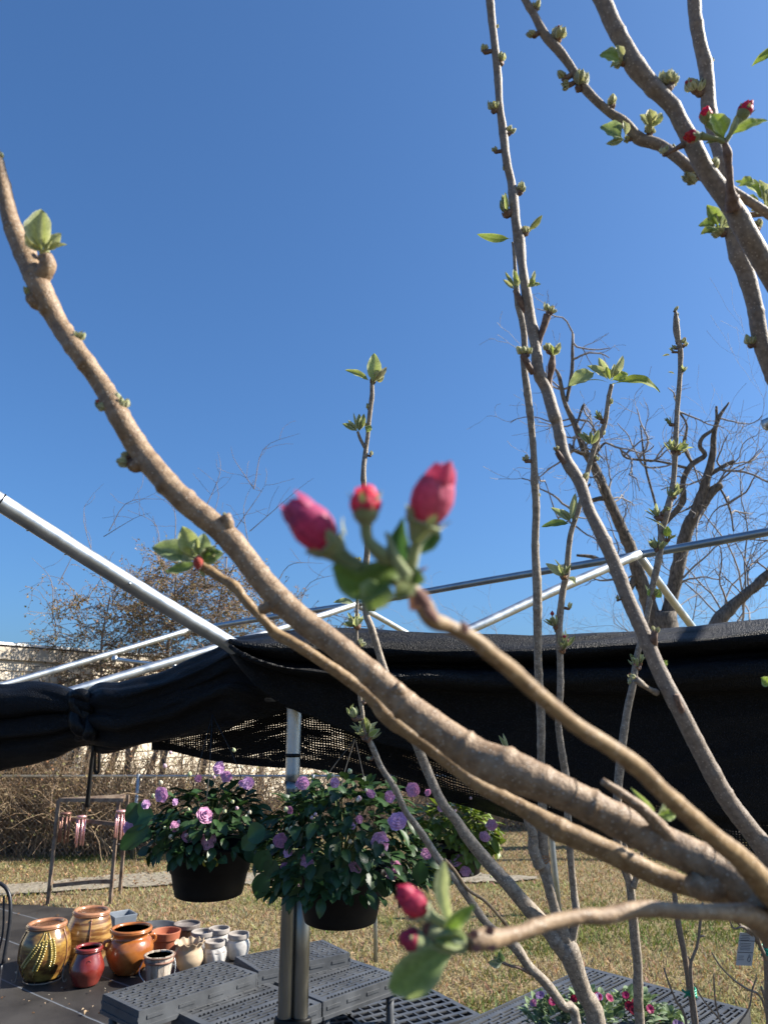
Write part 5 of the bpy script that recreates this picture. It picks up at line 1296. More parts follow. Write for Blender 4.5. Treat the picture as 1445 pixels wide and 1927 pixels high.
def blossom(h, x0, y0, x1, y1, w_, d, c1, c2, open_=.15, seed=0, calyx=.30, name='flower_bud', spread=1.0, dz=0.0):
    """closed blossom: (x0,y0) calyx base, (x1,y1) petal tip"""
    A = P(x0, y0, d); B = P(x1, y1, d + dz); L = np.linalg.norm(B - A); t = nrm(B - A); u = nrm(np.cross(t, FW)); v = np.cross(t, u); rs = random.Random(seed)
    Rm = w_ * .5 * d / FPX; mb = MB(); nu_, nv_ = 22, 60; pts = []; cols = []
    ph = rs.uniform(0, 6)
    for i in range(nu_ + 1):
        q = i / nu_; prof = float(np.interp(q, [0, .12, .28, .46, .66, .82, .93, 1], [.50, .78, .95, 1, .86, .60, .38, .18]))
        for j in range(nv_):
            a = j / nv_ * 2 * math.pi; tw = 5 * a / 1.0 + q * 2.2 + ph
            seam = ((tw / (2 * math.pi)) % 1.0)
            step_ = .10 * (seam - .5) * (.3 + q)
            tipv = q * (1 - open_ * .9 * (q ** 5) * (.5 + .5 * math.cos(tw)))
            r = Rm * prof * (1 + step_) * (1 + .04 * math.sin(a * 2 + ph))
            r = max(r, Rm * (.22 if q > .9 else 0))
            pts.append(A + t * L * (.16 + .84 * tipv) + (u * math.cos(a) + v * math.sin(a)) * r)
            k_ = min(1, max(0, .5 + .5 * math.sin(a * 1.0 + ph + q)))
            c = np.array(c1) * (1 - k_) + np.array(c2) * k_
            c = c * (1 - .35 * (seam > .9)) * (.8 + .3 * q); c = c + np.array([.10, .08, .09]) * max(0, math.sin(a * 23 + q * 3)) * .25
            cols.append(c)
    F = [(i * nv_ + j, i * nv_ + (j + 1) % nv_, (i + 1) * nv_ + (j + 1) % nv_, (i + 1) * nv_ + j) for i in range(nu_) for j in range(nv_)]
    F.append(tuple(range(nu_ * nv_, (nu_ + 1) * nv_))); mb.add(pts, F, np.array(cols), 0)
    # pointed petal tips
    for k_ in range(5):
        a = k_ / 5 * 6.283 + ph * .3; dd = u * math.cos(a) + v * math.sin(a); q = A + t * L * .62 + dd * Rm * .82
        leaf(mb, q, A + t * L * (.98 + .07 * (k_ % 2)) + dd * Rm * (.28 + open_ * (1 + .4 * (k_ % 2))), Rm * 1.05, dd, fold=-.42, curl=.09, c_in=np.array(c1) * .5 + np.array(c2) * .5, c_ed=np.array(c2) * .8, nu=7, blunt=.8, mi=0)
    # calyx cup and sepals
    Ck = [(.30, -.10), (.52, .02), (.80, .18), (.93, calyx * .62)]; n = 24; cp = []
    for r_, z_ in cat_spline([(a_, b_, 0) for a_, b_ in Ck], 9)[:, :2]:
        for j in range(n): a = j / n * 6.283; cp.append(A + t * L * z_ + (u * math.cos(a) + v * math.sin(a)) * Rm * r_ * 1.02)
    mb.add(cp, [(i * n + j, i * n + (j + 1) % n, (i + 1) * n + (j + 1) % n, (i + 1) * n + j) for i in range(8) for j in range(n)], (.24, .29, .13), 1)
    for k_ in range(5):
        a = k_ / 5 * 6.283 + ph; dd = u * math.cos(a) + v * math.sin(a)
        leaf(mb, A + t * L * calyx * .40 + dd * Rm * .86, A + t * L * (calyx + .08) + dd * Rm * (1.16 + .25 * rs.random() * spread), Rm * .62, dd, fold=-.3, curl=-.04, c_in=(.20, .27, .10), c_ed=(.42, .34, .26), nu=6, blunt=.65, mi=1)
    o = mb.build(name, [PETAL, FUZZ], h.obj); return A
def stalk(h, K, m=None, col=(.26, .30, .13), name='flower_stalk'):
    pts = [(*P(x, y, d), w_ * .5 * d / FPX) for x, y, d, w_ in K]; s = cat_spline(pts, 8 * len(K)); mb = MB()
    sweep(mb, s[:, :3], s[:, 3], 12, rough=.06, freq=200, col=col); return mb.build(name, m or [FUZZ], h.obj)

# ---------- nearest apple tree: trunk just outside the right edge, boughs sweeping to the left
tr0 = P(1585, 1830, .47)
A_ = thing('apple_tree', (tr0[0], tr0[1] + .02, 0), 'nearest apple tree, its thick tan bough sweeping from lower right to upper left', 'tree', 'young apple trees')
mb = MB(); K = [(tr0[0] + .03, tr0[1] + .03, 0, .030), (tr0[0] + .02, tr0[1] + .02, .5, .028), (tr0[0], tr0[1], 1.2, .026), (*P(1560, 1830, .465), .026), (*P(1520, 1760, .458), .024), (*P(1440, 1715, .45), .017), (*P(1400, 1690, .448), .012)]
s = cat_spline(K, 70); sweep(mb, s[:, :3], s[:, 3], 22, rough=.06, freq=60); mb.build('trunk', BARK_A, A_)
hA = shoot(A_, [(-230, -160, .69, 5), (-180, -20, .68, 12), (-120, 100, .67, 17), (-70, 190, .66, 22), (-20, 262, .655, 24), (2, 330, .65, 30), (22, 420, .64, 40), (52, 490, .63, 50), (78, 545, .62, 52), (108, 605, .62, 46), (145, 660, .61, 45), (190, 722, .61, 45), (228, 790, .60, 50), (262, 845, .60, 52), (300, 893, .59, 54), (350, 945, .585, 56), (430, 1012, .58, 60), (500, 1100, .57, 64), (560, 1160, .56, 68), (620, 1205, .55, 68), (690, 1262, .54, 70), (760, 1325, .53, 80), (830, 1378, .52, 84), (900, 1425, .51, 92), (960, 1450, .50, 90), (1050, 1488, .49, 84), (1130, 1528, .485, 86), (1210, 1570, .48, 94), (1300, 1612, .47, 106), (1380, 1655, .46, 118), (1450, 1700, .455, 128), (1540, 1760, .46, 120)], BARK_A, rough=.035, freq=110, sides=28, step=4, nodes=.7, seed=1, wm=([0, 200, 262, 430, 620, 760, 900, 960, 1050, 1210, 1300, 1380, 1540], [.80, .80, .82, .74, .68, .68, .74, .84, .74, .68, .62, .64, .8]))
hE = shoot(A_, [(372, 1058, .60, 20), (392, 1072, .60, 24), (418, 1090, .595, 20), (440, 1103, .59, 27), (462, 1130, .585, 22), (500, 1172, .58, 22), (522, 1194, .58, 27), (560, 1215, .575, 26), (640, 1268, .57, 28), (700, 1314, .565, 32), (725, 1345, .56, 38), (770, 1380, .555, 32), (840, 1432, .55, 30), (900, 1478, .54, 30), (980, 1520, .53, 34), (1045, 1558, .52, 46), (1150, 1606, .51, 45), (1250, 1654, .50, 42), (1370, 1690, .48, 36), (1440, 1712, .465, 40), (1530, 1760, .46, 50)], BARK_T, rough=.05, freq=150, sides=18, step=4, seed=2, wm=([0, 700, 1000], [.80, .80, .90]))
hB = shoot(A_, [(770, 1103, .270, 30), (784, 1122, .271, 44), (799, 1143, .272, 46), (815, 1168, .275, 42), (846, 1180, .28, 35), (888, 1201, .285, 37), (925, 1232, .29, 38), (966, 1264, .30, 42), (1000, 1296, .305, 39), (1083, 1365, .32, 38), (1150, 1408, .33, 39), (1204, 1448, .34, 43), (1240, 1484, .345, 41), (1291, 1530, .36, 44), (1350, 1582, .38, 46), (1395, 1618, .40, 52), (1450, 1680, .425, 64), (1520, 1755, .455, 70)], BARK_T, rough=.03, freq=200, sides=20, step=4, seed=3, nodes=.5, wm=([760, 900, 1200, 1500], [.80, .74, .80, .80]))
hD = shoot(A_, [(880, 1775, .33, 34), (897, 1771, .332, 44), (912, 1768, .334, 44), (932, 1767, .337, 40), (977, 1757, .345, 31), (1032, 1738, .355, 32), (1100, 1725, .365, 31), (1136, 1725, .37, 35), (1211, 1711, .38, 34), (1294, 1717, .39, 32), (1377, 1718, .41, 36), (1433, 1732, .43, 52), (1520, 1775, .455, 60)], BARK_A, rough=.06, freq=180, sides=20, step=4, seed=4, wm=.86)
# short spurs and torn bark knots on the big bough
for (x0, y0, x1, y1, w0, w1) in ((436, 1000, 423, 968, 26, 17), (760, 1312, 742, 1292, 34, 26), (95, 520, 84, 480, 34, 26), (78, 585, 55, 555, 26, 18), (1290, 1583, 1134, 1470, 30, 13), (505, 1150, 490, 1140, 30, 14), (1345, 1690, 1300, 1655, 60, 30), (262, 880, 245, 872, 34, 18)):
    c_, r_, d_, T_ = hA.at(x0, y0); mb = MB(); K = [(*c_, w0 * .5 * d_ / FPX), (*(P((x0 + x1) / 2, (y0 + y1) / 2, d_ - r_ * .3)), (w0 * .6 + w1 * .4) * .5 * d_ / FPX), (*P(x1, y1, d_ - r_ * .4), w1 * .5 * d_ / FPX)]
    s = cat_spline(K, 14); sweep(mb, s[:, :3], s[:, 3], 12, rough=.16, freq=260); mb.build('spur', BARK_A, hA.obj)
for (x, y) in ((1328, 1628), (1070, 1500), (1164, 1550)):
    c_, r_, d_, T_ = hA.at(x, y); u_ = nrm(np.cross(T_, FW)); w2 = np.cross(T_, u_); mb = MB()
    K = [c_ + (u_ * math.cos(a) + w2 * math.sin(a)) * r_ * 1.01 + T_ * r_ * .25 * math.sin(a * 1.5) for a in np.linspace(-2.6, 2.6, 30)]
    sweep(mb, np.array(K), r_ * .045 * (0.3 + np.sin(np.linspace(0, 3.14, 30))), 6, rough=.2, freq=400); mb.build('bark_scar', BARK_A, hA.obj)
cluster(hA, 2, 300, 18, 95, 'bud'); cluster(hA, 57, 556, 26, 110, 'bud'); cluster(hA, 140, 640, 22, 55, 'bud'); cluster(hA, 424, 972, 10, 110, 'bud')
cluster(hA, 206, 772, 34, 130, 'bud'); cluster(hA, 228, 770, 34, 65, 'bud', 3); cluster(hA, 240, 862, 24, 150, 'bud')
leaves(hA, .62, [(80, 478, 78, 393, 50, (.40, .46, .17), (.64, .66, .50), .1, .2, .5, .1), (82, 474, 48, 436, 22, SIL_I, SIL_E, -.6, 0, .6, .1), (84, 474, 115, 438, 24, PALE_I, SIL_E, .5, .1, .6, -.05), (86, 472, 126, 460, 16, SIL_I, SIL_E, .3, .6, .7, 0), (84, 474, 100, 448, 22, PALE_I, SIL_E, 0, .3, .6, .1), (82, 474, 60, 462, 20, SIL_I, SIL_E, -.2, .5, .5, .1)])
cluster(hA, 84, 482, 24, 95, 'bud'); cluster(hA, 148, 640, 26, 60, 'bud', 9); cluster(hA, 242, 872, 30, 170, 'bud', 5); cluster(hA, 216, 762, 30, 90, 'bud', 6); cluster(hA, 60, 560, 20, 130, 'bud', 2)
# leaf rosette at the end of the thin ochre twig
leaves(hE, .60, [(373, 1056, 285, 1030, 44, (.20, .30, .12), (.50, .56, .38), -.2, .6, .4, .12), (372, 1052, 343, 990, 40, (.42, .50, .18), (.62, .66, .42), .1, .1, .35, .15), (376, 1052, 384, 1003, 34, (.24, .34, .18), (.48, .55, .38), .3, .0, .5, .1), (374, 1058, 310, 1076, 26, (.16, .28, .08), (.40, .48, .28), -.2, .8, .4, -.1), (380, 1058, 420, 1040, 36, (.08, .18, .03), (.42, .5, .3), .4, .5, .5, .15), (378, 1056, 404, 1026, 26, (.14, .22, .08), SIL_E, .6, .2, .6, .1), (377, 1062, 384, 1086, 12, SIL_I, SIL_E, 0, .5, .5, 0), (372, 1055, 330, 1040, 30, PALE_I, SIL_E, 0, .4, .5, .2)])
mb = MB(); q = P(373, 1060, .595); lathe(mb, q, smooth_prof([(.0002, -.006), (.0042, -.001), (.0035, .004), (.0002, .007)], 10), 12, col=(.45, .06, .04)); mb.build('bud_cluster', FUZZ, hE.obj)
# blossom head on the twig closest to the lens
DB = .265
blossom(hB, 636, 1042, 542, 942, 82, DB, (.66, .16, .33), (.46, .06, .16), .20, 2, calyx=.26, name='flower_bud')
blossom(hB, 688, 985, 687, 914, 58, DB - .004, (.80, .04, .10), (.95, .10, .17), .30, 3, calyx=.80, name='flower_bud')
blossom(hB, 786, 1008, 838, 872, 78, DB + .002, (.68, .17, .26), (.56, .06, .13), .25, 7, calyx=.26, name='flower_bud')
stalk(hB, [(776, 1108, DB + .003, 30), (740, 1092, DB, 22), (700, 1078, DB - .002, 28), (660, 1062, DB - .002, 34), (630, 1038, DB, 40)], col=(.18, .21, .08))
stalk(hB, [(772, 1104, DB + .003, 34), (748, 1066, DB, 22), (716, 1042, DB - .004, 30), (692, 1015, DB - .004, 22), (688, 980, DB - .004, 24)])
stalk(hB, [(768, 1100, DB + .004, 34), (775, 1060, DB + .002, 24), (782, 1030, DB + .002, 22), (792, 995, DB + .002, 28)], col=(.30, .33, .14))
stalk(hB, [(765, 1085, DB - .006, 26), (745, 1050, DB - .006, 17), (727, 1002, DB - .004, 8)], col=(.30, .34, .16))
mb = MB()
curved_leaf(mb, [(772, 1085, 0), (730, 1078, -.004), (690, 1100, -.006), (664, 1098, -.006), (628, 1062, -.004)], [8, 30, 64, 70, 50, 12], DB, (.14, .22, .03), (.20, .27, .12), (0, .4), .25)
curved_leaf(mb, [(712, 1095, -.006), (706, 1120, -.008), (694, 1150, -.008)], [34, 66, 50, 8], DB, (.20, .29, .08), (.34, .40, .22), (.2, .3), .3)
curved_leaf(mb, [(772, 1096, 0), (757, 1112, -.003), (745, 1128, -.004)], [20, 44, 30, 6], DB, (.16, .20, .06), (.32, .34, .2), (.2, .3), .3)
curved_leaf(mb, [(764, 1064, .006), (750, 1030, .008), (758, 975, .010)], [10, 46, 44, 22, 4], DB, (.05, .13, .04), (.16, .25, .12), (-.2, .1), .4)
curved_leaf(mb, [(790, 1040, .006), (806, 1018, .008), (824, 985, .010)], [10, 34, 36, 6], DB, (.05, .13, .03), (.18, .28, .12), (.4, .1), .4)
curved_leaf(mb, [(782, 1100, -.002), (785, 1082, -.003), (780, 1068, -.003)], [14, 30, 14, 4], DB, (.05, .10, .03), (.2, .25, .12), (.2, .1), .4)
mb.build('leaf_cluster', LEAF, hB.obj)
mb = MB()
for (x0, y0, x1, y1, w_) in ((778, 1082, 806, 1066, 8), (790, 1120, 772, 1150, 30), (782, 1110, 812, 1148, 30), (797, 1140, 826, 1172, 22), (880, 1192, 868, 1168, 18)):
    leaf(mb, P(x0, y0, DB - .002), P(x1, y1, DB - .001), w_ * DB / FPX, -FW + UP * .4, fold=-.4, curl=.1, c_in=(.22, .09, .07), c_ed=(.34, .22, .18), nu=6)
mb.build('bud_scales', FUZZ, hB.obj)
# blossom head on the low twig
DL = .33
blossom(hD, 806, 1724, 752, 1676, 52, DL, (.62, .08, .15), (.50, .04, .10), .35, 5, name='flower_bud')
blossom(hD, 800, 1776, 752, 1764, 44, DL - .003, (.58, .07, .13), (.46, .04, .09), .15, 6, calyx=.62, name='flower_bud')
stalk(hD, [(872, 1776, DL, 26), (850, 1755, DL, 22), (825, 1735, DL, 20), (800, 1718, DL, 24)]); stalk(hD, [(872, 1782, DL, 26), (845, 1788, DL - .003, 16), (820, 1786, DL - .003, 22), (800, 1776, DL - .003, 28)])
stalk(hD, [(868, 1774, DL, 26), (845, 1768, DL - .002, 24), (822, 1758, DL - .002, 26), (805, 1752, DL - .002, 22)], col=(.24, .27, .14))
mb = MB()
for (x1, y1) in ((778, 1730), (770, 1742), (786, 1728), (795, 1746), (776, 1752), (790, 1738)):
    s = cat_spline([P(812, 1752, DL), P((812 + x1) / 2, (1752 + y1) / 2 + 4, DL - .002), P(x1, y1, DL - .002)], 7); sweep(mb, s, .00035, 5, col=(.25, .18, .1)); lathe(mb, s[-1], smooth_prof([(.0001, -.0008), (.0009, 0), (.0001, .0009)], 6), 7, col=(.30, .2, .08))
lathe(mb, P(806, 1752, DL - .001), smooth_prof([(.0003, -.0035), (.0028, -.001), (.0026, .002), (.0003, .0042)], 9), 12, col=(.16, .05, .04))
mb.build('faded_blossom', FUZZ, hD.obj)
mb = MB()
curved_leaf(mb, [(848, 1738, 0), (838, 1706, 0), (832, 1672, .002), (836, 1622, .004)], [10, 20, 26, 30, 26, 5], DL, (.42, .48, .26), (.56, .60, .40), (-.3, .1), .3)
curved_leaf(mb, [(840, 1750, -.001), (860, 1728, -.003), (892, 1704, -.002)], [10, 34, 34, 26, 4], DL, (.14, .24, .04), (.40, .47, .26), (.3, .2), .55)
curved_leaf(mb, [(852, 1786, -.002), (822, 1800, -.006), (785, 1832, -.009), (734, 1864, -.006)], [14, 40, 66, 74, 58, 14], DL, (.20, .29, .09), (.36, .43, .22), (.1, .5), .22)
curved_leaf(mb, [(870, 1776, -.002), (845, 1772, -.005), (818, 1768, -.005)], [12, 26, 22, 4], DL, (.16, .22, .05), (.38, .42, .22), (.1, .6), .5)
curved_leaf(mb, [(874, 1770, -.002), (858, 1760, -.003), (838, 1752, -.003)], [8, 26, 20, 4], DL, (.26, .34, .18), (.46, .52, .34), (.1, .2), .5)
curved_leaf(mb, [(862, 1784, -.002), (858, 1794, -.002), (857, 1798, -.002)], [8, 10, 3], DL, (.30, .3, .2), (.4, .4, .3), (0, 0), .3)
mb.build('leaf_cluster', LEAF, hD.obj)
mb = MB()
for (x0, y0, x1, y1, w_) in ((900, 1762, 880, 1758, 20), (905, 1788, 886, 1786, 18), (930, 1750, 912, 1758, 20), (935, 1788, 915, 1784, 14)):
    leaf(mb, P(x0, y0, .322), P(x1, y1, .322), w_ * .33 / FPX, -FW, fold=-.4, curl=.1, c_in=(.16, .05, .04), c_ed=(.32, .2, .16), nu=5)
mb.build('bud_scales', FUZZ, hD.obj)

# ---------- second apple tree: boughs in the upper right corner and the long shoot down to the right edge
trb = P(1640, 1900, .86)
Bt = thing('apple_tree', (trb[0], trb[1], 0), 'apple tree whose boughs fill the upper right corner against the sky', 'tree', 'young apple trees')
top = P(1600, 1500, .86)
mb = MB(); s = cat_spline([(trb[0], trb[1], -.02, .034), (trb[0], trb[1], .6, .031), (*trb, .028), (*P(1600, 1760, .86), .026), (*top, .022), (*P(1640, 1200, .86), .018)], 50); sweep(mb, s[:, :3], s[:, 3], 16, rough=.08, freq=50); mb.build('trunk', BARK_B, Bt)
hF = shoot(Bt, [(985, -520, .82, 5), (1010, -400, .82, 14), (1045, -240, .81, 24), (1090, -90, .80, 30), (1134, 0, .80, 35), (1155, 48, .80, 35), (1180, 92, .80, 34), (1197, 126, .80, 41), (1231, 165, .80, 36), (1265, 200, .80, 33), (1281, 230, .80, 33), (1301, 266, .80, 36), (1325, 315, .80, 38), (1357, 360, .80, 40), (1381, 394, .80, 42), (1405, 438, .80, 44), (1445, 508, .81, 44), (1500, 600, .82, 46), (1570, 760, .84, 50), (1620, 980, .85, 52), (1640, 1200, .86, 54)], BARK_B, sides=18, seed=5, nodes=.6, wm=.87)
hH = shoot(Bt, [(900, -330, .86, 4), (925, -200, .85, 9), (960, -60, .84, 14), (989, 0, .84, 16), (1005, 27, .84, 17), (1026, 66, .84, 20), (1053, 96, .84, 21), (1072, 122, .84, 18), (1099, 164, .84, 20), (1140, 205, .84, 18), (1175, 230, .84, 22), (1202, 260, .84, 26), (1240, 272, .835, 25), (1277, 298, .83, 24), (1306, 322, .83, 25), (1355, 345, .83, 22), (1403, 374, .83, 20), (1445, 402, .83, 21), (1520, 460, .84, 24), (1590, 640, .85, 28), (1635, 1000, .86, 32)], BARK_B, sides=14, seed=6, nodes=.6, wm=.84)
hG = shoot(Bt, [(1280, -460, .92, 4), (1290, -300, .91, 12), (1300, -160, .90, 19), (1302, -60, .90, 24), (1306, 0, .90, 27), (1309, 36, .90, 26), (1318, 85, .90, 27), (1327, 121, .90, 29), (1332, 170, .90, 28), (1334, 206, .90, 31), (1347, 266, .89, 25), (1359, 315, .88, 26), (1373, 410, .88, 30), (1388, 477, .87, 35), (1404, 517, .87, 35), (1420, 575, .87, 32), (1430, 633, .87, 33), (1447, 690, .87, 31), (1500, 820, .87, 34), (1560, 1050, .87, 38), (1600, 1400, .87, 42)], BARK_B, sides=16, seed=7, nodes=.6, wm=.90)
hS = shoot(Bt, [(1362, 262, .765, 9), (1368, 285, .768, 14), (1372, 320, .772, 13), (1374, 356, .778, 16), (1380, 392, .79, 30)], SCALE, sides=12, nodes=1.6, seed=8, rough=.14, freq=240)
hI = shoot(Bt, [(895, -420, 1.10, 4), (902, -280, 1.08, 9), (910, -160, 1.07, 13), (915, -60, 1.06, 16), (922, 0, 1.05, 18), (926, 41, 1.05, 16), (932, 93, 1.04, 16), (937, 145, 1.04, 17), (940, 197, 1.03, 15), (947, 249, 1.03, 18), (953, 301, 1.02, 17), (962, 342, 1.02, 17), (966, 373, 1.01, 21), (971, 420, 1.0, 19), (978, 462, 1.0, 24), (983, 502, .99, 18), (990, 548, .98, 21), (997, 595, .98, 23), (1008, 653, .97, 22), (1013, 700, .96, 24), (1029, 735, .96, 24), (1043, 782, .95, 26), (1049, 800, .95, 23), (1063, 861, .94, 25), (1090, 906, .93, 25), (1108, 958, .92, 24), (1128, 999, .91, 27), (1156, 1061, .90, 28), (1180, 1124, .89, 29), (1211, 1193, .88, 30), (1243, 1268, .87, 32), (1277, 1333, .86, 34), (1319, 1416, .86, 36), (1367, 1503, .86, 38), (1422, 1576, .86, 40), (1475, 1650, .86, 44), (1560, 1740, .86, 50), (1600, 1780, .86, 54)], BARK_B, sides=16, seed=9, nodes=.6, wm=.90)
for h, L_ in ((hI, [(896, -400, 26, 90), (915, -240, 24, 70), (905, -130, 22, 120), (921, 22, 12, 100), (912, 97, 24, 95), (943, 118, 26, 80), (929, 208, 26, 95), (958, 250, 20, 60), (933, 285, 20, 120), (955, 322, 20, 100), (979, 362, 26, 75), (934, 52, 10, 60)]),
              (hH, [(900, -325, 30, 90), (935, -130, 24, 130), (1008, 18, 22, 75), (1005, 66, 26, 140), (1049, 76, 32, 80), (1062, 148, 26, 130), (1070, 160, 22, 200), (1090, 165, 38, 80), (1152, 200, 34, 90), (1268, 285, 20, 110), (1302, 340, 26, 150), (1310, 335, 26, 200)]),
              (hF, [(986, -510, 34, 90), (1030, -330, 34, 60), (1040, -180, 30, 130), (1258, 165, 44, 95), (1262, 160, 40, 70), (1250, 290, 24, 100), (1338, 320, 34, 60)]),
              (hG, [(1281, -450, 32, 90), (1300, -260, 28, 60), (1340, 118, 12, 90), (1308, 170, 38, 120), (1314, 175, 34, 90), (1412, 650, 26, 95)])):
    for (x, y, sz, an) in L_: cluster(h, x, y, sz, an, 'bud')
for (x, y, sz, an) in ((953, 402, 36, 100), ): cluster(hI, x, y, sz, an, 'tuft')
cluster(hI, 990, 440, 24, 90, 'bud')
leaves(hI, .99, [(992, 435, 1020, 404, 13, (.22, .24, .05), (.5, .52, .36), .3, -.5, .7, .0)])
leaves(hH, .83, [(1172, 262, 1129, 238, 36, (.16, .26, .10), (.40, .50, .32), -.2, .3, .4, .1), (1174, 262, 1150, 268, 16, SIL_I, SIL_E, 0, .5, .5, .1), (1176, 258, 1172, 226, 16, PALE_I, SIL_E, .3, 0, .6, .1), (1176, 262, 1140, 270, 12, SIL_I, SIL_E, 0, -.3, .5, -.2), (1222, 240, 1204, 215, 20, PALE_I, SIL_E, 0, 0, .6, .1), (1222, 240, 1222, 204, 22, SIL_I, SIL_E, 0, .1, .6, .1), (1224, 240, 1246, 212, 16, GRN_I, SIL_E, .4, .2, .6, .1), (1222, 240, 1234, 222, 16, PALE_I, SIL_E, .4, .2, .6, .1)])
cluster(hH, 1222, 252, 30, 95, 'bud'); cluster(hH, 1185, 262, 20, 170, 'bud')
leaves(hF, .79, [(1168, 115, 1128, 103, 34, (.22, .34, .06), (.48, .56, .36), -.2, .3, .3, .1), (1170, 113, 1158, 84, 18, SIL_I, SIL_E, .2, 0, .5, .1), (1168, 118, 1148, 126, 14, PALE_I, SIL_E, 0, .5, .5, .1), (1388, 350, 1422, 342, 24, (.22, .34, .04), GRN_E, 0, .4, .4, .1)])
cluster(hF, 1172, 120, 24, 160, 'bud')
leaves(hG, .86, [(1350, 430, 1314, 424, 30, (.16, .28, .05), GRN_E, -.1, .5, .4, .1), (1352, 432, 1318, 440, 22, (.12, .2, .06), SIL_I, -.1, .5, .4, .1), (1352, 428, 1330, 385, 26, (.22, .34, .04), GRN_E, -.2, .1, .4, .1), (1356, 428, 1352, 396, 26, (.24, .32, .2), SIL_E, .1, .1, .5, .1), (1358, 428, 1372, 412, 18, (.24, .32, .2), SIL_E, .4, .1, .5, .1),
                 (1440, 385, 1384, 340, 32, (.34, .46, .04), (.45, .52, .2), .1, .5, .3, .15), (1440, 388, 1428, 338, 22, PALE_I, SIL_E, .1, .1, .5, .1), (1440, 388, 1452, 350, 24, GRN_I, SIL_E, .3, .1, .5, .1), (1430, 388, 1395, 372, 22, (.18, .28, .05), GRN_E, 0, .6, .4, .1),
                 (1440, 410, 1412, 395, 20, SIL_I, SIL_E, 0, .6, .4, .1), (1475, 95, 1414, 124, 22, (.24, .36, .03), (.4, .48, .2), 0, .5, .5, .1), (1475, 90, 1440, 100, 16, SIL_I, SIL_E, 0, .2, .5, .1)])
cluster(hG, 1360, 440, 26, 150, 'bud'); cluster(hG, 1425, 430, 34, 80, 'bud'); cluster(hG, 1440, 400, 26, 60, 'bud')
# red opening buds and backlit leaves on the dark spur
leaves(hS, .765, [(1362, 262, 1336, 212, 40, (.34, .48, .03), (.55, .62, .35), .2, -.1, .25, .12), (1366, 262, 1386, 214, 14, PALE_I, SIL_E, .3, .1, .5, .1), (1370, 258, 1444, 226, 24, (.34, .48, .05), (.50, .58, .3), .1, .6, .3, .1), (1364, 262, 1325, 270, 10, GRN_I, SIL_E, 0, .6, .4, 0)])
stalk(hS, [(1364, 268, .766, 10), (1350, 262, .764, 9), (1330, 258, .763, 12), (1318, 255, .762, 16)]); stalk(hS, [(1364, 268, .766, 10), (1378, 246, .765, 9), (1392, 226, .765, 12)])
stalk(hS, [(1362, 264, .768, 10), (1345, 245, .769, 8), (1330, 232, .77, 12)])
blossom(hS, 1316, 256, 1288, 256, 24, .762, (.60, .02, .06), (.72, .10, .05), .2, 11, calyx=.6); blossom(hS, 1393, 224, 1410, 190, 27, .765, (.62, .03, .08), (.5, .04, .08), .2, 12, calyx=.6); blossom(hS, 1328, 230, 1328, 202, 24, .77, (.60, .02, .07), (.7, .03, .1), .2, 13, calyx=.45)
# side spurs on the long shoot
h1 = shoot(Bt, [(1030, 592, .97, 15), (1024, 612, .97, 13), (1018, 632, .97, 9), (1013, 650, .97, 12)], SCALE, nodes=1.4, seed=10, step=3); cluster(h1, 1032, 588, 26, 75, 'bud'); cluster(h1, 1036, 588, 20, 40, 'bud')
h1 = shoot(Bt, [(1040, 668, .96, 9), (1038, 690, .96, 14), (1034, 715, .96, 9), (1034, 740, .96, 14)], SCALE, nodes=1.4, seed=11, step=3); cluster(h1, 1032, 660, 22, 110, 'bud'); leaves(h1, .95, [(1040, 668, 1054, 644, 12, PALE_I, SIL_E, .2, 0, .6, .1), (1040, 670, 1052, 652, 12, GRN_I, SIL_E, .3, .3, .6, .1), (1040, 668, 1036, 648, 10, LIME, SIL_E, 0, 0, .6, .1)])
h1 = shoot(Bt, [(968, 545, .98, 8), (976, 560, .98, 12), (984, 578, .98, 10), (994, 592, .98, 12)], SCALE, nodes=1.5, seed=12, step=3)
leaves(h1, .975, [(968, 545, 946, 525, 8, SIL_I, SIL_E, -.2, 0, .5, .1), (970, 542, 950, 510, 8, GRN_I, SIL_E, 0, .3, .5, -.1), (970, 542, 966, 506, 12, LIME, SIL_E, .2, 0, .5, .1), (972, 544, 972, 518, 10, PALE_I, SIL_E, .2, 0, .5, .1), (990, 540, 1012, 533, 12, GRN_I, SIL_E, .2, .3, .4, .1), (998, 535, 1006, 508, 8, PALE_I, SIL_E, .2, 0, .5, .1), (996, 538, 1004, 520, 12, LIME, GRN_E, .2, 0, .5, .1), (998, 538, 1018, 534, 10, (.1, .25, .08), SIL_E, .2, .5, .5, 0)])
h1 = shoot(Bt, [(984, 668, .95, 14), (992, 684, .95, 12), (1003, 702, .955, 12)], SCALE, nodes=1.4, seed=13, step=3); cluster(h1, 984, 668, 24, 110, 'bud'); cluster(h1, 992, 668, 22, 70, 'bud')
h1 = shoot(Bt, [(1048, 850, .935, 10), (1056, 862, .935, 12), (1066, 872, .935, 12)], SCALE, nodes=1.2, seed=14, step=3); cluster(h1, 1047, 848, 16, 110, 'bud')
cluster(hI, 1098, 902, 14, 60, 'bud'); cluster(hI, 1124, 992, 18, 100, 'bud'); cluster(hI, 1162, 1130, 12, 100, 'bud')
h1 = shoot(Bt, [(1195, 1278, .85, 14), (1205, 1286, .85, 12), (1220, 1296, .86, 9), (1236, 1304, .87, 12)], BARK_C, nodes=1.4, seed=15, step=3); cluster(h1, 1197, 1278, 14, 150, 'bud')
h1 = shoot(Bt, [(1232, 1188, .87, 12), (1230, 1203, .87, 14), (1232, 1215, .875, 10)], SCALE, nodes=1.4, seed=16, step=3); cluster(h1, 1232, 1190, 18, 90, 'bud')
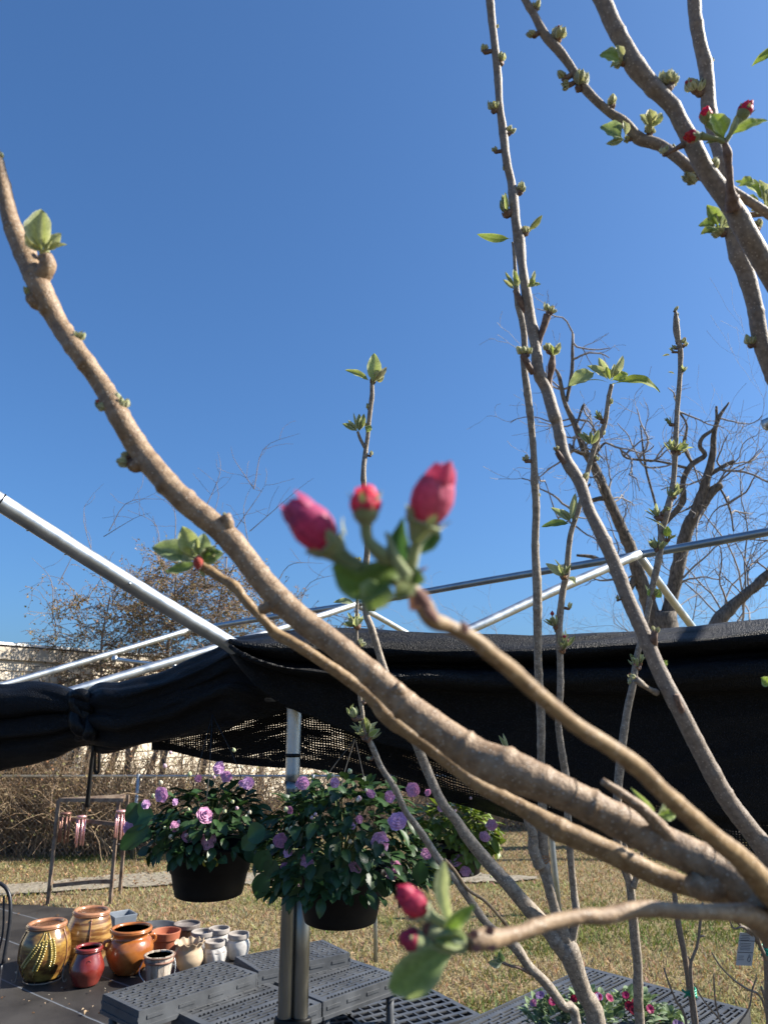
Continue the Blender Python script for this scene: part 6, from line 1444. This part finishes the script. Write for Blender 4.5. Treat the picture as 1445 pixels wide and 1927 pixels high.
h1 = shoot(Bt, [(1272, 1308, .85, 12), (1276, 1322, .85, 11), (1283, 1345, .855, 12), (1288, 1370, .86, 14)], SCALE, nodes=1.8, seed=17, step=3)
leaves(hI, .90, [(1240, 1255, 1256, 1244, 14, (.2, .34, .05), (.42, .5, .25), .3, .1, .3, 0), (1450, 1290, 1432, 1275, 22, (.3, .45, .05), GRN_E, 0, 0, .3, 0)])

# ---------- third apple tree: forked pale trunk near the bottom centre with three shoots
def trunk_tail(px, py, d, r0, dx=.02):
    a = P(px, py, d); return [(a[0] + dx * .3, a[1] + .01, a[2] - .25, r0 * 1.02), (a[0] + dx, a[1] + .02, .0, r0 * 1.15)], (a[0] + dx, a[1] + .02, 0)
DK_ = 1.40
tail, b_ = trunk_tail(1122, 1927, DK_, .018)
Ct = thing('apple_tree', b_, 'forked apple tree with stout pale trunk, pruned stub and three thin rising shoots', 'tree', 'young apple trees')
hK = shoot(Ct, [(1064, 1770, DK_, 34), (1068, 1785, DK_, 42), (1078, 1812, DK_, 38), (1088, 1840, DK_, 32), (1100, 1875, DK_, 31), (1122, 1927, DK_, 36)], BARK_C, tail=tail, name='trunk', sides=18, seed=20, step=4)
hM = shoot(Ct, [(700, 722, 1.48, 8), (700, 745, 1.48, 9), (698, 761, 1.48, 9), (694, 795, 1.48, 9), (692, 820, 1.48, 8), (688, 849, 1.48, 9), (684, 892, 1.47, 10), (688, 960, 1.47, 11), (692, 1020, 1.46, 12), (688, 1080, 1.46, 12), (688, 1149, 1.46, 12), (699, 1182, 1.45, 14), (716, 1238, 1.45, 14), (738, 1300, 1.44, 15), (783, 1399, 1.43, 18), (802, 1446, 1.43, 18), (830, 1508, 1.42, 18), (858, 1544, 1.42, 19), (880, 1577, 1.42, 22), (916, 1621, 1.42, 24), (949, 1657, 1.41, 25), (985, 1699, 1.41, 27), (1013, 1729, 1.41, 28), (1046, 1768, 1.40, 31), (1066, 1795, 1.40, 34)], BARK_C, seed=21, sides=14)
hJ = shoot(Ct, [(964, 455, 1.42, 4), (967, 471, 1.42, 6), (969, 502, 1.42, 7), (972, 545, 1.42, 11), (975, 574, 1.42, 12), (983, 607, 1.42, 12), (987, 645, 1.42, 12), (986, 689, 1.42, 12), (992, 735, 1.42, 14), (999, 795, 1.42, 13), (1004, 854, 1.42, 12), (1006, 906, 1.42, 14), (1009, 958, 1.42, 14), (1007, 1027, 1.42, 14), (1011, 1113, 1.41, 17), (1012, 1234, 1.41, 15), (1018, 1358, 1.41, 16), (1018, 1444, 1.41, 14), (1021, 1548, 1.41, 18), (1021, 1618, 1.41, 24), (1032, 1665, 1.40, 20), (1043, 1707, 1.40, 20), (1057, 1749, 1.40, 25), (1070, 1785, 1.40, 30)], BARK_C, seed=22)
hL = shoot(Ct, [(1151, 723, 1.46, 8), (1145, 750, 1.46, 8), (1139, 793, 1.46, 9), (1133, 810, 1.46, 9), (1118, 843, 1.46, 10), (1104, 895, 1.46, 9), (1095, 935, 1.45, 9), (1087, 964, 1.45, 9), (1073, 1009, 1.45, 10), (1066, 1079, 1.44, 12), (1059, 1113, 1.44, 12), (1052, 1182, 1.43, 13), (1054, 1247, 1.43, 12), (1054, 1306, 1.42, 13), (1050, 1358, 1.42, 12), (1059, 1427, 1.42, 14), (1064, 1461, 1.42, 14), (1069, 1548, 1.41, 13), (1074, 1620, 1.41, 13), (1080, 1680, 1.41, 13), (1084, 1720, 1.40, 15), (1076, 1765, 1.40, 18), (1070, 1785, 1.4, 22)], BARK_C, seed=23)
hst = shoot(Ct, [(987, 1537, 1.40, 5), (993, 1550, 1.40, 14), (1002, 1569, 1.40, 17), (1004, 1599, 1.40, 20), (1016, 1632, 1.40, 22)], BARK_C, name='pruned_stub', rough=.2, freq=180, seed=24, step=3)
mb = MB()
for k_ in range(4):
    c_, r_, d_, T_ = hJ.at(1023, 1608 + k_ * 5); u_ = nrm(np.cross(T_, FW)); w2 = np.cross(T_, u_)
    K = [c_ + (u_ * math.cos(a) + w2 * math.sin(a)) * r_ * 1.04 + T_ * r_ * .1 * math.sin(a * 3 + k_) for a in np.linspace(-2.9, 2.9, 26)]; sweep(mb, np.array(K), r_ * .07, 6)
mb.build('graft_tie', mat('rust bark ring', (.26, .12, .05), (.42, .22, .1), scale=60, rough=.8), hJ.obj)
for (x, y, sz, an) in ((990, 868, 18, 110), (1012, 936, 12, 70)): cluster(hJ, x, y, sz, an, 'bud')
leaves(hJ, 1.42, [(962, 448, 897, 440, 16, (.14, .22, .03), (.35, .42, .2), 0, -.6, .4, .22)])
cluster(hM, 702, 716, 34, 55, 'bud'); cluster(hM, 694, 770, 14, 100, 'bud'); cluster(hM, 697, 858, 10, 70, 'bud'); cluster(hM, 690, 803, 16, 90, 'bud'); cluster(hM, 704, 1145, 22, 85, 'bud')
leaves(hM, 1.47, [(701, 722, 704, 664, 28, (.42, .52, .18), (.62, .66, .42), .2, 0, .35, .05), (697, 718, 649, 696, 13, (.26, .32, .03), (.55, .6, .4), -.2, .5, .5, .12), (704, 718, 728, 690, 12, (.30, .26, .2), SIL_E, .3, 0, .6, .1), (704, 720, 718, 692, 10, PALE_I, SIL_E, .3, 0, .6, .1), (690, 814, 698, 800, 14, GRN_I, GRN_E, 0, .3, .5, .1)])
h1 = shoot(Ct, [(673, 812, 1.48, 5), (678, 826, 1.48, 6), (688, 845, 1.48, 7)], BARK_C, seed=25, step=3)
leaves(h1, 1.475, [(673, 812, 644, 797, 12, GRN_I, SIL_E, -.2, .3, .6, .1), (673, 812, 665, 776, 5, PALE_I, SIL_E, 0, 0, .4, .1), (674, 812, 676, 778, 11, GRN_I, SIL_E, .1, .1, .5, .1), (675, 812, 685, 778, 13, (.2, .28, .04), SIL_E, .3, .1, .5, .1), (673, 812, 655, 790, 9, PALE_I, SIL_E, -.2, .1, .6, .1), (675, 812, 684, 795, 8, PALE_I, SIL_E, -.2, .1, .6, .1)])
# rosettes on the shoot right of it
leaves(hL, 1.455, [(1150, 722, 1066, 728, 2, PALE_I, SIL_E, 0, .3, .1, .28), (1122, 700, 1070, 726, 32, (.34, .42, .18), (.5, .56, .36), -.3, .5, .3, .10), (1146, 712, 1126, 672, 16, (.36, .44, .22), SIL_E, -.2, .2, .5, -.1), (1144, 714, 1104, 688, 18, (.26, .34, .14), SIL_E, -.2, .5, .5, .1), (1150, 714, 1172, 668, 15, PALE_I, SIL_E, .2, .1, .6, .1), (1150, 716, 1182, 704, 22, (.34, .44, .05), GRN_E, .1, .3, .4, .1), (1152, 722, 1242, 738, 24, (.26, .32, .03), (.30, .38, .12), .1, .7, .4, .2), (1148, 716, 1140, 690, 14, LIME, SIL_E, -.1, .1, .5, .1), (1150, 714, 1156, 684, 13, PALE_I, SIL_E, .1, .1, .6, .1)])
cluster(hL, 1134, 792, 26, 130, 'tuft'); cluster(hL, 1146, 762, 14, 60, 'bud'); cluster(hL, 1120, 866, 16, 60, 'bud'); cluster(hL, 1132, 820, 14, 60, 'bud')
leaves(hL, 1.45, [(1112, 838, 1086, 816, 13, GRN_I, SIL_E, -.2, .5, .6, .1), (1112, 838, 1110, 812, 10, GRN_I, SIL_E, 0, .2, .6, .1), (1112, 838, 1126, 808, 12, GRN_I, SIL_E, .2, .2, .6, .1), (1110, 836, 1096, 812, 9, PALE_I, SIL_E, -.2, .2, .6, .1)])
leaves(hL, 1.45, [(1074, 985, 1018, 992, 16, (.08, .18, .04), (.3, .4, .22), 0, .7, .5, .08), (1074, 982, 1036, 955, 14, (.2, .3, .16), SIL_E, -.2, .3, .6, .1), (1074, 980, 1082, 928, 16, PALE_I, SIL_E, .2, 0, .5, -.05), (1074, 982, 1056, 958, 12, GRN_I, SIL_E, -.1, .2, .6, .1), (1076, 980, 1084, 968, 10, GRN_I, SIL_E, .1, .4, .6, .1)])
cluster(hL, 1062, 1086, 44, 100, 'leafy'); cluster(hL, 1056, 1225, 34, 85, 'leafy'); cluster(hL, 1046, 1180, 26, 120, 'tuft'); cluster(hL, 1070, 1146, 14, 70, 'bud'); cluster(hL, 1058, 1218, 30, 60, 'tuft', 4)
leaves(hL, 1.44, [(1064, 1086, 1026, 1060, 16, PALE_I, SIL_E, -.2, .2, .4, .1), (1066, 1086, 1082, 1100, 12, PALE_I, SIL_E, .2, .5, .4, .3)])
mb = MB(); lathe(mb, P(1039, 1155, 1.43), smooth_prof([(.0003, -.005), (.004, 0), (.0003, .006)], 8), 9, col=(.35, .04, .04)); lathe(mb, P(1062, 1198, 1.42), smooth_prof([(.0003, -.004), (.0045, 0), (.0003, .004)], 8), 9, col=(.42, .05, .06)); mb.build('flower_bud', FUZZ, hL.obj)
mb = MB(); s = cat_spline([P(1039, 1160, 1.43), P(1042, 1175, 1.43), P(1045, 1190, 1.43)], 6); sweep(mb, s, .0018, 6, col=(.4, .44, .3)); mb.build('flower_stalk', FUZZ, hL.obj)

# ---------- fourth: slender ochre-grey sapling left of the forked tree
tail, b_ = trunk_tail(1085, 1927, 1.22, .0075)
Dt = thing('apple_tree', b_, 'slender apple sapling leaning left in front of the largest flower basket', 'tree', 'young apple trees')
hN = shoot(Dt, [(672, 1120, 1.24, 5), (672, 1142, 1.24, 6), (671, 1186, 1.24, 6), (673, 1240, 1.24, 7), (677, 1311, 1.24, 8), (682, 1342, 1.24, 8), (685, 1372, 1.24, 9), (702, 1409, 1.24, 11), (718, 1446, 1.24, 11), (743, 1483, 1.23, 12), (761, 1524, 1.23, 11), (772, 1540, 1.23, 12), (797, 1574, 1.23, 13), (822, 1613, 1.23, 14), (847, 1643, 1.22, 12), (880, 1688, 1.22, 14), (910, 1732, 1.22, 14), (935, 1756, 1.22, 16), (969, 1782, 1.22, 20), (994, 1818, 1.22, 17), (1027, 1851, 1.22, 18), (1060, 1895, 1.22, 17), (1085, 1927, 1.22, 17)], BARK_C, tail=tail, seed=30, name='trunk')
h1 = shoot(Dt, [(836, 1618, 1.22, 7), (856, 1640, 1.22, 6), (880, 1674, 1.215, 6), (912, 1696, 1.21, 6), (938, 1724, 1.21, 6), (956, 1748, 1.215, 8), (966, 1776, 1.22, 10)], BARK_T, seed=31)
h2 = shoot(Dt, [(944, 1812, 1.21, 5), (962, 1819, 1.21, 5), (976, 1822, 1.21, 5), (998, 1832, 1.22, 8)], SCALE, seed=32, step=3)
leaves(h2, 1.205, [(946, 1812, 918, 1812, 16, (.2, .28, .16), SIL_E, 0, .3, .6, .1), (946, 1811, 938, 1792, 14, (.06, .16, .05), (.3, .4, .25), 0, .1, .5, .1), (946, 1812, 928, 1800, 12, (.08, .18, .06), SIL_E, 0, .1, .5, .1)])
cluster(hN, 690, 1390, 46, 88, 'leafy'); cluster(hN, 686, 1385, 34, 120, 'tuft'); cluster(hN, 694, 1392, 34, 55, 'tuft'); cluster(hN, 668, 1352, 28, 115, 'tuft'); cluster(hN, 686, 1322, 16, 80, 'bud'); cluster(hN, 672, 1180, 34, 95, 'leafy'); cluster(hN, 672, 1178, 34, 150, 'tuft'); cluster(hN, 676, 1215, 18, 40, 'bud'); cluster(hN, 672, 1058, 18, 80, 'bud'); cluster(hN, 698, 1430, 16, 150, 'bud'); cluster(hN, 742, 1478, 10, 80, 'bud')
leaves(hN, 1.235, [(670, 1138, 627, 1134, 12, (.14, .22, .1), SIL_E, 0, .6, .4, .25), (692, 1388, 712, 1372, 12, LIME, SIL_E, 0, .3, .5, .1)])
leaves(hN, 1.20, [(955, 1412, 938, 1384, 7, GRN_I, SIL_E, 0, .3, .5, .1), (955, 1412, 946, 1380, 6, PALE_I, SIL_E, 0, .3, .5, .1)])

# ---------- fifth: straight pale trunk right of centre
tail, b_ = trunk_tail(1204, 1927, 1.62, .0105, .01)
Et = thing('apple_tree', b_, 'straight apple sapling with brown scaly tip, its pale stem behind the big bough', 'tree', 'young apple trees')
hO = shoot(Et, [(1271, 583, 1.70, 4), (1272, 600, 1.70, 10), (1273, 622, 1.70, 13), (1276, 640, 1.70, 10), (1280, 657, 1.70, 10), (1280, 692, 1.70, 9), (1278, 727, 1.69, 9), (1274, 774, 1.69, 9), (1271, 836, 1.68, 10), (1267, 906, 1.68, 10), (1256, 958, 1.67, 13), (1246, 999, 1.67, 12), (1239, 1054, 1.66, 13), (1225, 1117, 1.66, 11), (1215, 1172, 1.65, 10), (1198, 1236, 1.65, 11), (1191, 1288, 1.64, 13), (1180, 1340, 1.64, 14), (1166, 1444, 1.63, 16), (1160, 1560, 1.62, 16), (1170, 1620, 1.62, 15), (1184, 1660, 1.62, 15), (1189, 1700, 1.62, 16), (1194, 1762, 1.62, 18), (1200, 1818, 1.62, 17), (1201, 1887, 1.62, 18), (1204, 1927, 1.62, 18)], BARK_C, tail=tail, seed=40, name='trunk')
for sp_ in ([(1174, 1575, 1.60, 6), (1176, 1600, 1.60, 10), (1182, 1640, 1.61, 12)], [(1208, 1603, 1.60, 6), (1203, 1630, 1.60, 9), (1192, 1670, 1.61, 12)]):
    shoot(Et, sp_, BARK_C, seed=41, name='pruned_stub', step=3)
rs_ = random.Random(8)
for i in range(16):
    y = 586 + i * 5; cluster(hO, 1271 + (y - 583) * .05 + rs_.uniform(-4, 4), y, rs_.uniform(8, 13), rs_.uniform(50, 130), 'bud', i) if i % 2 == 0 else None
for (x, y, sz, an, kd) in ((1266, 662, 14, 110, 'tuft'), (1286, 650, 16, 60, 'bud'), (1282, 702, 18, 70, 'tuft'), (1262, 799, 16, 130, 'tuft'), (1268, 850, 28, 100, 'leafy'), (1276, 852, 32, 45, 'leafy'), (1268, 934, 30, 60, 'tuft'), (1262, 940, 26, 80, 'tuft'), (1236, 973, 30, 110, 'leafy'), (1246, 968, 22, 60, 'tuft'), (1240, 1036, 34, 80, 'leafy'), (1236, 1034, 26, 120, 'tuft'), (1256, 1016, 26, 60, 'leafy'), (1228, 1124, 28, 80, 'leafy'), (1200, 1256, 26, 120, 'tuft'), (1204, 1250, 22, 80, 'tuft'), (1188, 1290, 14, 110, 'bud')): cluster(hO, x, y, sz, an, kd)
leaves(hO, 1.66, [(1228, 1125, 1226, 1105, 26, (.28, .42, .03), (.42, .5, .2), 0, .2, .3, .1), (1230, 1125, 1242, 1110, 16, (.2, .34, .05), (.42, .5, .2), .3, .2, .4, .1), (1252, 1012, 1256, 990, 16, (.28, .42, .03), (.42, .5, .2), 0, .2, .3, .1), (1272, 848, 1296, 836, 12, (.26, .36, .06), SIL_E, .2, .5, .5, .1), (1262, 668, 1246, 670, 5, SIL_I, SIL_E, 0, .5, .5, .1), (1270, 704, 1256, 700, 4, SIL_I, SIL_E, 0, .5, .5, .1), (1256, 998, 1212, 972, 4, SIL_I, SIL_E, 0, .5, .5, .1)])
leaves(hA, .515, [(1236, 1536, 1186, 1482, 14, (.22, .34, .06), (.45, .52, .3), -.3, .3, .5, .18), (1236, 1536, 1252, 1504, 12, (.3, .4, .25), SIL_E, .3, .1, .6, .05), (1236, 1536, 1272, 1534, 22, (.2, .33, .04), (.42, .5, .25), .1, .5, .5, .1)])

# ---------- thin bare saplings at the lower right, with green ties and a tag
def sapling(K, label, seed, r0=.004, m=None, twigs=(), tie=None):
    x, y, d, w_ = K[-1]; tail, b_ = trunk_tail(x, y, d, r0, .01)
    t = thing('sapling', b_, label, 'sapling', 'thin bare saplings at the lower right')
    h = shoot(t, K, m or BARK_B, tail=tail, name='stem', seed=seed)
    for tw in twigs: shoot(t, tw, BARK_B, name='twig', seed=seed + len(tw), step=4, nodes=1.5)
    return t, h
s1, hs = sapling([(1268, 1640, 2.0, 8), (1269, 1682, 2.0, 9), (1278, 1749, 2.0, 11), (1289, 1804, 2.0, 10), (1297, 1859, 2.0, 11), (1308, 1927, 2.0, 12)], 'bare brown sapling rising just left of the thorny twig, tied with green tape', 50, .009)
s2, hs2 = sapling([(1322, 1700, 1.98, 4), (1318, 1732, 1.98, 5), (1315, 1760, 1.98, 5), (1311, 1785, 1.98, 5), (1300, 1812, 1.98, 6), (1301, 1854, 1.98, 7), (1310, 1927, 1.98, 8)], 'thin thorny dark twig sapling tied to the brown one', 51, .006, twigs=([(1326, 1762, 1.98, 3), (1318, 1763, 1.98, 4), (1314, 1768, 1.98, 4)], [(1294, 1800, 1.98, 2), (1300, 1812, 1.98, 4)]))
s3, hs3 = sapling([(1438, 1700, 1.9, 10), (1441, 1757, 1.9, 13), (1446, 1845, 1.9, 15), (1450, 1927, 1.9, 16)], 'grey sapling stem at the right edge beside the hanging tag', 52, .01,
    twigs=([(1375, 1672, 1.85, 3), (1383, 1700, 1.85, 4), (1388, 1737, 1.85, 5), (1419, 1757, 1.86, 7), (1432, 1785, 1.88, 7), (1444, 1810, 1.9, 8)], [(1362, 1690, 1.85, 3), (1378, 1745, 1.85, 3), (1400, 1746, 1.85, 5), (1425, 1775, 1.88, 6)]))
s4, hs4 = sapling([(1339, 1793, 2.1, 2), (1352, 1815, 2.1, 3), (1375, 1840, 2.1, 3), (1405, 1862, 2.1, 4), (1433, 1880, 2.1, 4), (1450, 1960, 2.1, 5)], 'thin arching bare twig sapling over the right end of the railed bench', 53, .003,
    twigs=([(1424, 1840, 2.1, 2), (1416, 1862, 2.1, 3), (1408, 1900, 2.1, 3), (1380, 1940, 2.1, 4)], [(1343, 1834, 2.1, 2), (1344, 1860, 2.1, 3), (1349, 1901, 2.1, 3), (1370, 1950, 2.1, 3)], [(1305, 1851, 2.05, 2), (1325, 1885, 2.05, 3), (1358, 1923, 2.05, 4), (1380, 1950, 2.05, 4)], [(1432, 1858, 2.1, 4), (1440, 1880, 2.1, 6), (1446, 1905, 2.1, 6)]))
s5, hs5 = sapling([(1249, 1823, 2.0, 3), (1258, 1850, 2.0, 3), (1272, 1885, 2.0, 4), (1291, 1927, 2.0, 5)], 'short thin bare twig leaning left beside the brown tied sapling', 54, .003)
TAPE = mat('green tie tape', (.0, .22, .13), (.01, .34, .22), scale=30, rough=.4)
for (h, x, y, par, lab) in ((hs, 1297, 1866, s1, 0), (hs3, 1432, 1795, s3, 0)):
    c_, r_, d_, T_ = h.at(x, y); mb = MB(); s_ = d_ / FPX
    for k_ in range(3):
        K = [c_ + np.array([math.cos(a) * (r_ + .003) + .004 * (x == 1297), math.sin(a) * (r_ + .003), (k_ - 1) * .006 + .003 * math.sin(a)]) for a in np.linspace(0, 6.283, 20)]; sweep(mb, np.array(K), .0026, 6)
    for (dx, dy) in ((-16, -3), (-10, 10), (12, 12)):
        s = cat_spline([c_, c_ + RT * dx * s_ * .5 - FW * .006, c_ + RT * dx * s_ - UP * dy * s_], 8); sweep(mb, s, .0032, 5)
    mb.build('tie', TAPE, par)
# tag
c_ = P(1403, 1787, 1.86); s_ = 1.86 / FPX; u_ = nrm(RT + UP * -.12 + FW * .15); v_ = nrm(np.cross(u_, FW)); v_ = v_ if v_[2] > 0 else -v_
tg = thing('plant_tag', c_, 'small grey printed plant tag hanging by a twig at the right edge', 'tag')
nrm_t = nrm(np.cross(u_, v_)); nrm_t = nrm_t if np.dot(nrm_t, CO - c_) > 0 else -nrm_t
def quad(mb, cx, cy, w_, h_, off, th=.0004):
    q = c_ + u_ * cx * s_ + v_ * cy * s_ + nrm_t * off
    v = [q + u_ * i * w_ * s_ / 2 + v_ * j * h_ * s_ / 2 + nrm_t * k_ for k_ in (0, th) for i, j in ((-1, -1), (1, -1), (1, 1), (-1, 1))]
    mb.add(v, [(3, 2, 1, 0), (4, 5, 6, 7), (0, 1, 5, 4), (1, 2, 6, 5), (2, 3, 7, 6), (3, 0, 4, 7)])
mb = MB(); quad(mb, 0, 0, 33, 62, 0, .0006); mb.build('card', mat('grey tag', (.30, .34, .38), (.36, .40, .44), scale=30, rough=.5), tg, smooth=False)
mb = MB()
quad(mb, 0, 16, 32, 1.2, .0008); quad(mb, 0, -6, 32, 1.2, .0008)
for i, w_ in enumerate((18, 14, 20, 16)): quad(mb, -4, 26 - i * 3, w_, .8, .0008)
for i, w_ in enumerate((22, 24, 18, 22, 20)): quad(mb, -2, 11 - i * 3, w_, .7, .0008)
for i, w_ in enumerate((12, 10, 13)): quad(mb, -8, -13 - i * 3.5, w_, .7, .0008)
mb.build('print', mat('tag ink', (.06, .07, .09), rough=.6), tg, smooth=False)
mb = MB(); K = [c_ + u_ * (9 + math.cos(a) * 2.8) * s_ + v_ * (-19 + math.sin(a) * 4.6) * s_ + nrm_t * .001 for a in np.linspace(0, 6.283, 18)]; sweep(mb, np.array(K), .0006, 5); K = [c_ + u_ * (9 + math.cos(a) * 1.4) * s_ + v_ * (-14 + math.sin(a) * 4) * s_ + nrm_t * .001 for a in np.linspace(0, 3.14, 10)]; sweep(mb, np.array(K), .0005, 5); mb.build('emblem', MATS['tag ink'], tg)
mb = MB(); s = cat_spline([c_ + v_ * 30 * s_, P(1400, 1752, 1.87), P(1398, 1742, 1.86)], 8); sweep(mb, s, .0008, 5); mb.build('string', WIRE, tg)
